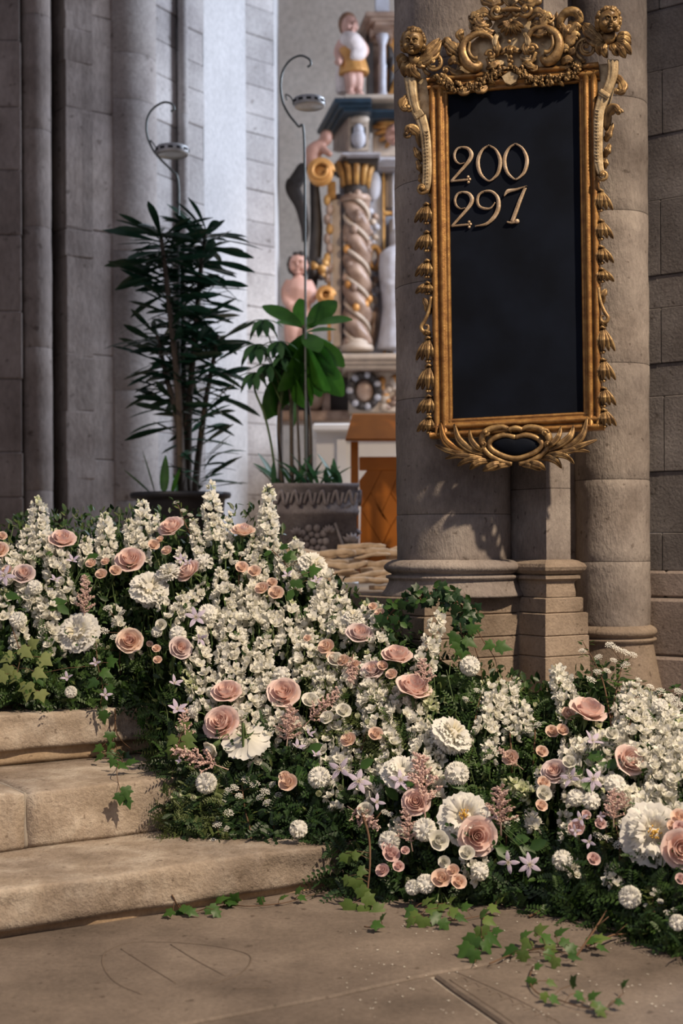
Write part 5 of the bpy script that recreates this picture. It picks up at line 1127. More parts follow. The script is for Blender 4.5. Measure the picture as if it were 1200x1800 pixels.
def single(px, py, diam, ax, kind, off=-.085):
    d = bank(px, py, off); r = diam/2/F*d; ax = V(ax).normalized(); me = {'carnation': BALLS, 'lisianthus': CUPS, 'bud': GCUPS}[kind]
    name = {'carnation': 'carnation', 'lisianthus': 'lisianthus', 'bud': 'flower_bud'}[kind]
    o = thing(name, (0, 0, 0), None, {'carnation': 'carnation', 'lisianthus': 'flower', 'bud': 'flower bud'}[kind]); place(o, axis_M(P(px, py, d)-ax*r*.3, ax, R.uniform(0, 6), r))
    inst(R.choice(me), o, 'bloom'); inst(CALYX, o, 'calyx'); stem_to(o, ax, r=.002)
    REC.append([o, {'carnation': 'ruffled white carnation', 'lisianthus': 'white cup-shaped lisianthus', 'bud': 'small greenish white bud'}[kind], px, py, diam, None, None])
for a in [(361, 1375, 42, (-.15, -.9, .4)), (560, 1365, 44, (-.1, -.85, .5)), (803, 1357, 48, (.05, -.8, .6)), (1082, 1377, 42, (.1, -.75, .65)), (827, 1168, 40, (.15, -.8, .55)), (365, 1076, 38, (.1, -.8, .5)), (30, 1088, 34, (-.2, -.8, .5)), (312, 1112, 34, (0, -.7, .7)),
          (745, 1456, 46, (-.2, -.8, .5)), (682, 1478, 42, (-.3, -.85, .4)), (748, 1553, 38, (0, -.9, .3)), (724, 1560, 30, (-.3, -.9, .2)), (1106, 1577, 44, (-.3, -.9, .2)), (124, 1216, 24, (0, -.9, .2)), (60, 1030, 30, UF), (1190, 1622, 32, (-.2, -.9, .2)), (1160, 1240, 34, UF), (1012, 1400, 34, UF)]: single(*a, 'carnation')
for a in [(770, 1478, 44, (.3, -.85, .4)), (990, 1510, 40, (.2, -.8, .5)), (526, 1456, 36, (.3, -.8, .4)), (545, 1232, 38, (.2, -.7, .7)), (603, 1250, 34, (.2, -.7, .6)), (590, 1160, 34, UF), (495, 1183, 34, UF), (575, 1262, 30, (-.3, -.7, .5)), (372, 1315, 38, (-.5, -.4, -.4)), (335, 1250, 26, (-.6, -.6, .3)),
          (275, 1110, 22, FR), (283, 1098, 24, FR), (1000, 1340, 30, UF), (955, 1395, 34, (.2, -.8, .4)), (1040, 1405, 36, UF), (820, 1500, 34, UF), (845, 1530, 36, (.3, -.8, .4)), (780, 1515, 26, FR), (642, 1425, 36, UF), (1075, 1290, 30, UF), (518, 960, 30, UP), (357, 985, 38, (-.1, -.6, .8))]: single(*a, 'lisianthus')
for a in [(605, 1215, 20, UF), (628, 1260, 22, UF), (645, 1270, 20, UF), (610, 1290, 22, UF), (172, 1128, 16, UF), (320, 1282, 26, (-.5, -.8, .3)), (342, 1402, 22, (-.4, -.8, .2)), (318, 1398, 14, (-.8, -.5, .3)), (302, 1402, 12, (-.8, -.5, .3)), (560, 1395, 24, FR), (190, 1138, 14, FR), (788, 1588, 16, (.2, -.9, -.2)), (768, 1584, 12, (-.2, -.9, -.4)), (716, 1545, 14, FR), (598, 1385, 24, FR), (940, 1240, 18, UF), (48, 1180, 16, FR)]: single(*a, 'bud')
# ---------------- sprays of small roses: one stem with several blooms
SB = {c: [cupm(s+10, c, (4, 5, 6)) for s in (1, 2)] for c in ('peach', 'rosy', 'rose')}
def spray(blooms, col, phrase, ref=None):
    cx = sum(b[0] for b in blooms)/len(blooms); cy = max(b[1] for b in blooms)
    b0 = BP(cx, cy+50, .08); o = thing('spray_rose', b0, None, 'spray rose')
    for x, y, dm in blooms:
        d = bank(x, y, -.085); r = dm/2/F*d; n = (V((R.uniform(-.35, .35), -.7, .55))).normalized(); c = P(x, y, d)-n*r*.4
        b = inst(R.choice(SB[col]), o, 'bloom', axis_M(c-b0, n, R.uniform(0, 6), r*1.05)); inst(CALYX, b, 'calyx', Matrix.Scale(.9, 4))
        mb = MB(); tube(mb, smooth_path([c-b0-n*r*.5, (c-b0)*.5+V((0, .03, 0)), V((0, 0, 0))], 3), .0018, 5); inst(mb.mesh('stem', M['gstem']), o, 'stem')
    REC.append([o, phrase, cx, sum(b[1] for b in blooms)/len(blooms), max(b[2] for b in blooms), None, ref])
PK = 'spray of small peach roses'
for bl, c in [([(160, 990, 22), (178, 1009, 24), (203, 1003, 25), (185, 987, 18)], 'peach'), ([(270, 958, 24), (293, 968, 22), (281, 948, 16)], 'peach'), ([(425, 997, 27), (447, 1004, 27)], 'peach'), ([(460, 1034, 28), (485, 1042, 32), (478, 1024, 22)], 'peach'),
              ([(573, 1137, 34), (584, 1157, 28), (603, 1161, 26), (624, 1167, 18)], 'peach'), ([(275, 1140, 18), (277, 1160, 18), (263, 1132, 14)], 'peach'), ([(897, 1332, 34)], 'peach'), ([(970, 1286, 28), (988, 1283, 26), (998, 1255, 30)], 'peach'), ([(952, 1321, 26)], 'peach'), ([(955, 1376, 28), (951, 1416, 26)], 'peach'),
              ([(775, 1544, 40), (806, 1550, 32), (796, 1530, 26)], 'peach'), ([(506, 1376, 38), (500, 1365, 24)], 'peach'), ([(660, 1290, 30), (612, 1300, 32)], 'peach'), ([(1193, 1436, 34), (1182, 1452, 26)], 'peach'), ([(540, 1122, 16), (667, 1078, 22), (655, 1066, 18)], 'peach'), ([(12, 1002, 22), (4, 942, 20)], 'peach'), ([(688, 1185, 24), (672, 1170, 22)], 'peach')]: spray(bl, c, PK if len(bl) > 1 else 'single small peach rose')
for bl, c in [([(687, 1501, 36), (672, 1530, 28), (700, 1523, 24), (681, 1490, 26), (712, 1495, 18)], 'rosy'), ([(1013, 1456, 34), (1055, 1448, 24), (1043, 1510, 28), (1030, 1432, 20)], 'rosy'), ([(1195, 1455, 30), (1196, 1545, 24)], 'rosy')]: spray(bl, c, 'spray of small dusky pink roses')
# ---------------- delphinium and stock spikes
def oval_petal(L, W, cup, ruf, ph):
    vs = []; n = 4
    for i in range(n+1):
        t = i/n; w_ = W*.5*sin(pi*min(1, t*.80+.14))**.7; z = cup*t*t+ruf*sin(t*5+ph)*.5
        vs += [(L*t, -w_, z+.10*w_*4*cup+ruf*sin(t*6+ph)), (L*t, 0, z-.03), (L*t, w_, z+.10*w_*4*cup-ruf*sin(t*6+ph))]
    mb = MB(); mb.add(vs, [(i*3+k, (i+1)*3+k, (i+1)*3+k+1, i*3+k+1) for i in range(n) for k in range(2)]); return mb
def floret(seed, m='white', n=5, dbl=False):
    rr = random.Random(seed); mb = MB()
    for lay, (k, L, W, el) in enumerate(((n, .80, .66, .25), (4 if dbl else 3, .52, .48, .75), (3 if dbl else 0, .36, .34, 1.15))):
        for i in range(k):
            s = rr.uniform(.82, 1.1); mb.merge(oval_petal(L*s, W*s, .28, .05, rr.uniform(0, 6)), Matrix.Translation((0, 0, .05*lay)) @ Matrix.Rotation(2*pi*i/k+lay*.6+rr.uniform(-.15, .15), 4, 'Z') @ Matrix.Rotation(-el+rr.uniform(-.22, .22), 4, 'Y'))
    return mb.mesh('floret', M[m])
FL = [floret(1), floret(2), floret(3, dbl=True), floret(4, dbl=True), floret(5)]; FLG = [floret(6, 'green_w', 4)]
mb = MB(); sphere(mb, (0, 0, .3), (.22, .22, .4), 8, 6); BUD = mb.mesh('bud', M['green_w'])
def spike(x0, y0, x1, y1, w_, kind='white', off=-.02, lean=None):
    d0, d1 = bank(x0, y0, off), bank(x1, y1, off-.0); dm = (d0+d1)/2
    a, b = P(x0, y0, d0), P(x1, y1, d1 if lean is None else d0+lean); L_ = (b-a).length; ax = (b-a).normalized()
    W = w_/F*dm; fs = .0165*(.92 if w_ < 34 else 1.08)*R.uniform(.94, 1.1); o = thing('delphinium', a, None, 'delphinium'); X, Y = frame(ax)
    mb = MB(); tube(mb, [V((0, .03, -.14)), V((0, .01, -.05)), V((0, 0, 0)), (b-a)*.5, (b-a)], [.0035, .0035, .003, .0025, .0012], 5); inst(mb.mesh('stem', M['gstem']), o, 'stem')
    per = max(4, int(2*pi*(W*.36)/(fs*1.55))); rows = max(4, int(L_/(fs*1.3)))
    for j in range(rows):
        f = j/(rows-1); rad = W*.52*(1-.45*max(0, f-.6)/.4)*(.9+.1*sin(f*9+x0))-fs*.75; rad = max(rad, fs*.35)
        pr = max(2, int(per*(1-.5*max(0, f-.6)/.4)))
        for i in range(pr):
            an = 2*pi*(i+.5*(j % 2))/pr+j*.35+R.uniform(-.2, .2); out = X*cos(an)+Y*sin(an)
            if out.y > .55: continue                       # florets on the hidden side are not needed
            c = (b-a)*min(1, f+R.uniform(-.05, .05))+out*rad*R.uniform(.7, 1.2); n = (out+ax*R.uniform(.0, .5)+V((0, -.15, 0))).normalized()
            s = fs*R.uniform(.85, 1.2)*(1-.30*max(0, f-.8)/.2)
            if kind == 'green': me = R.choice(FLG)
            else: me = R.choice(FLG) if f > .9 and R.random() < .5 else R.choice(FL)
            inst(me, o, 'floret', axis_M(c, n, R.uniform(0, 6), s*1.42))
    for i in range(3): inst(BUD, o, 'bud', axis_M((b-a)*(1+.02*i)+X*R.uniform(-.004, .004), ax+X*R.uniform(-.4, .4), 0, fs*.7))
    REC.append([o, 'greenish white flower spike' if kind == 'green' else 'white flower spike', (x0+x1)/2, (y0+y1)/2, max(abs(y1-y0), w_), None, None])
SPK = [(75, 985, 64, 880, 46), (100, 1010, 92, 935, 48), (22, 1030, 14, 960, 42), (186, 985, 184, 905, 36), (232, 960, 226, 915, 26), (250, 985, 250, 884, 42), (374, 950, 371, 852, 36), (396, 985, 402, 905, 24), (470, 970, 472, 858, 36), (528, 985, 518, 948, 28),
       (350, 975, 340, 915, 22), (300, 1090, 362, 1030, 36), (62, 1065, 20, 1000, 42), (85, 1090, 70, 1035, 56), (95, 1150, 72, 1050, 44), (210, 1100, 200, 1065, 26), (400, 1100, 388, 1005, 48), (442, 1100, 432, 1010, 44), (415, 1165, 400, 1075, 56), (412, 1215, 392, 1130, 48),
       (392, 1225, 330, 1160, 40), (360, 1255, 346, 1195, 42), (440, 1190, 478, 1115, 48), (505, 1140, 512, 1060, 44), (545, 1140, 562, 1045, 46), (560, 1085, 578, 1005, 40), (592, 1125, 602, 1045, 44), (538, 1200, 532, 1115, 50), (622, 1130, 640, 1065, 36), (668, 1135, 664, 1062, 36),
       (480, 1255, 462, 1160, 54), (432, 1290, 440, 1200, 60), (472, 1300, 496, 1250, 44), (562, 1230, 582, 1165, 42), (645, 1240, 662, 1165, 50), (662, 1285, 652, 1200, 54), (705, 1260, 722, 1190, 44), (742, 1178, 774, 1075, 40), (742, 1362, 748, 1265, 56), (764, 1330, 774, 1275, 46),
       (850, 1300, 880, 1200, 46), (884, 1255, 908, 1195, 32), (922, 1290, 915, 1235, 34), (1000, 1245, 978, 1176, 46), (1008, 1395, 998, 1295, 50), (1030, 1350, 1018, 1300, 42), (1122, 1365, 1110, 1205, 78), (1160, 1405, 1166, 1270, 62), (1192, 1380, 1194, 1270, 60), (1148, 1290, 1140, 1215, 44),
       (846, 1545, 818, 1490, 50), (874, 1245, 852, 1200, 34), (1090, 1430, 1066, 1385, 40), (602, 1365, 590, 1300, 40), (640, 1395, 650, 1330, 42), (545, 1310, 528, 1265, 38), (240, 1150, 222, 1105, 26), (1060, 1330, 1052, 1280, 40), (590, 1420, 572, 1375, 34), (690, 1330, 682, 1270, 40),
       (460, 1040, 452, 975, 34), (520, 1040, 505, 980, 34), (610, 1215, 618, 1150, 40), (590, 1285, 600, 1225, 36), (1185, 1430, 1150, 1390, 44), (1100, 1420, 1110, 1385, 34), (680, 1380, 668, 1330, 32), (355, 1160, 350, 1110, 36), (480, 1110, 470, 1050, 38), (30, 1140, 40, 1095, 34)]
for a in SPK: spike(*a)
for a in [(930, 1398, 890, 1372, 34), (760, 1250, 745, 1200, 30), (545, 1185, 520, 1150, 30), (650, 1240, 636, 1205, 26), (340, 1215, 325, 1180, 24)]: spike(*a, 'green')
for a in [(455, 1100, 446, 1040, 36), (372, 1120, 366, 1085, 28), (330, 1080, 318, 1045, 30), (580, 1205, 572, 1150, 36), (610, 1110, 604, 1060, 32), (655, 1200, 646, 1150, 34), (690, 1250, 684, 1205, 36), (735, 1300, 726, 1240, 40), (575, 1340, 566, 1290, 36), (625, 1340, 622, 1300, 32), (520, 1300, 512, 1250, 34), (450, 1345, 446, 1310, 32), (660, 1400, 652, 1370, 34),
          (770, 1400, 766, 1350, 34), (860, 1340, 858, 1300, 32), (900, 1300, 894, 1250, 34), (960, 1400, 950, 1350, 32), (1060, 1380, 1062, 1335, 36), (1090, 1320, 1086, 1270, 36), (1130, 1440, 1126, 1390, 38), (1175, 1330, 1172, 1230, 46), (700, 1470, 694, 1440, 28), (940, 1460, 930, 1425, 30), (1000, 1470, 990, 1430, 32), (1080, 1560, 1070, 1520, 30), (1010, 1540, 1002, 1510, 26),
          (120, 1060, 112, 1015, 36), (150, 990, 150, 945, 28), (290, 1070, 280, 1040, 26), (45, 990, 48, 930, 34), (5, 1090, 6, 1040, 36), (275, 935, 274, 905, 20), (320, 1000, 316, 965, 24), (440, 985, 446, 945, 24), (495, 1010, 492, 960, 28), (555, 1030, 548, 985, 32)]: spike(*a)
# ---------------- astilbe plumes
def plume(seed):
    rr = random.Random(seed); mb = MB()
    for i in range(26):
        f = i/25; z = f; L_ = .34*(1-f*.8)+.03; a = i*2.4; e = V((cos(a)*.85, sin(a)*.85, .65)).normalized(); p0 = V((0, 0, z))
        tube(mb, [p0, p0+e*L_*.5+V((0, 0, -.02)), p0+e*L_], [.012, .008, .004], 4)
        for k in range(int(6+L_*40)):
            t = rr.uniform(.1, 1.05); c = p0+e*L_*t+V((rr.uniform(-1, 1), rr.uniform(-1, 1), rr.uniform(-1, 1)))*.026; u_ = (e+V((rr.uniform(-1, 1), rr.uniform(-1, 1), rr.uniform(-.5, 1)))).normalized()
            tube(mb, [c, c+u_*.022, c+u_*.05], [.012, .026, .006], 4, caps=False)
    tube(mb, [(0, 0, -.3), (0, 0, 1)], [.014, .006], 5); return mb.mesh('plume', M['astil'])
PLM = [plume(s) for s in (1, 2, 3)]
def astilbe(x0, y0, x1, y1, w_):
    d = bank(x0, y0, -.07); a, b = P(x0, y0, d), P(x1, y1, bank(x1, y1, -.09)); L_ = (b-a).length; o = thing('astilbe', a, None, 'astilbe')
    s = w_/F*d/.62; q = axis_M(V((0, 0, 0)), b-a, R.uniform(0, 6)) @ Matrix.Diagonal((s, s, L_, 1)); inst(R.choice(PLM), o, 'plume', q)
    mb = MB(); tube(mb, [V((0, 0, 0)), -(b-a)*.3+V((0, .03, -.02)), V((0, .07, -.12))], .002, 5); inst(mb.mesh('stem', M['gstem']), o, 'stem')
    REC.append([o, 'feathery pink astilbe plume', (x0+x1)/2, (y0+y1)/2, w_, None, None])
for a in [(148, 1078, 150, 1022, 42), (150, 1020, 146, 1012, 20), (380, 1345, 308, 1318, 44), (505, 1300, 512, 1245, 54), (545, 1265, 592, 1216, 40), (745, 1412, 738, 1330, 68), (880, 1450, 878, 1388, 68), (748, 1205, 742, 1160, 40), (722, 1480, 712, 1425, 46), (622, 1425, 662, 1452, 40), (325, 1300, 322, 1245, 34), (1078, 1440, 1076, 1392, 44), (910, 1345, 878, 1318, 24), (1098, 1420, 1092, 1395, 30), (620, 1160, 618, 1195, 34)]: astilbe(*a)
# ---------------- clematis
def cl_petal():
    vs = []; n = 6
    for i in range(n+1):
        t = i/n; w_ = .20*sin(pi*min(1, t*.92+.05))**.8; z = .18*t-.30*t*t
        vs += [(t, -w_, z-.03), (t, 0, z+.02), (t, w_, z-.03)]
    mb = MB(); mb.add(vs, [(i*3+k, (i+1)*3+k, (i+1)*3+k+1, i*3+k+1) for i in range(n) for k in range(2)]); return mb.mesh('petal', M['lilac'])
CLP = cl_petal(); mb = MB()
for i in range(16):
    a = i*2.4; t = .1+.02*i; tube(mb, [(0, 0, 0), (cos(a)*t*.6, sin(a)*t*.6, .16), (cos(a)*t, sin(a)*t, .22)], [.02, .02, .03], 4)
CLS = mb.mesh('stamens', M['cream_p'])
def clem(px, py, diam, ax, n=5, close=0):
    d = bank(px, py, -.10); r = diam/2/F*d; o = thing('clematis', (0, 0, 0), None, 'clematis'); place(o, axis_M(P(px, py, d), ax, R.uniform(0, 6), r*.96))
    for i in range(n): inst(CLP, o, 'petal', Matrix.Rotation(2*pi*i/n+R.uniform(-.15, .15), 4, 'Z') @ Matrix.Rotation(-close+R.uniform(-.2, .2), 4, 'Y'))
    inst(CLS, o, 'stamens', None, kind='stuff'); stem_to(o, V(ax), r=.0012, length=.1)
    REC.append([o, 'lilac star-shaped clematis' if close < .5 else 'half-closed lilac clematis', px, py, diam, None, None])
for a in [(128, 986, 30, (.2, -.6, .7), 4, .6), (97, 1020, 28, (.1, -.5, .8), 4, .5), (8, 1012, 44, (-.2, -.8, .5), 5, .2), (118, 1192, 28, (0, -.7, .6), 4, .6), (185, 1222, 28, (.3, -.7, .4), 4, .5), (306, 1202, 36, (.5, -.5, .6), 4, .7), (311, 1248, 44, (.2, -.6, .7), 5, .6), (543, 1291, 26, (.3, -.6, .6), 4, .9), (522, 1314, 34, (.3, -.5, .7), 4, .7),
          (318, 985, 28, (0, -.6, .7), 4, .6), (344, 1086, 44, (.1, -.8, .4), 5, .3), (350, 1122, 34, (.6, -.6, -.2), 4, .8), (598, 1352, 48, (-.3, -.8, .3), 4, .2), (630, 1374, 50, (.1, -.8, .5), 5, .1), (662, 1410, 34, (.2, -.8, .4), 4, .4), (703, 1372, 44, (.3, -.8, .5), 5, .2), (893, 1516, 42, (-.1, -.95, .2), 4, .05), (930, 1520, 46, (.1, -.95, .25), 6, .05),
          (1003, 1368, 42, (-.5, -.7, .4), 4, .3), (1042, 1370, 46, (.1, -.85, .45), 5, .05), (1040, 1304, 48, (.3, -.5, .7), 4, .6), (1020, 1440, 34, (-.4, -.6, .6), 4, .4), (556, 1022, 26, (0, -.7, .6), 4, .5), (505, 1012, 26, (0, -.6, .7), 4, .7), (330, 990, 22, (0, -.6, .7), 4, .5), (168, 1166, 24, (0, -.8, .5), 4, .6), (318, 1338, 22, (-.6, -.6, .3), 4, .8), (555, 1328, 26, (.3, -.5, .7), 4, .8), (1035, 1480, 30, (-.2, -.8, .2), 4, .6), (1010, 1460, 26, (0, -.8, .3), 4, .6), (870, 1432, 20, (0, -.7, -.5), 4, .8), (1055, 1435, 22, (0, -.8, .2), 4, .7)]: clem(*a)
# ---------------- spirea sprigs: wiry stem, small leaves, domes of tiny flowers
rr = random.Random(4); mb = MB()
for i in range(34):
    a = i*2.4; q = sqrt(i/34)*.9; c = V((cos(a)*q, sin(a)*q, .35*(1-q*q)+rr.uniform(-.05, .1)))
    for k in range(5):
        b_ = k*1.257+i; p = V((cos(b_), sin(b_), .25))*.13; s_ = V((-sin(b_), cos(b_), 0))*.06; mb.add([c, c+p*.6+s_, c+p, c+p*.6-s_], [(0, 1, 2, 3)])
DOME = mb.mesh('flower_cluster', M['white'])
def small_leaf(L=1, W=.5):
    mb = MB(); mb.add([(0, 0, 0), (L*.35, W*.5, .06*L), (L*.75, W*.38, .02*L), (L, 0, -.06*L), (L*.75, -W*.38, .02*L), (L*.35, -W*.5, .06*L), (L*.4, 0, -.02*L), (L*.75, 0, -.03*L)], [(0, 6, 1), (6, 7, 2, 1), (7, 3, 2), (0, 5, 6), (5, 4, 7, 6), (4, 3, 7)]); return mb
def spirea(pts, clusters, nleaf=26, m='leafM', tw='twig', csz=20):
    pp = smooth_path([BP(x, y, -.02) for x, y in pts], 6); b0 = pp[0].copy(); o = thing('spirea', b0, None, 'spirea sprig')
    mb = MB(); tube(mb, [V((0, .04, -.12))]+[p-b0 for p in pp], lerps([.0035, .0012], len(pp)+1), 5); inst(mb.mesh('stem', M[tw]), o, 'stem')
    mb = MB()
    for i in range(nleaf):
        p = pp[min(len(pp)-1, int((.1+.9*i/nleaf)*len(pp)))]-b0; a = R.uniform(0, 6.28); e = V((cos(a), sin(a)-.2, R.uniform(-.2, .6))).normalized()
        q = e.to_track_quat('X', 'Z').to_matrix().to_4x4(); mb.merge(small_leaf(.022, .013), Matrix.Translation(p+e*R.uniform(.002, .02)) @ q)
    inst(mb.mesh('leaves', M[m]), o, 'leaves', None, kind='stuff')
    for x, y in clusters:
        d = bank(x, y, -.04); c = P(x, y, d)-b0; n = V((R.uniform(-.4, .4), -.5, .8)); inst(DOME, o, 'flower_cluster', axis_M(c, n, R.uniform(0, 6), csz/2/F*d*R.uniform(.8, 1.1)))
        j = min(range(len(pp)), key=lambda k: (pp[k]-b0-c).length); mb = MB(); tube(mb, [pp[j]-b0, c-n.normalized()*.004], .0009, 4); inst(mb.mesh('stalk', M[tw]), o, 'stalk')
    REC.append([o, 'sprig of tiny white spirea', sum(p[0] for p in pts)/len(pts), sum(p[1] for p in pts)/len(pts), 60, None, None])
spirea([(1080, 1330), (1072, 1260), (1060, 1200), (1045, 1165), (1024, 1128)], [(1024, 1145), (1052, 1156), (1050, 1182), (1038, 1196), (1066, 1180)], 40)
spirea([(1076, 1250), (1086, 1200), (1094, 1165)], [(1078, 1162), (1072, 1135), (1084, 1142), (1098, 1148), (1112, 1152), (1098, 1170)], 60)
spirea([(1105, 1290), (1112, 1240), (1118, 1200)], [(1106, 1206), (1090, 1225), (1122, 1222)], 24)
spirea([(1150, 1250), (1160, 1225), (1190, 1212)], [(1142, 1208), (1160, 1216), (1178, 1224), (1192, 1216), (1186, 1232), (1196, 1240)], 40)
spirea([(210, 1160), (212, 1125), (205, 1090)], [(190, 1070, ), (205, 1090), (182, 1110), (202, 1122), (172, 1138), (215, 1078)], 36)
spirea([(830, 1290), (838, 1250), (845, 1220)], [(818, 1230), (838, 1215), (850, 1248)], 50); spirea([(900, 1330), (896, 1280), (905, 1240)], [(880, 1236), (900, 1250), (918, 1262), (890, 1270)], 60)
spirea([(938, 1320), (940, 1285), (932, 1255)], [(930, 1250), (945, 1275), (926, 1285)], 40)
spirea([(440, 1460), (430, 1420), (425, 1380)], [(412, 1385), (432, 1372), (448, 1380), (400, 1392), (420, 1400)], 24, 'leafO'); spirea([(480, 1440), (470, 1405), (466, 1380)], [(466, 1392), (478, 1380), (490, 1398), (458, 1402), (470, 1412)], 20, 'leafO')
spirea([(380, 1500), (384, 1465), (376, 1440)], [(382, 1450), (396, 1458), (376, 1480), (382, 1488)], 24, 'leafO'); spirea([(390, 1440), (394, 1420), (392, 1408)], [(392, 1412), (402, 1430)], 16, 'leafO')
spirea([(1090, 1500), (1086, 1470), (1080, 1440)], [(1088, 1486), (1098, 1450), (1075, 1425), (1108, 1465), (1120, 1420)], 30, 'leafO', csz=26); spirea([(1150, 1640), (1150, 1610), (1146, 1570)], [(1146, 1572), (1160, 1585), (1135, 1592), (1172, 1605), (1185, 1600), (1150, 1565)], 60, 'leafO', csz=14)
spirea([(660, 1440), (672, 1425), (680, 1420)], [(676, 1428), (686, 1432)], 10, csz=14); spirea([(345, 960), (325, 920), (310, 880)], [(310, 884), (322, 898), (334, 906), (345, 915), (318, 912), (340, 930)], 34, csz=12)
spirea([(630, 1330), (640, 1300), (640, 1280)], [(640, 1276), (655, 1285), (625, 1290), (612, 1282), (670, 1292)], 40, 'leafO', csz=20); spirea([(420, 1030), (420, 990), (430, 965)], [(425, 975), (415, 990)], 20); spirea([(890, 1470), (885, 1450), (900, 1420)], [(888, 1448), (905, 1440)], 20)
spirea([(1060, 1500), (1066, 1470), (1060, 1440)], [(1062, 1450), (1050, 1470), (1068, 1475)], 30, 'leafO', csz=22)
# ================================================================ greenery
rr = random.Random(31)
# dark mass of packed foliage that everything is stuck into
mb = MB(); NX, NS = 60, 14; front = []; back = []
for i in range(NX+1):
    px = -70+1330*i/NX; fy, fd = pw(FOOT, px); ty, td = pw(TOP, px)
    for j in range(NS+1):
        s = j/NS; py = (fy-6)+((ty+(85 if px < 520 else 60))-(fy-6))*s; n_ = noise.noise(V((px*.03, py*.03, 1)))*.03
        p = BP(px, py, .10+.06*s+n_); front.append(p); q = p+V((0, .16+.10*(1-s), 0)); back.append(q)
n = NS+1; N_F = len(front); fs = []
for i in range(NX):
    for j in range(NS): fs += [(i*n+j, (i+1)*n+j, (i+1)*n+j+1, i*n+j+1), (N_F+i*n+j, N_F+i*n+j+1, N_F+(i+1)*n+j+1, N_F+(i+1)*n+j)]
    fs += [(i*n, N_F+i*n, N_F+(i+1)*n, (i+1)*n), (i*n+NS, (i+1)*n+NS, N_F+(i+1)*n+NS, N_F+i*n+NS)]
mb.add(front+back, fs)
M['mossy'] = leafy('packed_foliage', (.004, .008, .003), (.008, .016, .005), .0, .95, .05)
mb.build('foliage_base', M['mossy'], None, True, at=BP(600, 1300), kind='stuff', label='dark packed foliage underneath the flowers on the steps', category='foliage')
LEAF1 = small_leaf(1, .5); LEAF2 = small_leaf(1, .3)
def put(mb, lf, p, e, up, L_):
    x = V(e).normalized(); z = V(up)-x*V(up).dot(x); z = z.normalized() if z.length > 1e-4 else V((0, 0, 1)); y = z.cross(x)
    b = len(mb.v)
    for v in lf.v: mb.v.append((p.x+(x.x*v[0]+y.x*v[1]+z.x*v[2])*L_, p.y+(x.y*v[0]+y.y*v[1]+z.y*v[2])*L_, p.z+(x.z*v[0]+y.z*v[1]+z.z*v[2])*L_))
    mb.f.extend([tuple(i+b for i in f) for f in lf.f]); mb.m.extend([0]*len(lf.f))
def rnd_dir(): return V((rr.uniform(-1, 1), rr.uniform(-1, 1), rr.uniform(-1, 1)))
def scatter(n, xr, sr, off, L_, lf, mb, pinn=0, upw=.4):
    """leaves (or pinnate sprigs) over part of the bank: sr = range of height share"""
    for _ in range(n):
        px = rr.uniform(*xr); fy, fd = pw(FOOT, px); ty, td = pw(TOP, px); s = sr[0]+(sr[1]-sr[0])*rr.random()**1.2; py = fy+(ty+30-fy)*s
        p = BP(px, py, rr.uniform(*off)); nr = bnorm(px, py); e = (nr*.6+V((0, 0, upw))+rnd_dir()*.9).normalized()
        if pinn:
            L2 = rr.uniform(.05, .09); k = pinn; up = (nr+rnd_dir()*.4).normalized(); side = e.cross(up).normalized()
            for i in range(k):
                t = (i+1)/k; c = p+e*L2*t-V((0, 0, .25*L2*t*t))
                for sg in (1, -1): put(mb, lf, c, (side*sg+e*.6), up, L_*(1-.45*t))
        else: put(mb, lf, p, e, nr+rnd_dir()*.5, L_*rr.uniform(.7, 1.3))
def stuff(name, m, label, fill):
    mb = MB(); fill(mb); o = mb.build(name, M[m], None, True, at=BP(600, 1400), kind='stuff', label=label, category='foliage')
def f1(mb):
    scatter(1500, (-40, 1240), (-.02, .30), (-.02, .12), .024, LEAF1, mb, 6); scatter(420, (270, 600), (-.02, .34), (-.02, .1), .02, LEAF1, mb, 7)
    scatter(1500, (1225, 1262), (-.02, .9), (-.02, .40), .03, LEAF1, mb); scatter(900, (-72, -40), (-.02, .9), (-.02, .35), .03, LEAF1, mb); scatter(2600, (-60, 1250), (.72, 1.0), (.12, .36), .03, LEAF1, mb)
    scatter(5200, (-40, 1240), (-.02, .9), (.02, .14), .03, LEAF1, mb)
def f2(mb):
    scatter(2200, (-40, 1240), (.05, .95), (-.01, .12), .026, LEAF1, mb); scatter(500, (-40, 1240), (.2, .9), (-.02, .08), .018, LEAF1, mb, 6)
    scatter(150, (960, 1240), (-.04, .25), (-.04, .06), .022, LEAF1, mb, 6); scatter(180, (800, 960), (.45, .9), (.0, .1), .016, LEAF1, mb, 5)
    scatter(260, (-40, 300), (.02, .3), (-.03, .06), .022, LEAF1, mb, 6)
def f3(mb):
    scatter(2600, (-40, 1240), (.1, 1.0), (-.02, .1), .024, LEAF2, mb); scatter(300, (560, 700), (.45, .75), (-.02, .05), .014, LEAF1, mb, 5); scatter(160, (280, 400), (-.03, .2), (-.03, .05), .02, LEAF2, mb, 7)
stuff('foliage', 'leafD', 'dark green fine foliage packed between the flowers', f1)
stuff('foliage', 'leafM', 'fresh green small leaves among the flowers', f2)
stuff('foliage', 'leafO', 'olive green wispy leaves among the flowers', f3)
# thin green stems showing between the blooms
mb = MB()
for _ in range(420):
    px = rr.uniform(-30, 1230); fy, fd = pw(FOOT, px); ty, td = pw(TOP, px); s = rr.uniform(.3, .9); py = fy+(ty-fy)*s
    a = BP(px, py, rr.uniform(-.03, .05)); b = BP(px+rr.uniform(-25, 25), py+rr.uniform(40, 80), .08); tube(mb, [a, a.lerp(b, .5)+V((0, -.01, 0)), b], .0016, 4, caps=False)
mb.build('flower_stems', M['gstem'], None, True, at=BP(600, 1200), kind='stuff', label='thin green flower stems showing between the blooms', category='foliage')
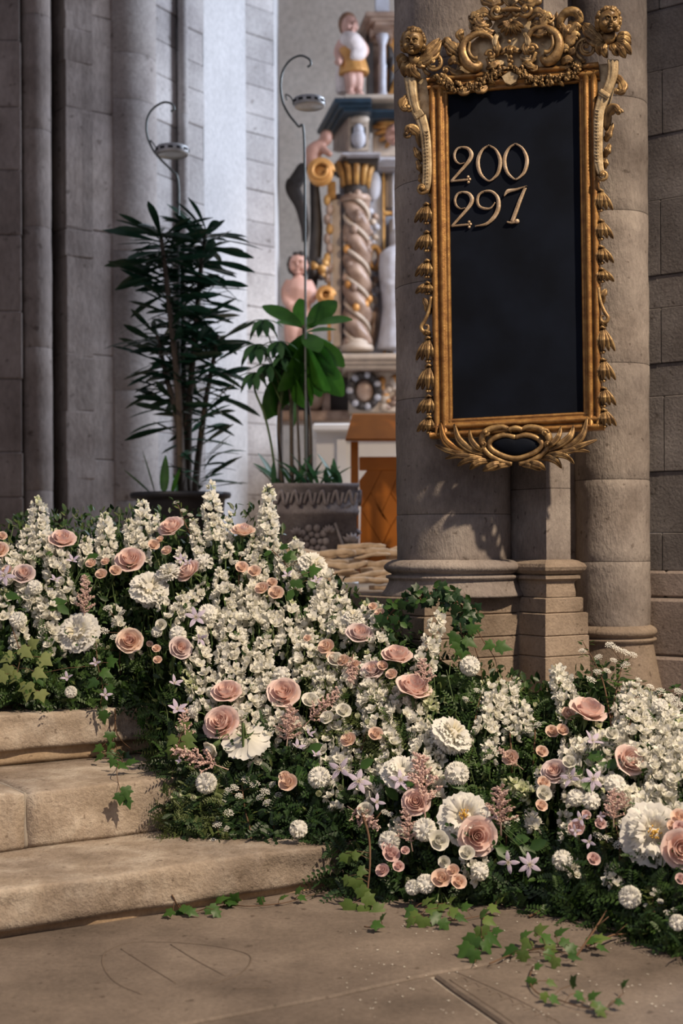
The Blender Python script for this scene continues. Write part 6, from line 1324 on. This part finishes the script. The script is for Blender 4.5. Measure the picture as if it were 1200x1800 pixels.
# ---------------- ivy
IV = [(0, 0), (.30, .10), (.62, .52), (.30, .50), (.22, .62), (.0, 1.0)]
def ivy_mesh(m, v=0):
    h = [(0, -.02), (.20, -.14), (.56, .02), (.50, .22), (.72, .46), (.34, .52), (.22, .70), (0, 1.05)] if v == 0 else [(0, 0), (.22, -.10), (.46, .06), (.40, .28), (.58, .52), (.30, .56), (.18, .8), (0, 1.2)]
    vs = [(0, .25, .05)]; r_ = h + [(-x, y) for x, y in reversed(h[1:-1])]
    for x, y in r_: vs.append((x, y, -.10*abs(x)-.10*y*y+(.05 if abs(x) > .4 else 0)))
    n = len(r_); mb = MB(); mb.add([(y_, -x_, z_) for x_, y_, z_ in vs], [(0, 1+(i+1) % n, 1+i) for i in range(n)]); return mb.mesh('leaf', M[m], True)
IVY = {m: [ivy_mesh(m, 0), ivy_mesh(m, 1)] for m in ('ivyL', 'ivyM', 'ivyD', 'ivyY')}
mb = MB(); mb.merge(small_leaf(1, .62)); OVAL = mb.mesh('leaf', M['ivyM'])
def vine(pts, leaves, label, m='ivyM', stem='twig', sz=26, name='ivy_vine', r=.0016, rnd=0, var=None, meshes=None):
    """pts = list of world points; leaves = [(world pt, size m, facing)]"""
    pp = smooth_path(pts, 5); b0 = pp[0].copy(); o = thing(name, b0, label, 'ivy'); mb = MB(); tube(mb, [p-b0 for p in pp], lerps([r*1.3, r*.6], len(pp)), 5); inst(mb.mesh('stem', M[stem]), o, 'stem')
    for c, s, nrm, hd in leaves:
        j = min(range(len(pp)), key=lambda k: (pp[k]-c).length); x = V(hd).normalized(); z = (V(nrm)-x*V(nrm).dot(x)).normalized(); y = z.cross(x)
        T = Matrix(((x.x, y.x, z.x, 0), (x.y, y.y, z.y, 0), (x.z, y.z, z.z, 0), (0, 0, 0, 1)))
        inst(R.choice(meshes or IVY[R.choice(var) if var else m]), o, 'leaf', Matrix.Translation(c-b0) @ T @ Matrix.Scale(s, 4))
        mb = MB(); tube(mb, [pp[j]-b0, (pp[j]-b0).lerp(c-b0, .5)+V((0, 0, .006)), c-b0], .0009, 4); inst(mb.mesh('stalk', M[stem]), o, 'stalk')
    return o
def SP(px, py, lift=.012):
    """point on the steps or floor seen at a pixel"""
    best = None
    for z in (0, RZ[0], RZ[1], RZ[2]):
        p = PZ(px, py, z) if py > 960 else None
        if p is None: continue
        q = (V((p.x, p.y))-A0).dot(N2); lo, hi = {0: (-9, 0), RZ[0]: (0, RQ[1]), RZ[1]: (RQ[1], RQ[2]), RZ[2]: (RQ[2], 9)}[z]
        if lo <= q <= hi and (best is None or p.y < best[0].y): best = (p, V((0, 0, 1)))
    for q, z0, z1 in ((0, 0, RZ[0]), (RQ[1], RZ[0], RZ[1]), (RQ[2], RZ[1], RZ[2])):
        d = P(px, py, 1)-V((0, 0, 1)); d2 = V((d.x, d.y)); k = (q+A0.dot(N2))/d2.dot(N2); p = V((0, 0, 1))+d*k
        if z0 <= p.z <= z1 and (best is None or p.y < best[0].y): best = (p, V((-N2.x, -N2.y, 0)))
    p, nn = best if best else (BP(px, py, -.05), V((0, -1, .3))); return p+nn*lift, nn
def on_ground(spec, szs, m, lift=.02, **kw):
    return [(SP(x, y, lift)[0], s, (SP(x, y)[1]+V((rr.uniform(-.4, .4), -.5, rr.uniform(0, .5)))), V((cos(a), -.3, -sin(a)))) for (x, y, a), s in zip(spec, szs)]
def pxs(l, dz): return [s/F*dz for s in l]
g = lambda pts, lift=.008: [SP(x, y, lift)[0] for x, y in pts]
bk = lambda pts, off=-.06: [BP(x, y, off) for x, y in pts]
def on_bank(spec, szs, dz, off=-.08): return [(BP(x, y, off), s/F*dz, V((rr.uniform(-.3, .3), -.8, .5)), V((cos(a), -.2, -sin(a)))) for (x, y, a), s in zip(spec, szs)]
vine(bk([(20, 1100), (35, 1150), (30, 1190), (44, 1215)]), on_bank([(16, 1170, 2), (36, 1140, .6), (22, 1150, 2.6), (48, 1200, 1.6), (72, 1155, .6), (30, 1182, 2.2), (60, 1180, .4), (70, 1215, 1.2), (8, 1185, 2.4), (52, 1135, -.6)], [26, 26, 24, 30, 26, 24, 24, 22, 24, 22], 4.5), 'yellowish ivy trail with lobed leaves over the top step at the far left edge', 'ivyY')
vine(bk([(168, 1120), (172, 1170), (180, 1205), (176, 1240)]), on_bank([(178, 1180, .4), (190, 1165, -.4), (180, 1250, 1.4), (170, 1195, 2.4), (190, 1205, 1.2), (64, 1185, 1)], [22, 20, 22, 20, 18, 22], 4.6), 'green ivy sprig hanging from the left flowers over the top step edge', 'ivyM')
vine(g([(205, 1235), (198, 1260), (196, 1290), (205, 1330), (215, 1350), (205, 1370), (208, 1400)], .025), on_ground([(186, 1285, 1.5), (190, 1302, 2), (172, 1310, 2.6), (196, 1320, .8), (210, 1328, .1), (180, 1345, 2.5), (192, 1340, 1), (205, 1362, .3), (222, 1360, -.2), (212, 1380, 1.3), (204, 1392, 1.6), (214, 1400, 1.2), (200, 1355, 2)], pxs([20, 18, 18, 20, 18, 20, 18, 22, 24, 22, 20, 18, 16], 4.3), 'ivyM', .035), 'long green ivy trail hanging down over the two upper steps')
vine(g([(198, 1245), (202, 1290), (235, 1320), (270, 1330), (300, 1325)], .02), [], 'bare brown ivy tendril looping along the foot of the top step', r=.002)
vine(g([(238, 1245), (240, 1256)], .02), on_ground([(236, 1250, .2), (242, 1262, 1.4)], pxs([20, 18], 4.6), 'ivyM', .03), 'small ivy tip peeping over the worn top step edge')
vine(g([(300, 1572), (318, 1600), (350, 1606), (400, 1590), (440, 1598), (500, 1592), (540, 1580), (570, 1574)]), on_ground([(318, 1608, .2), (304, 1614, 2.8), (330, 1612, .4), (312, 1600, 2), (368, 1606, 1), (380, 1596, -.4), (392, 1588, -.7), (400, 1596, .2), (376, 1612, .8), (404, 1580, -1), (458, 1590, 1.5), (492, 1592, -.5), (520, 1580, -.6), (526, 1588, .4)], pxs([22, 20, 20, 18, 22, 24, 22, 20, 20, 18, 16, 16, 18, 16], 3.9), 'ivyM', .02), 'ivy runner lying along the foot of the lowest step')
vine(bk([(636, 1430), (648, 1470), (650, 1520), (646, 1570), (652, 1590)], -.10), on_bank([(606, 1500, 1.2), (620, 1505, -.3), (625, 1545, 1.5), (632, 1560, 1), (640, 1575, .6), (620, 1588, 2.2), (640, 1592, 1.5), (655, 1598, .5), (625, 1605, 1.8), (648, 1612, 1.2), (662, 1606, .4), (612, 1540, 2), (630, 1530, .2)], [22, 16, 24, 26, 26, 30, 30, 28, 28, 26, 22, 18, 18], 3.95, -.12), 'thick brown ivy stem with large leaves by the end of the lowest step', 'ivyL', r=.003)
vine(g([(720, 1600), (745, 1618), (790, 1622), (830, 1618), (870, 1608)]), on_ground([(728, 1612, 2.4), (742, 1604, -.6), (752, 1612, .2), (744, 1630, 1.8), (760, 1626, .6), (770, 1612, -.3), (776, 1634, 1), (790, 1618, .2), (802, 1626, .4), (734, 1622, 2.7), (758, 1600, -1), (812, 1612, -.4), (872, 1600, -.8), (860, 1610, .4), (725, 1630, 2.2), (785, 1604, -.8)], pxs([24, 22, 26, 24, 24, 22, 22, 24, 20, 20, 20, 20, 24, 22, 20, 20], 3.8), 'ivyL', .025), 'tangle of pale ivy lying on the floor before the pink spray roses', 'ivyL', var=('ivyL', 'ivyL', 'ivyM'))
vine(g([(640, 1634), (664, 1636), (672, 1628)]), on_ground([(655, 1638, .1), (668, 1630, -1)], pxs([22, 16], 3.65), 'ivyM', .02), 'fallen ivy leaf lying alone on the bare floor slab')
vine(g([(850, 1612), (848, 1640), (842, 1670), (834, 1700)]), on_ground([(846, 1650, 1.4), (852, 1636, .4), (836, 1668, 2.2), (856, 1664, .6), (826, 1682, 2.4), (850, 1676, 1), (834, 1692, 1.8), (866, 1658, -.2), (844, 1630, -.8)], pxs([32, 24, 32, 30, 32, 26, 26, 20, 22], 3.55), 'ivyM', .03), 'upright dark ivy tip on the floor in front of the flowers', 'ivyM', var=('ivyM', 'ivyM', 'ivyL'))
vine(g([(860, 1700), (905, 1682), (960, 1672), (1010, 1670), (1050, 1672)]), on_ground([(905, 1682, 2.6), (918, 1690, 1.5), (940, 1656, -.6), (952, 1666, .3), (930, 1672, 2.4), (975, 1660, -.6), (985, 1672, .3), (960, 1690, 1), (1000, 1682, .8), (1030, 1672, -.3), (1044, 1668, -.2), (978, 1702, 2), (1000, 1698, .2), (966, 1680, 1.4), (915, 1664, -.6), (1050, 1680, .4)], pxs([26, 24, 28, 26, 22, 26, 24, 22, 22, 24, 26, 22, 20, 24, 22, 20], 3.5), 'ivyM', .025), 'long ivy runner with bright leaves across the floor at the right', 'ivyM', var=('ivyM', 'ivyL', 'ivyM'))
vine(g([(936, 1706), (930, 1730), (945, 1752), (985, 1765), (1020, 1776), (1060, 1780), (1095, 1752)]), on_ground([(940, 1715, -.4), (935, 1735, 1.8), (962, 1740, .4), (955, 1762, 1.3), (968, 1768, .6), (1004, 1748, -1.3), (1012, 1762, .6), (1040, 1780, .2), (1034, 1770, -.6), (1050, 1788, .8), (1092, 1750, -1), (1082, 1776, .2)], pxs([16, 18, 18, 18, 20, 24, 22, 26, 22, 20, 18, 16], 3.1), 'ivyL', .02), 'thin pale ivy runner on the floor nearest the bottom right corner', 'ivyL', var=('ivyL', 'ivyM'))
pw_ = lambda x, y, o=0: P(x, y, 4.62+o)
wp = [pw_(672, 1105), pw_(686, 1078), pw_(715, 1058), pw_(750, 1046), pw_(785, 1048), pw_(812, 1066), pw_(826, 1094), pw_(820, 1112)]
sp_ = smooth_path(wp, 10); lv = []
for i in range(170):
    p = sp_[rr.randrange(len(sp_))]+V((rr.uniform(-.03, .03), rr.uniform(-.04, .05), rr.uniform(-.03, .03))); a = rr.uniform(-1, 4); lv.append((p, rr.uniform(12, 20)/F*4.6, V((rr.uniform(-.5, .5), -.8, rr.uniform(-.2, .6))), V((cos(a), -.3, -sin(a)))))
vine(wp, lv, 'dark green ivy arch against the foot of the stone pier', 'ivyD', r=.004, var=('ivyD', 'ivyD', 'ivyM'), meshes=IVY['ivyD']+[OVAL])
for p0, ls, lb in (([(835, 1100), (848, 1125), (868, 1155), (876, 1185)], [(872, 1135, .2, 26), (866, 1130, 2.6, 20)], 'thin ivy tendril with one dark leaf on the pier base'), ([(808, 1095), (812, 1120), (818, 1140)], [(806, 1128, 1.6, 24), (816, 1122, .6, 24), (812, 1140, 1.5, 22), (822, 1108, -.4, 22), (802, 1115, 2.2, 22)], 'short green ivy tip hanging above the white carnation by the pier'), ([(826, 1112), (838, 1150), (846, 1180), (846, 1215)], [], 'bare brown ivy tendril hanging down the pier base')):
    vine([pw_(x, y, -.06) for x, y in p0], [(pw_(x, y, -.08), s/F*4.55, V((.2, -.9, .3)), V((cos(a), -.2, -sin(a)))) for x, y, a, s in ls], lb, 'ivyM', r=.0014)
vine(bk([(300, 1330), (312, 1310), (318, 1290), (322, 1272)], -.08), on_bank([(314, 1282, -.6), (322, 1292, .4), (308, 1296, 2.4), (316, 1308, 1.4), (304, 1316, 2), (326, 1306, .3), (312, 1320, 1.6), (322, 1318, .8)], [24, 24, 22, 24, 22, 20, 22, 20], 4.2), 'bright lime green ivy tip at the left end of the middle flowers', 'ivyL')
vine(bk([(470, 960), (500, 990), (520, 1020), (530, 1045)], -.05), on_bank([(490, 965, -.4), (505, 975, .4), (512, 995, 2), (528, 1005, .3), (520, 1020, 1.5), (540, 1020, .8), (500, 985, -1), (535, 985, -.6), (515, 1035, 2), (545, 1005, -.3), (478, 968, 2.6)], [18, 20, 18, 24, 24, 22, 18, 16, 22, 20, 16], 5.2), 'bright green vine twining over the spikes below the driftwood heap', 'ivyM', meshes=[OVAL]+IVY['ivyM'])
# larger single leaves among the blooms
def leafspray(spec, label, m=None):
    b0 = BP(spec[0][0], spec[0][1]+30, .05); vine([b0, BP(spec[0][0], spec[0][1], -.03)], on_bank([(x, y, a) for x, y, a, s in spec], [s for *_, s in spec], 4.4, -.07), label, name='leaf_sprig', meshes=[OVAL], stem='gstem')
leafspray([(118, 1056, 2.8, 44), (100, 1064, .6, 30), (150, 985, -.4, 30), (142, 1008, .6, 30), (8, 1045, .2, 30)], 'broad green leaf sprig beside the pink astilbe at the upper left')
leafspray([(530, 1352, 1.4, 44), (522, 1345, 1.0, 34), (540, 1322, -.5, 30), (535, 1342, .1, 28)], 'broad glossy leaf sprig left of the white carnation on the middle step')
leafspray([(632, 1350, -.6, 28), (618, 1366, .5, 34), (660, 1372, -.3, 34), (676, 1382, .8, 32), (700, 1386, -.3, 28), (650, 1362, 1, 26)], 'green clematis leaves in front of the white peony near the middle')
leafspray([(790, 1375, .4, 24), (880, 1482, 1.4, 36), (870, 1490, .6, 28), (912, 1488, .5, 32), (930, 1492, -.5, 30), (900, 1478, -.2, 28)], 'pointed green leaves above the pair of large lilac clematis')
leafspray([(1030, 1332, -.2, 32), (1050, 1340, .6, 30), (1065, 1350, -.6, 26), (1020, 1378, .4, 26), (1042, 1345, 1.5, 24)], 'green leaf sprig between the right hand lilac clematis flowers')
leafspray([(1010, 1345, 1, 20), (1120, 1310, .2, 26), (1112, 1322, .9, 24), (1125, 1345, .8, 20)], 'few green leaves on the pink rose at the right')
# twigs on the floor
for p0, lb in (([(1008, 1692), (1030, 1660), (1066, 1600)], 'slender brown twig leaning up from the floor at the right'), ([(930, 1615), (985, 1600), (1035, 1570)], 'pale thin root lying on the floor under the flowers'), ([(1030, 1668), (1070, 1655), (1108, 1645)], 'pale bare twig lying on the floor at the right')):
    a, b, c = p0; A, C_ = SP(*a, .006)[0], (SP(*c, .006)[0] if 'leaning' not in lb else P(c[0], c[1], 3.62)); mb = MB(); o = thing('twig', A, lb, 'twig'); tube(mb, [V((0, 0, 0)), (C_-A)*.5+V((.01, 0, .012)), C_-A], [.0032, .0026, .0018], 6); inst(mb.mesh('stick', M['twig']), o, 'stick')
    mb = MB(); q = (C_-A)*.55+V((.01, 0, .012)); tube(mb, [q, q+V((.03, .0, .025))], [.0018, .001], 5); inst(mb.mesh('side_shoot', M['twig']), o, 'side_shoot')
# petal crumbs on the floor
mb = MB()
for _ in range(150):
    p = SP(rr.uniform(600, 1190), rr.uniform(1610, 1790), .002)[0]; s = rr.uniform(.0015, .004); a = rr.uniform(0, 6.28); mb.add([p+V((cos(a+k*1.57)*s, sin(a+k*1.57)*s*.7, .001*(k % 2))) for k in range(4)], [(0, 1, 2, 3)])
mb.build('petal_crumbs', M['white'], None, False, at=PZ(900, 1700, 0), kind='stuff', label='tiny white petal crumbs scattered on the floor slabs', category='petals')
# ================================================================ labels: which flower is which
HAND = {('rose', 110): 'blush rose on a tall stem, topmost at the far left beside white spikes', ('rose', 302): 'blush rose facing up just in front of the dark plant pot', ('rose', 427): 'peach rose seen side-on between the two tallest white spikes',
 ('rose', 229): 'blush rose just above left of the big round upper peony', ('rose', 42): 'dusky pink rose half hidden among white spikes by the left edge', ('rose', 333): 'blush rose tipped sideways, right of the cream upper peony',
 ('rose', 228): 'peach rose hanging low over the top step, right of the low left peony', ('rose', 316): 'dusky rose tucked below a white carnation above the right end of the top step', ('rose', 398): 'pale pink rose, left one of the pair above the back-turned peony',
 ('rose', 498): 'coral pink rose, right one of the pair above the back-turned peony', ('rose', 390): 'biggest pink rose by the steps, resting on the back-turned peony', ('rose', 631): 'dusky mauve rose standing just left of the ivy arch',
 ('rose', 697): 'blush rose facing up right under the left foot of the ivy arch', ('rose', 725): 'large blush rose below the one under the ivy arch', ('rose', 1032): 'large pink rose, highest on the right against the pier base',
 ('rose', 1104): 'pink rose above right of the star clematis on the right', ('rose', 838): 'large blush rose facing front, touching the yellow-hearted middle peony', ('rose', 731): 'blush rose above left of the yellow-hearted middle peony',
 ('rose', 1193): 'pink rose cut by the right edge beside the biggest peony', ('rose', 975): 'dusky mauve rose behind small peach roses right of the middle', ('rose', 655): 'dusky rose half hidden below the mauve rose near the ivy arch', ('rose', -2): 'peach rose cut off by the left edge, high up',
 ('peony', 262): 'big round full white peony at the upper left before the dark pot', ('peony', 137): 'full white peony low at the left above the top step', ('peony', 295): 'cream white peony cup peeping from behind the round upper peony', ('peony', 434): 'white peony turned away showing its back under the pink roses',
 ('peony', 706): 'white peony with lilac clematis in front near the middle', ('peony', 816): 'open white peony with yellow heart at the bottom middle', ('peony', 1146): 'biggest open white peony with yellow heart at the right', ('peony', 795): 'shaggy cream peony behind a white spike right of the middle',
 ('peony', 550): 'white peony at the top against the driftwood heap', ('peony', 622): 'small white peony just above the dusky mauve rose'}
LM = [('the topmost left rose', 110, 950), ('the rose before the dark pot', 302, 928), ('the side-on peach rose', 427, 936), ('the round upper peony', 262, 1033), ('the low left peony', 137, 1110), ('the peach rose over the top step', 228, 1128),
      ('the coral pink rose', 498, 1220), ('the biggest rose by the steps', 390, 1273), ('the peony against the driftwood', 550, 990), ('the mauve rose by the ivy arch', 631, 1116), ('the rose under the ivy arch', 697, 1155), ('the shaggy cream peony', 795, 1290),
      ('the peony behind lilac clematis', 706, 1358), ('the yellow-hearted middle peony', 816, 1438), ('the biggest right-hand peony', 1146, 1466), ('the highest right-hand rose', 1032, 1252), ('the right-hand rose by the clematis', 1104, 1338), ('the dusky rose right of the middle', 975, 1358)]
GRP = {'delphinium': 'white flower spikes', 'carnation': 'white carnations', 'lisianthus': 'white lisianthus', 'flower_bud': 'flower buds', 'spray_rose': 'sprays of small roses', 'astilbe': 'astilbe plumes', 'clematis': 'clematis flowers', 'spirea': 'spirea sprigs', 'rose': 'garden roses', 'peony': 'white peonies'}
def where(px, py):
    n, x, y = min(LM, key=lambda l: (l[1]-px)**2+(l[2]-py)**2); dx, dy = px-x, py-y; a = atan2(-dy, dx)/pi*180
    for lo, hi, w_ in ((-22.5, 22.5, 'right of'), (22.5, 67.5, 'above right of'), (67.5, 112.5, 'above'), (112.5, 157.5, 'above left of'), (-67.5, -22.5, 'below right of'), (-112.5, -67.5, 'below'), (-157.5, -112.5, 'below left of')):
        if lo <= a < hi: return w_, n, sqrt(dx*dx+dy*dy)
    return 'left of', n, sqrt(dx*dx+dy*dy)
auto = {}
for o, ph, px, py, sz, lab, ref in REC:
    nm = o.name.split('.')[0]; o['group'] = GRP[nm]
    if (nm, round(px)) in HAND: o['label'] = HAND[(nm, round(px))]; continue
    w_, n, dist = where(px, py); auto.setdefault((ph, w_, n), []).append((dist, o))
for (ph, w_, n), l in auto.items():
    l.sort(key=lambda t: t[0])
    for k_, (dist, o) in enumerate(l): o['label'] = f'{ph} {w_} {n}' if len(l) == 1 else f'{"nearest" if k_ == 0 else ORD[k_]} {ph} {w_} {n}'
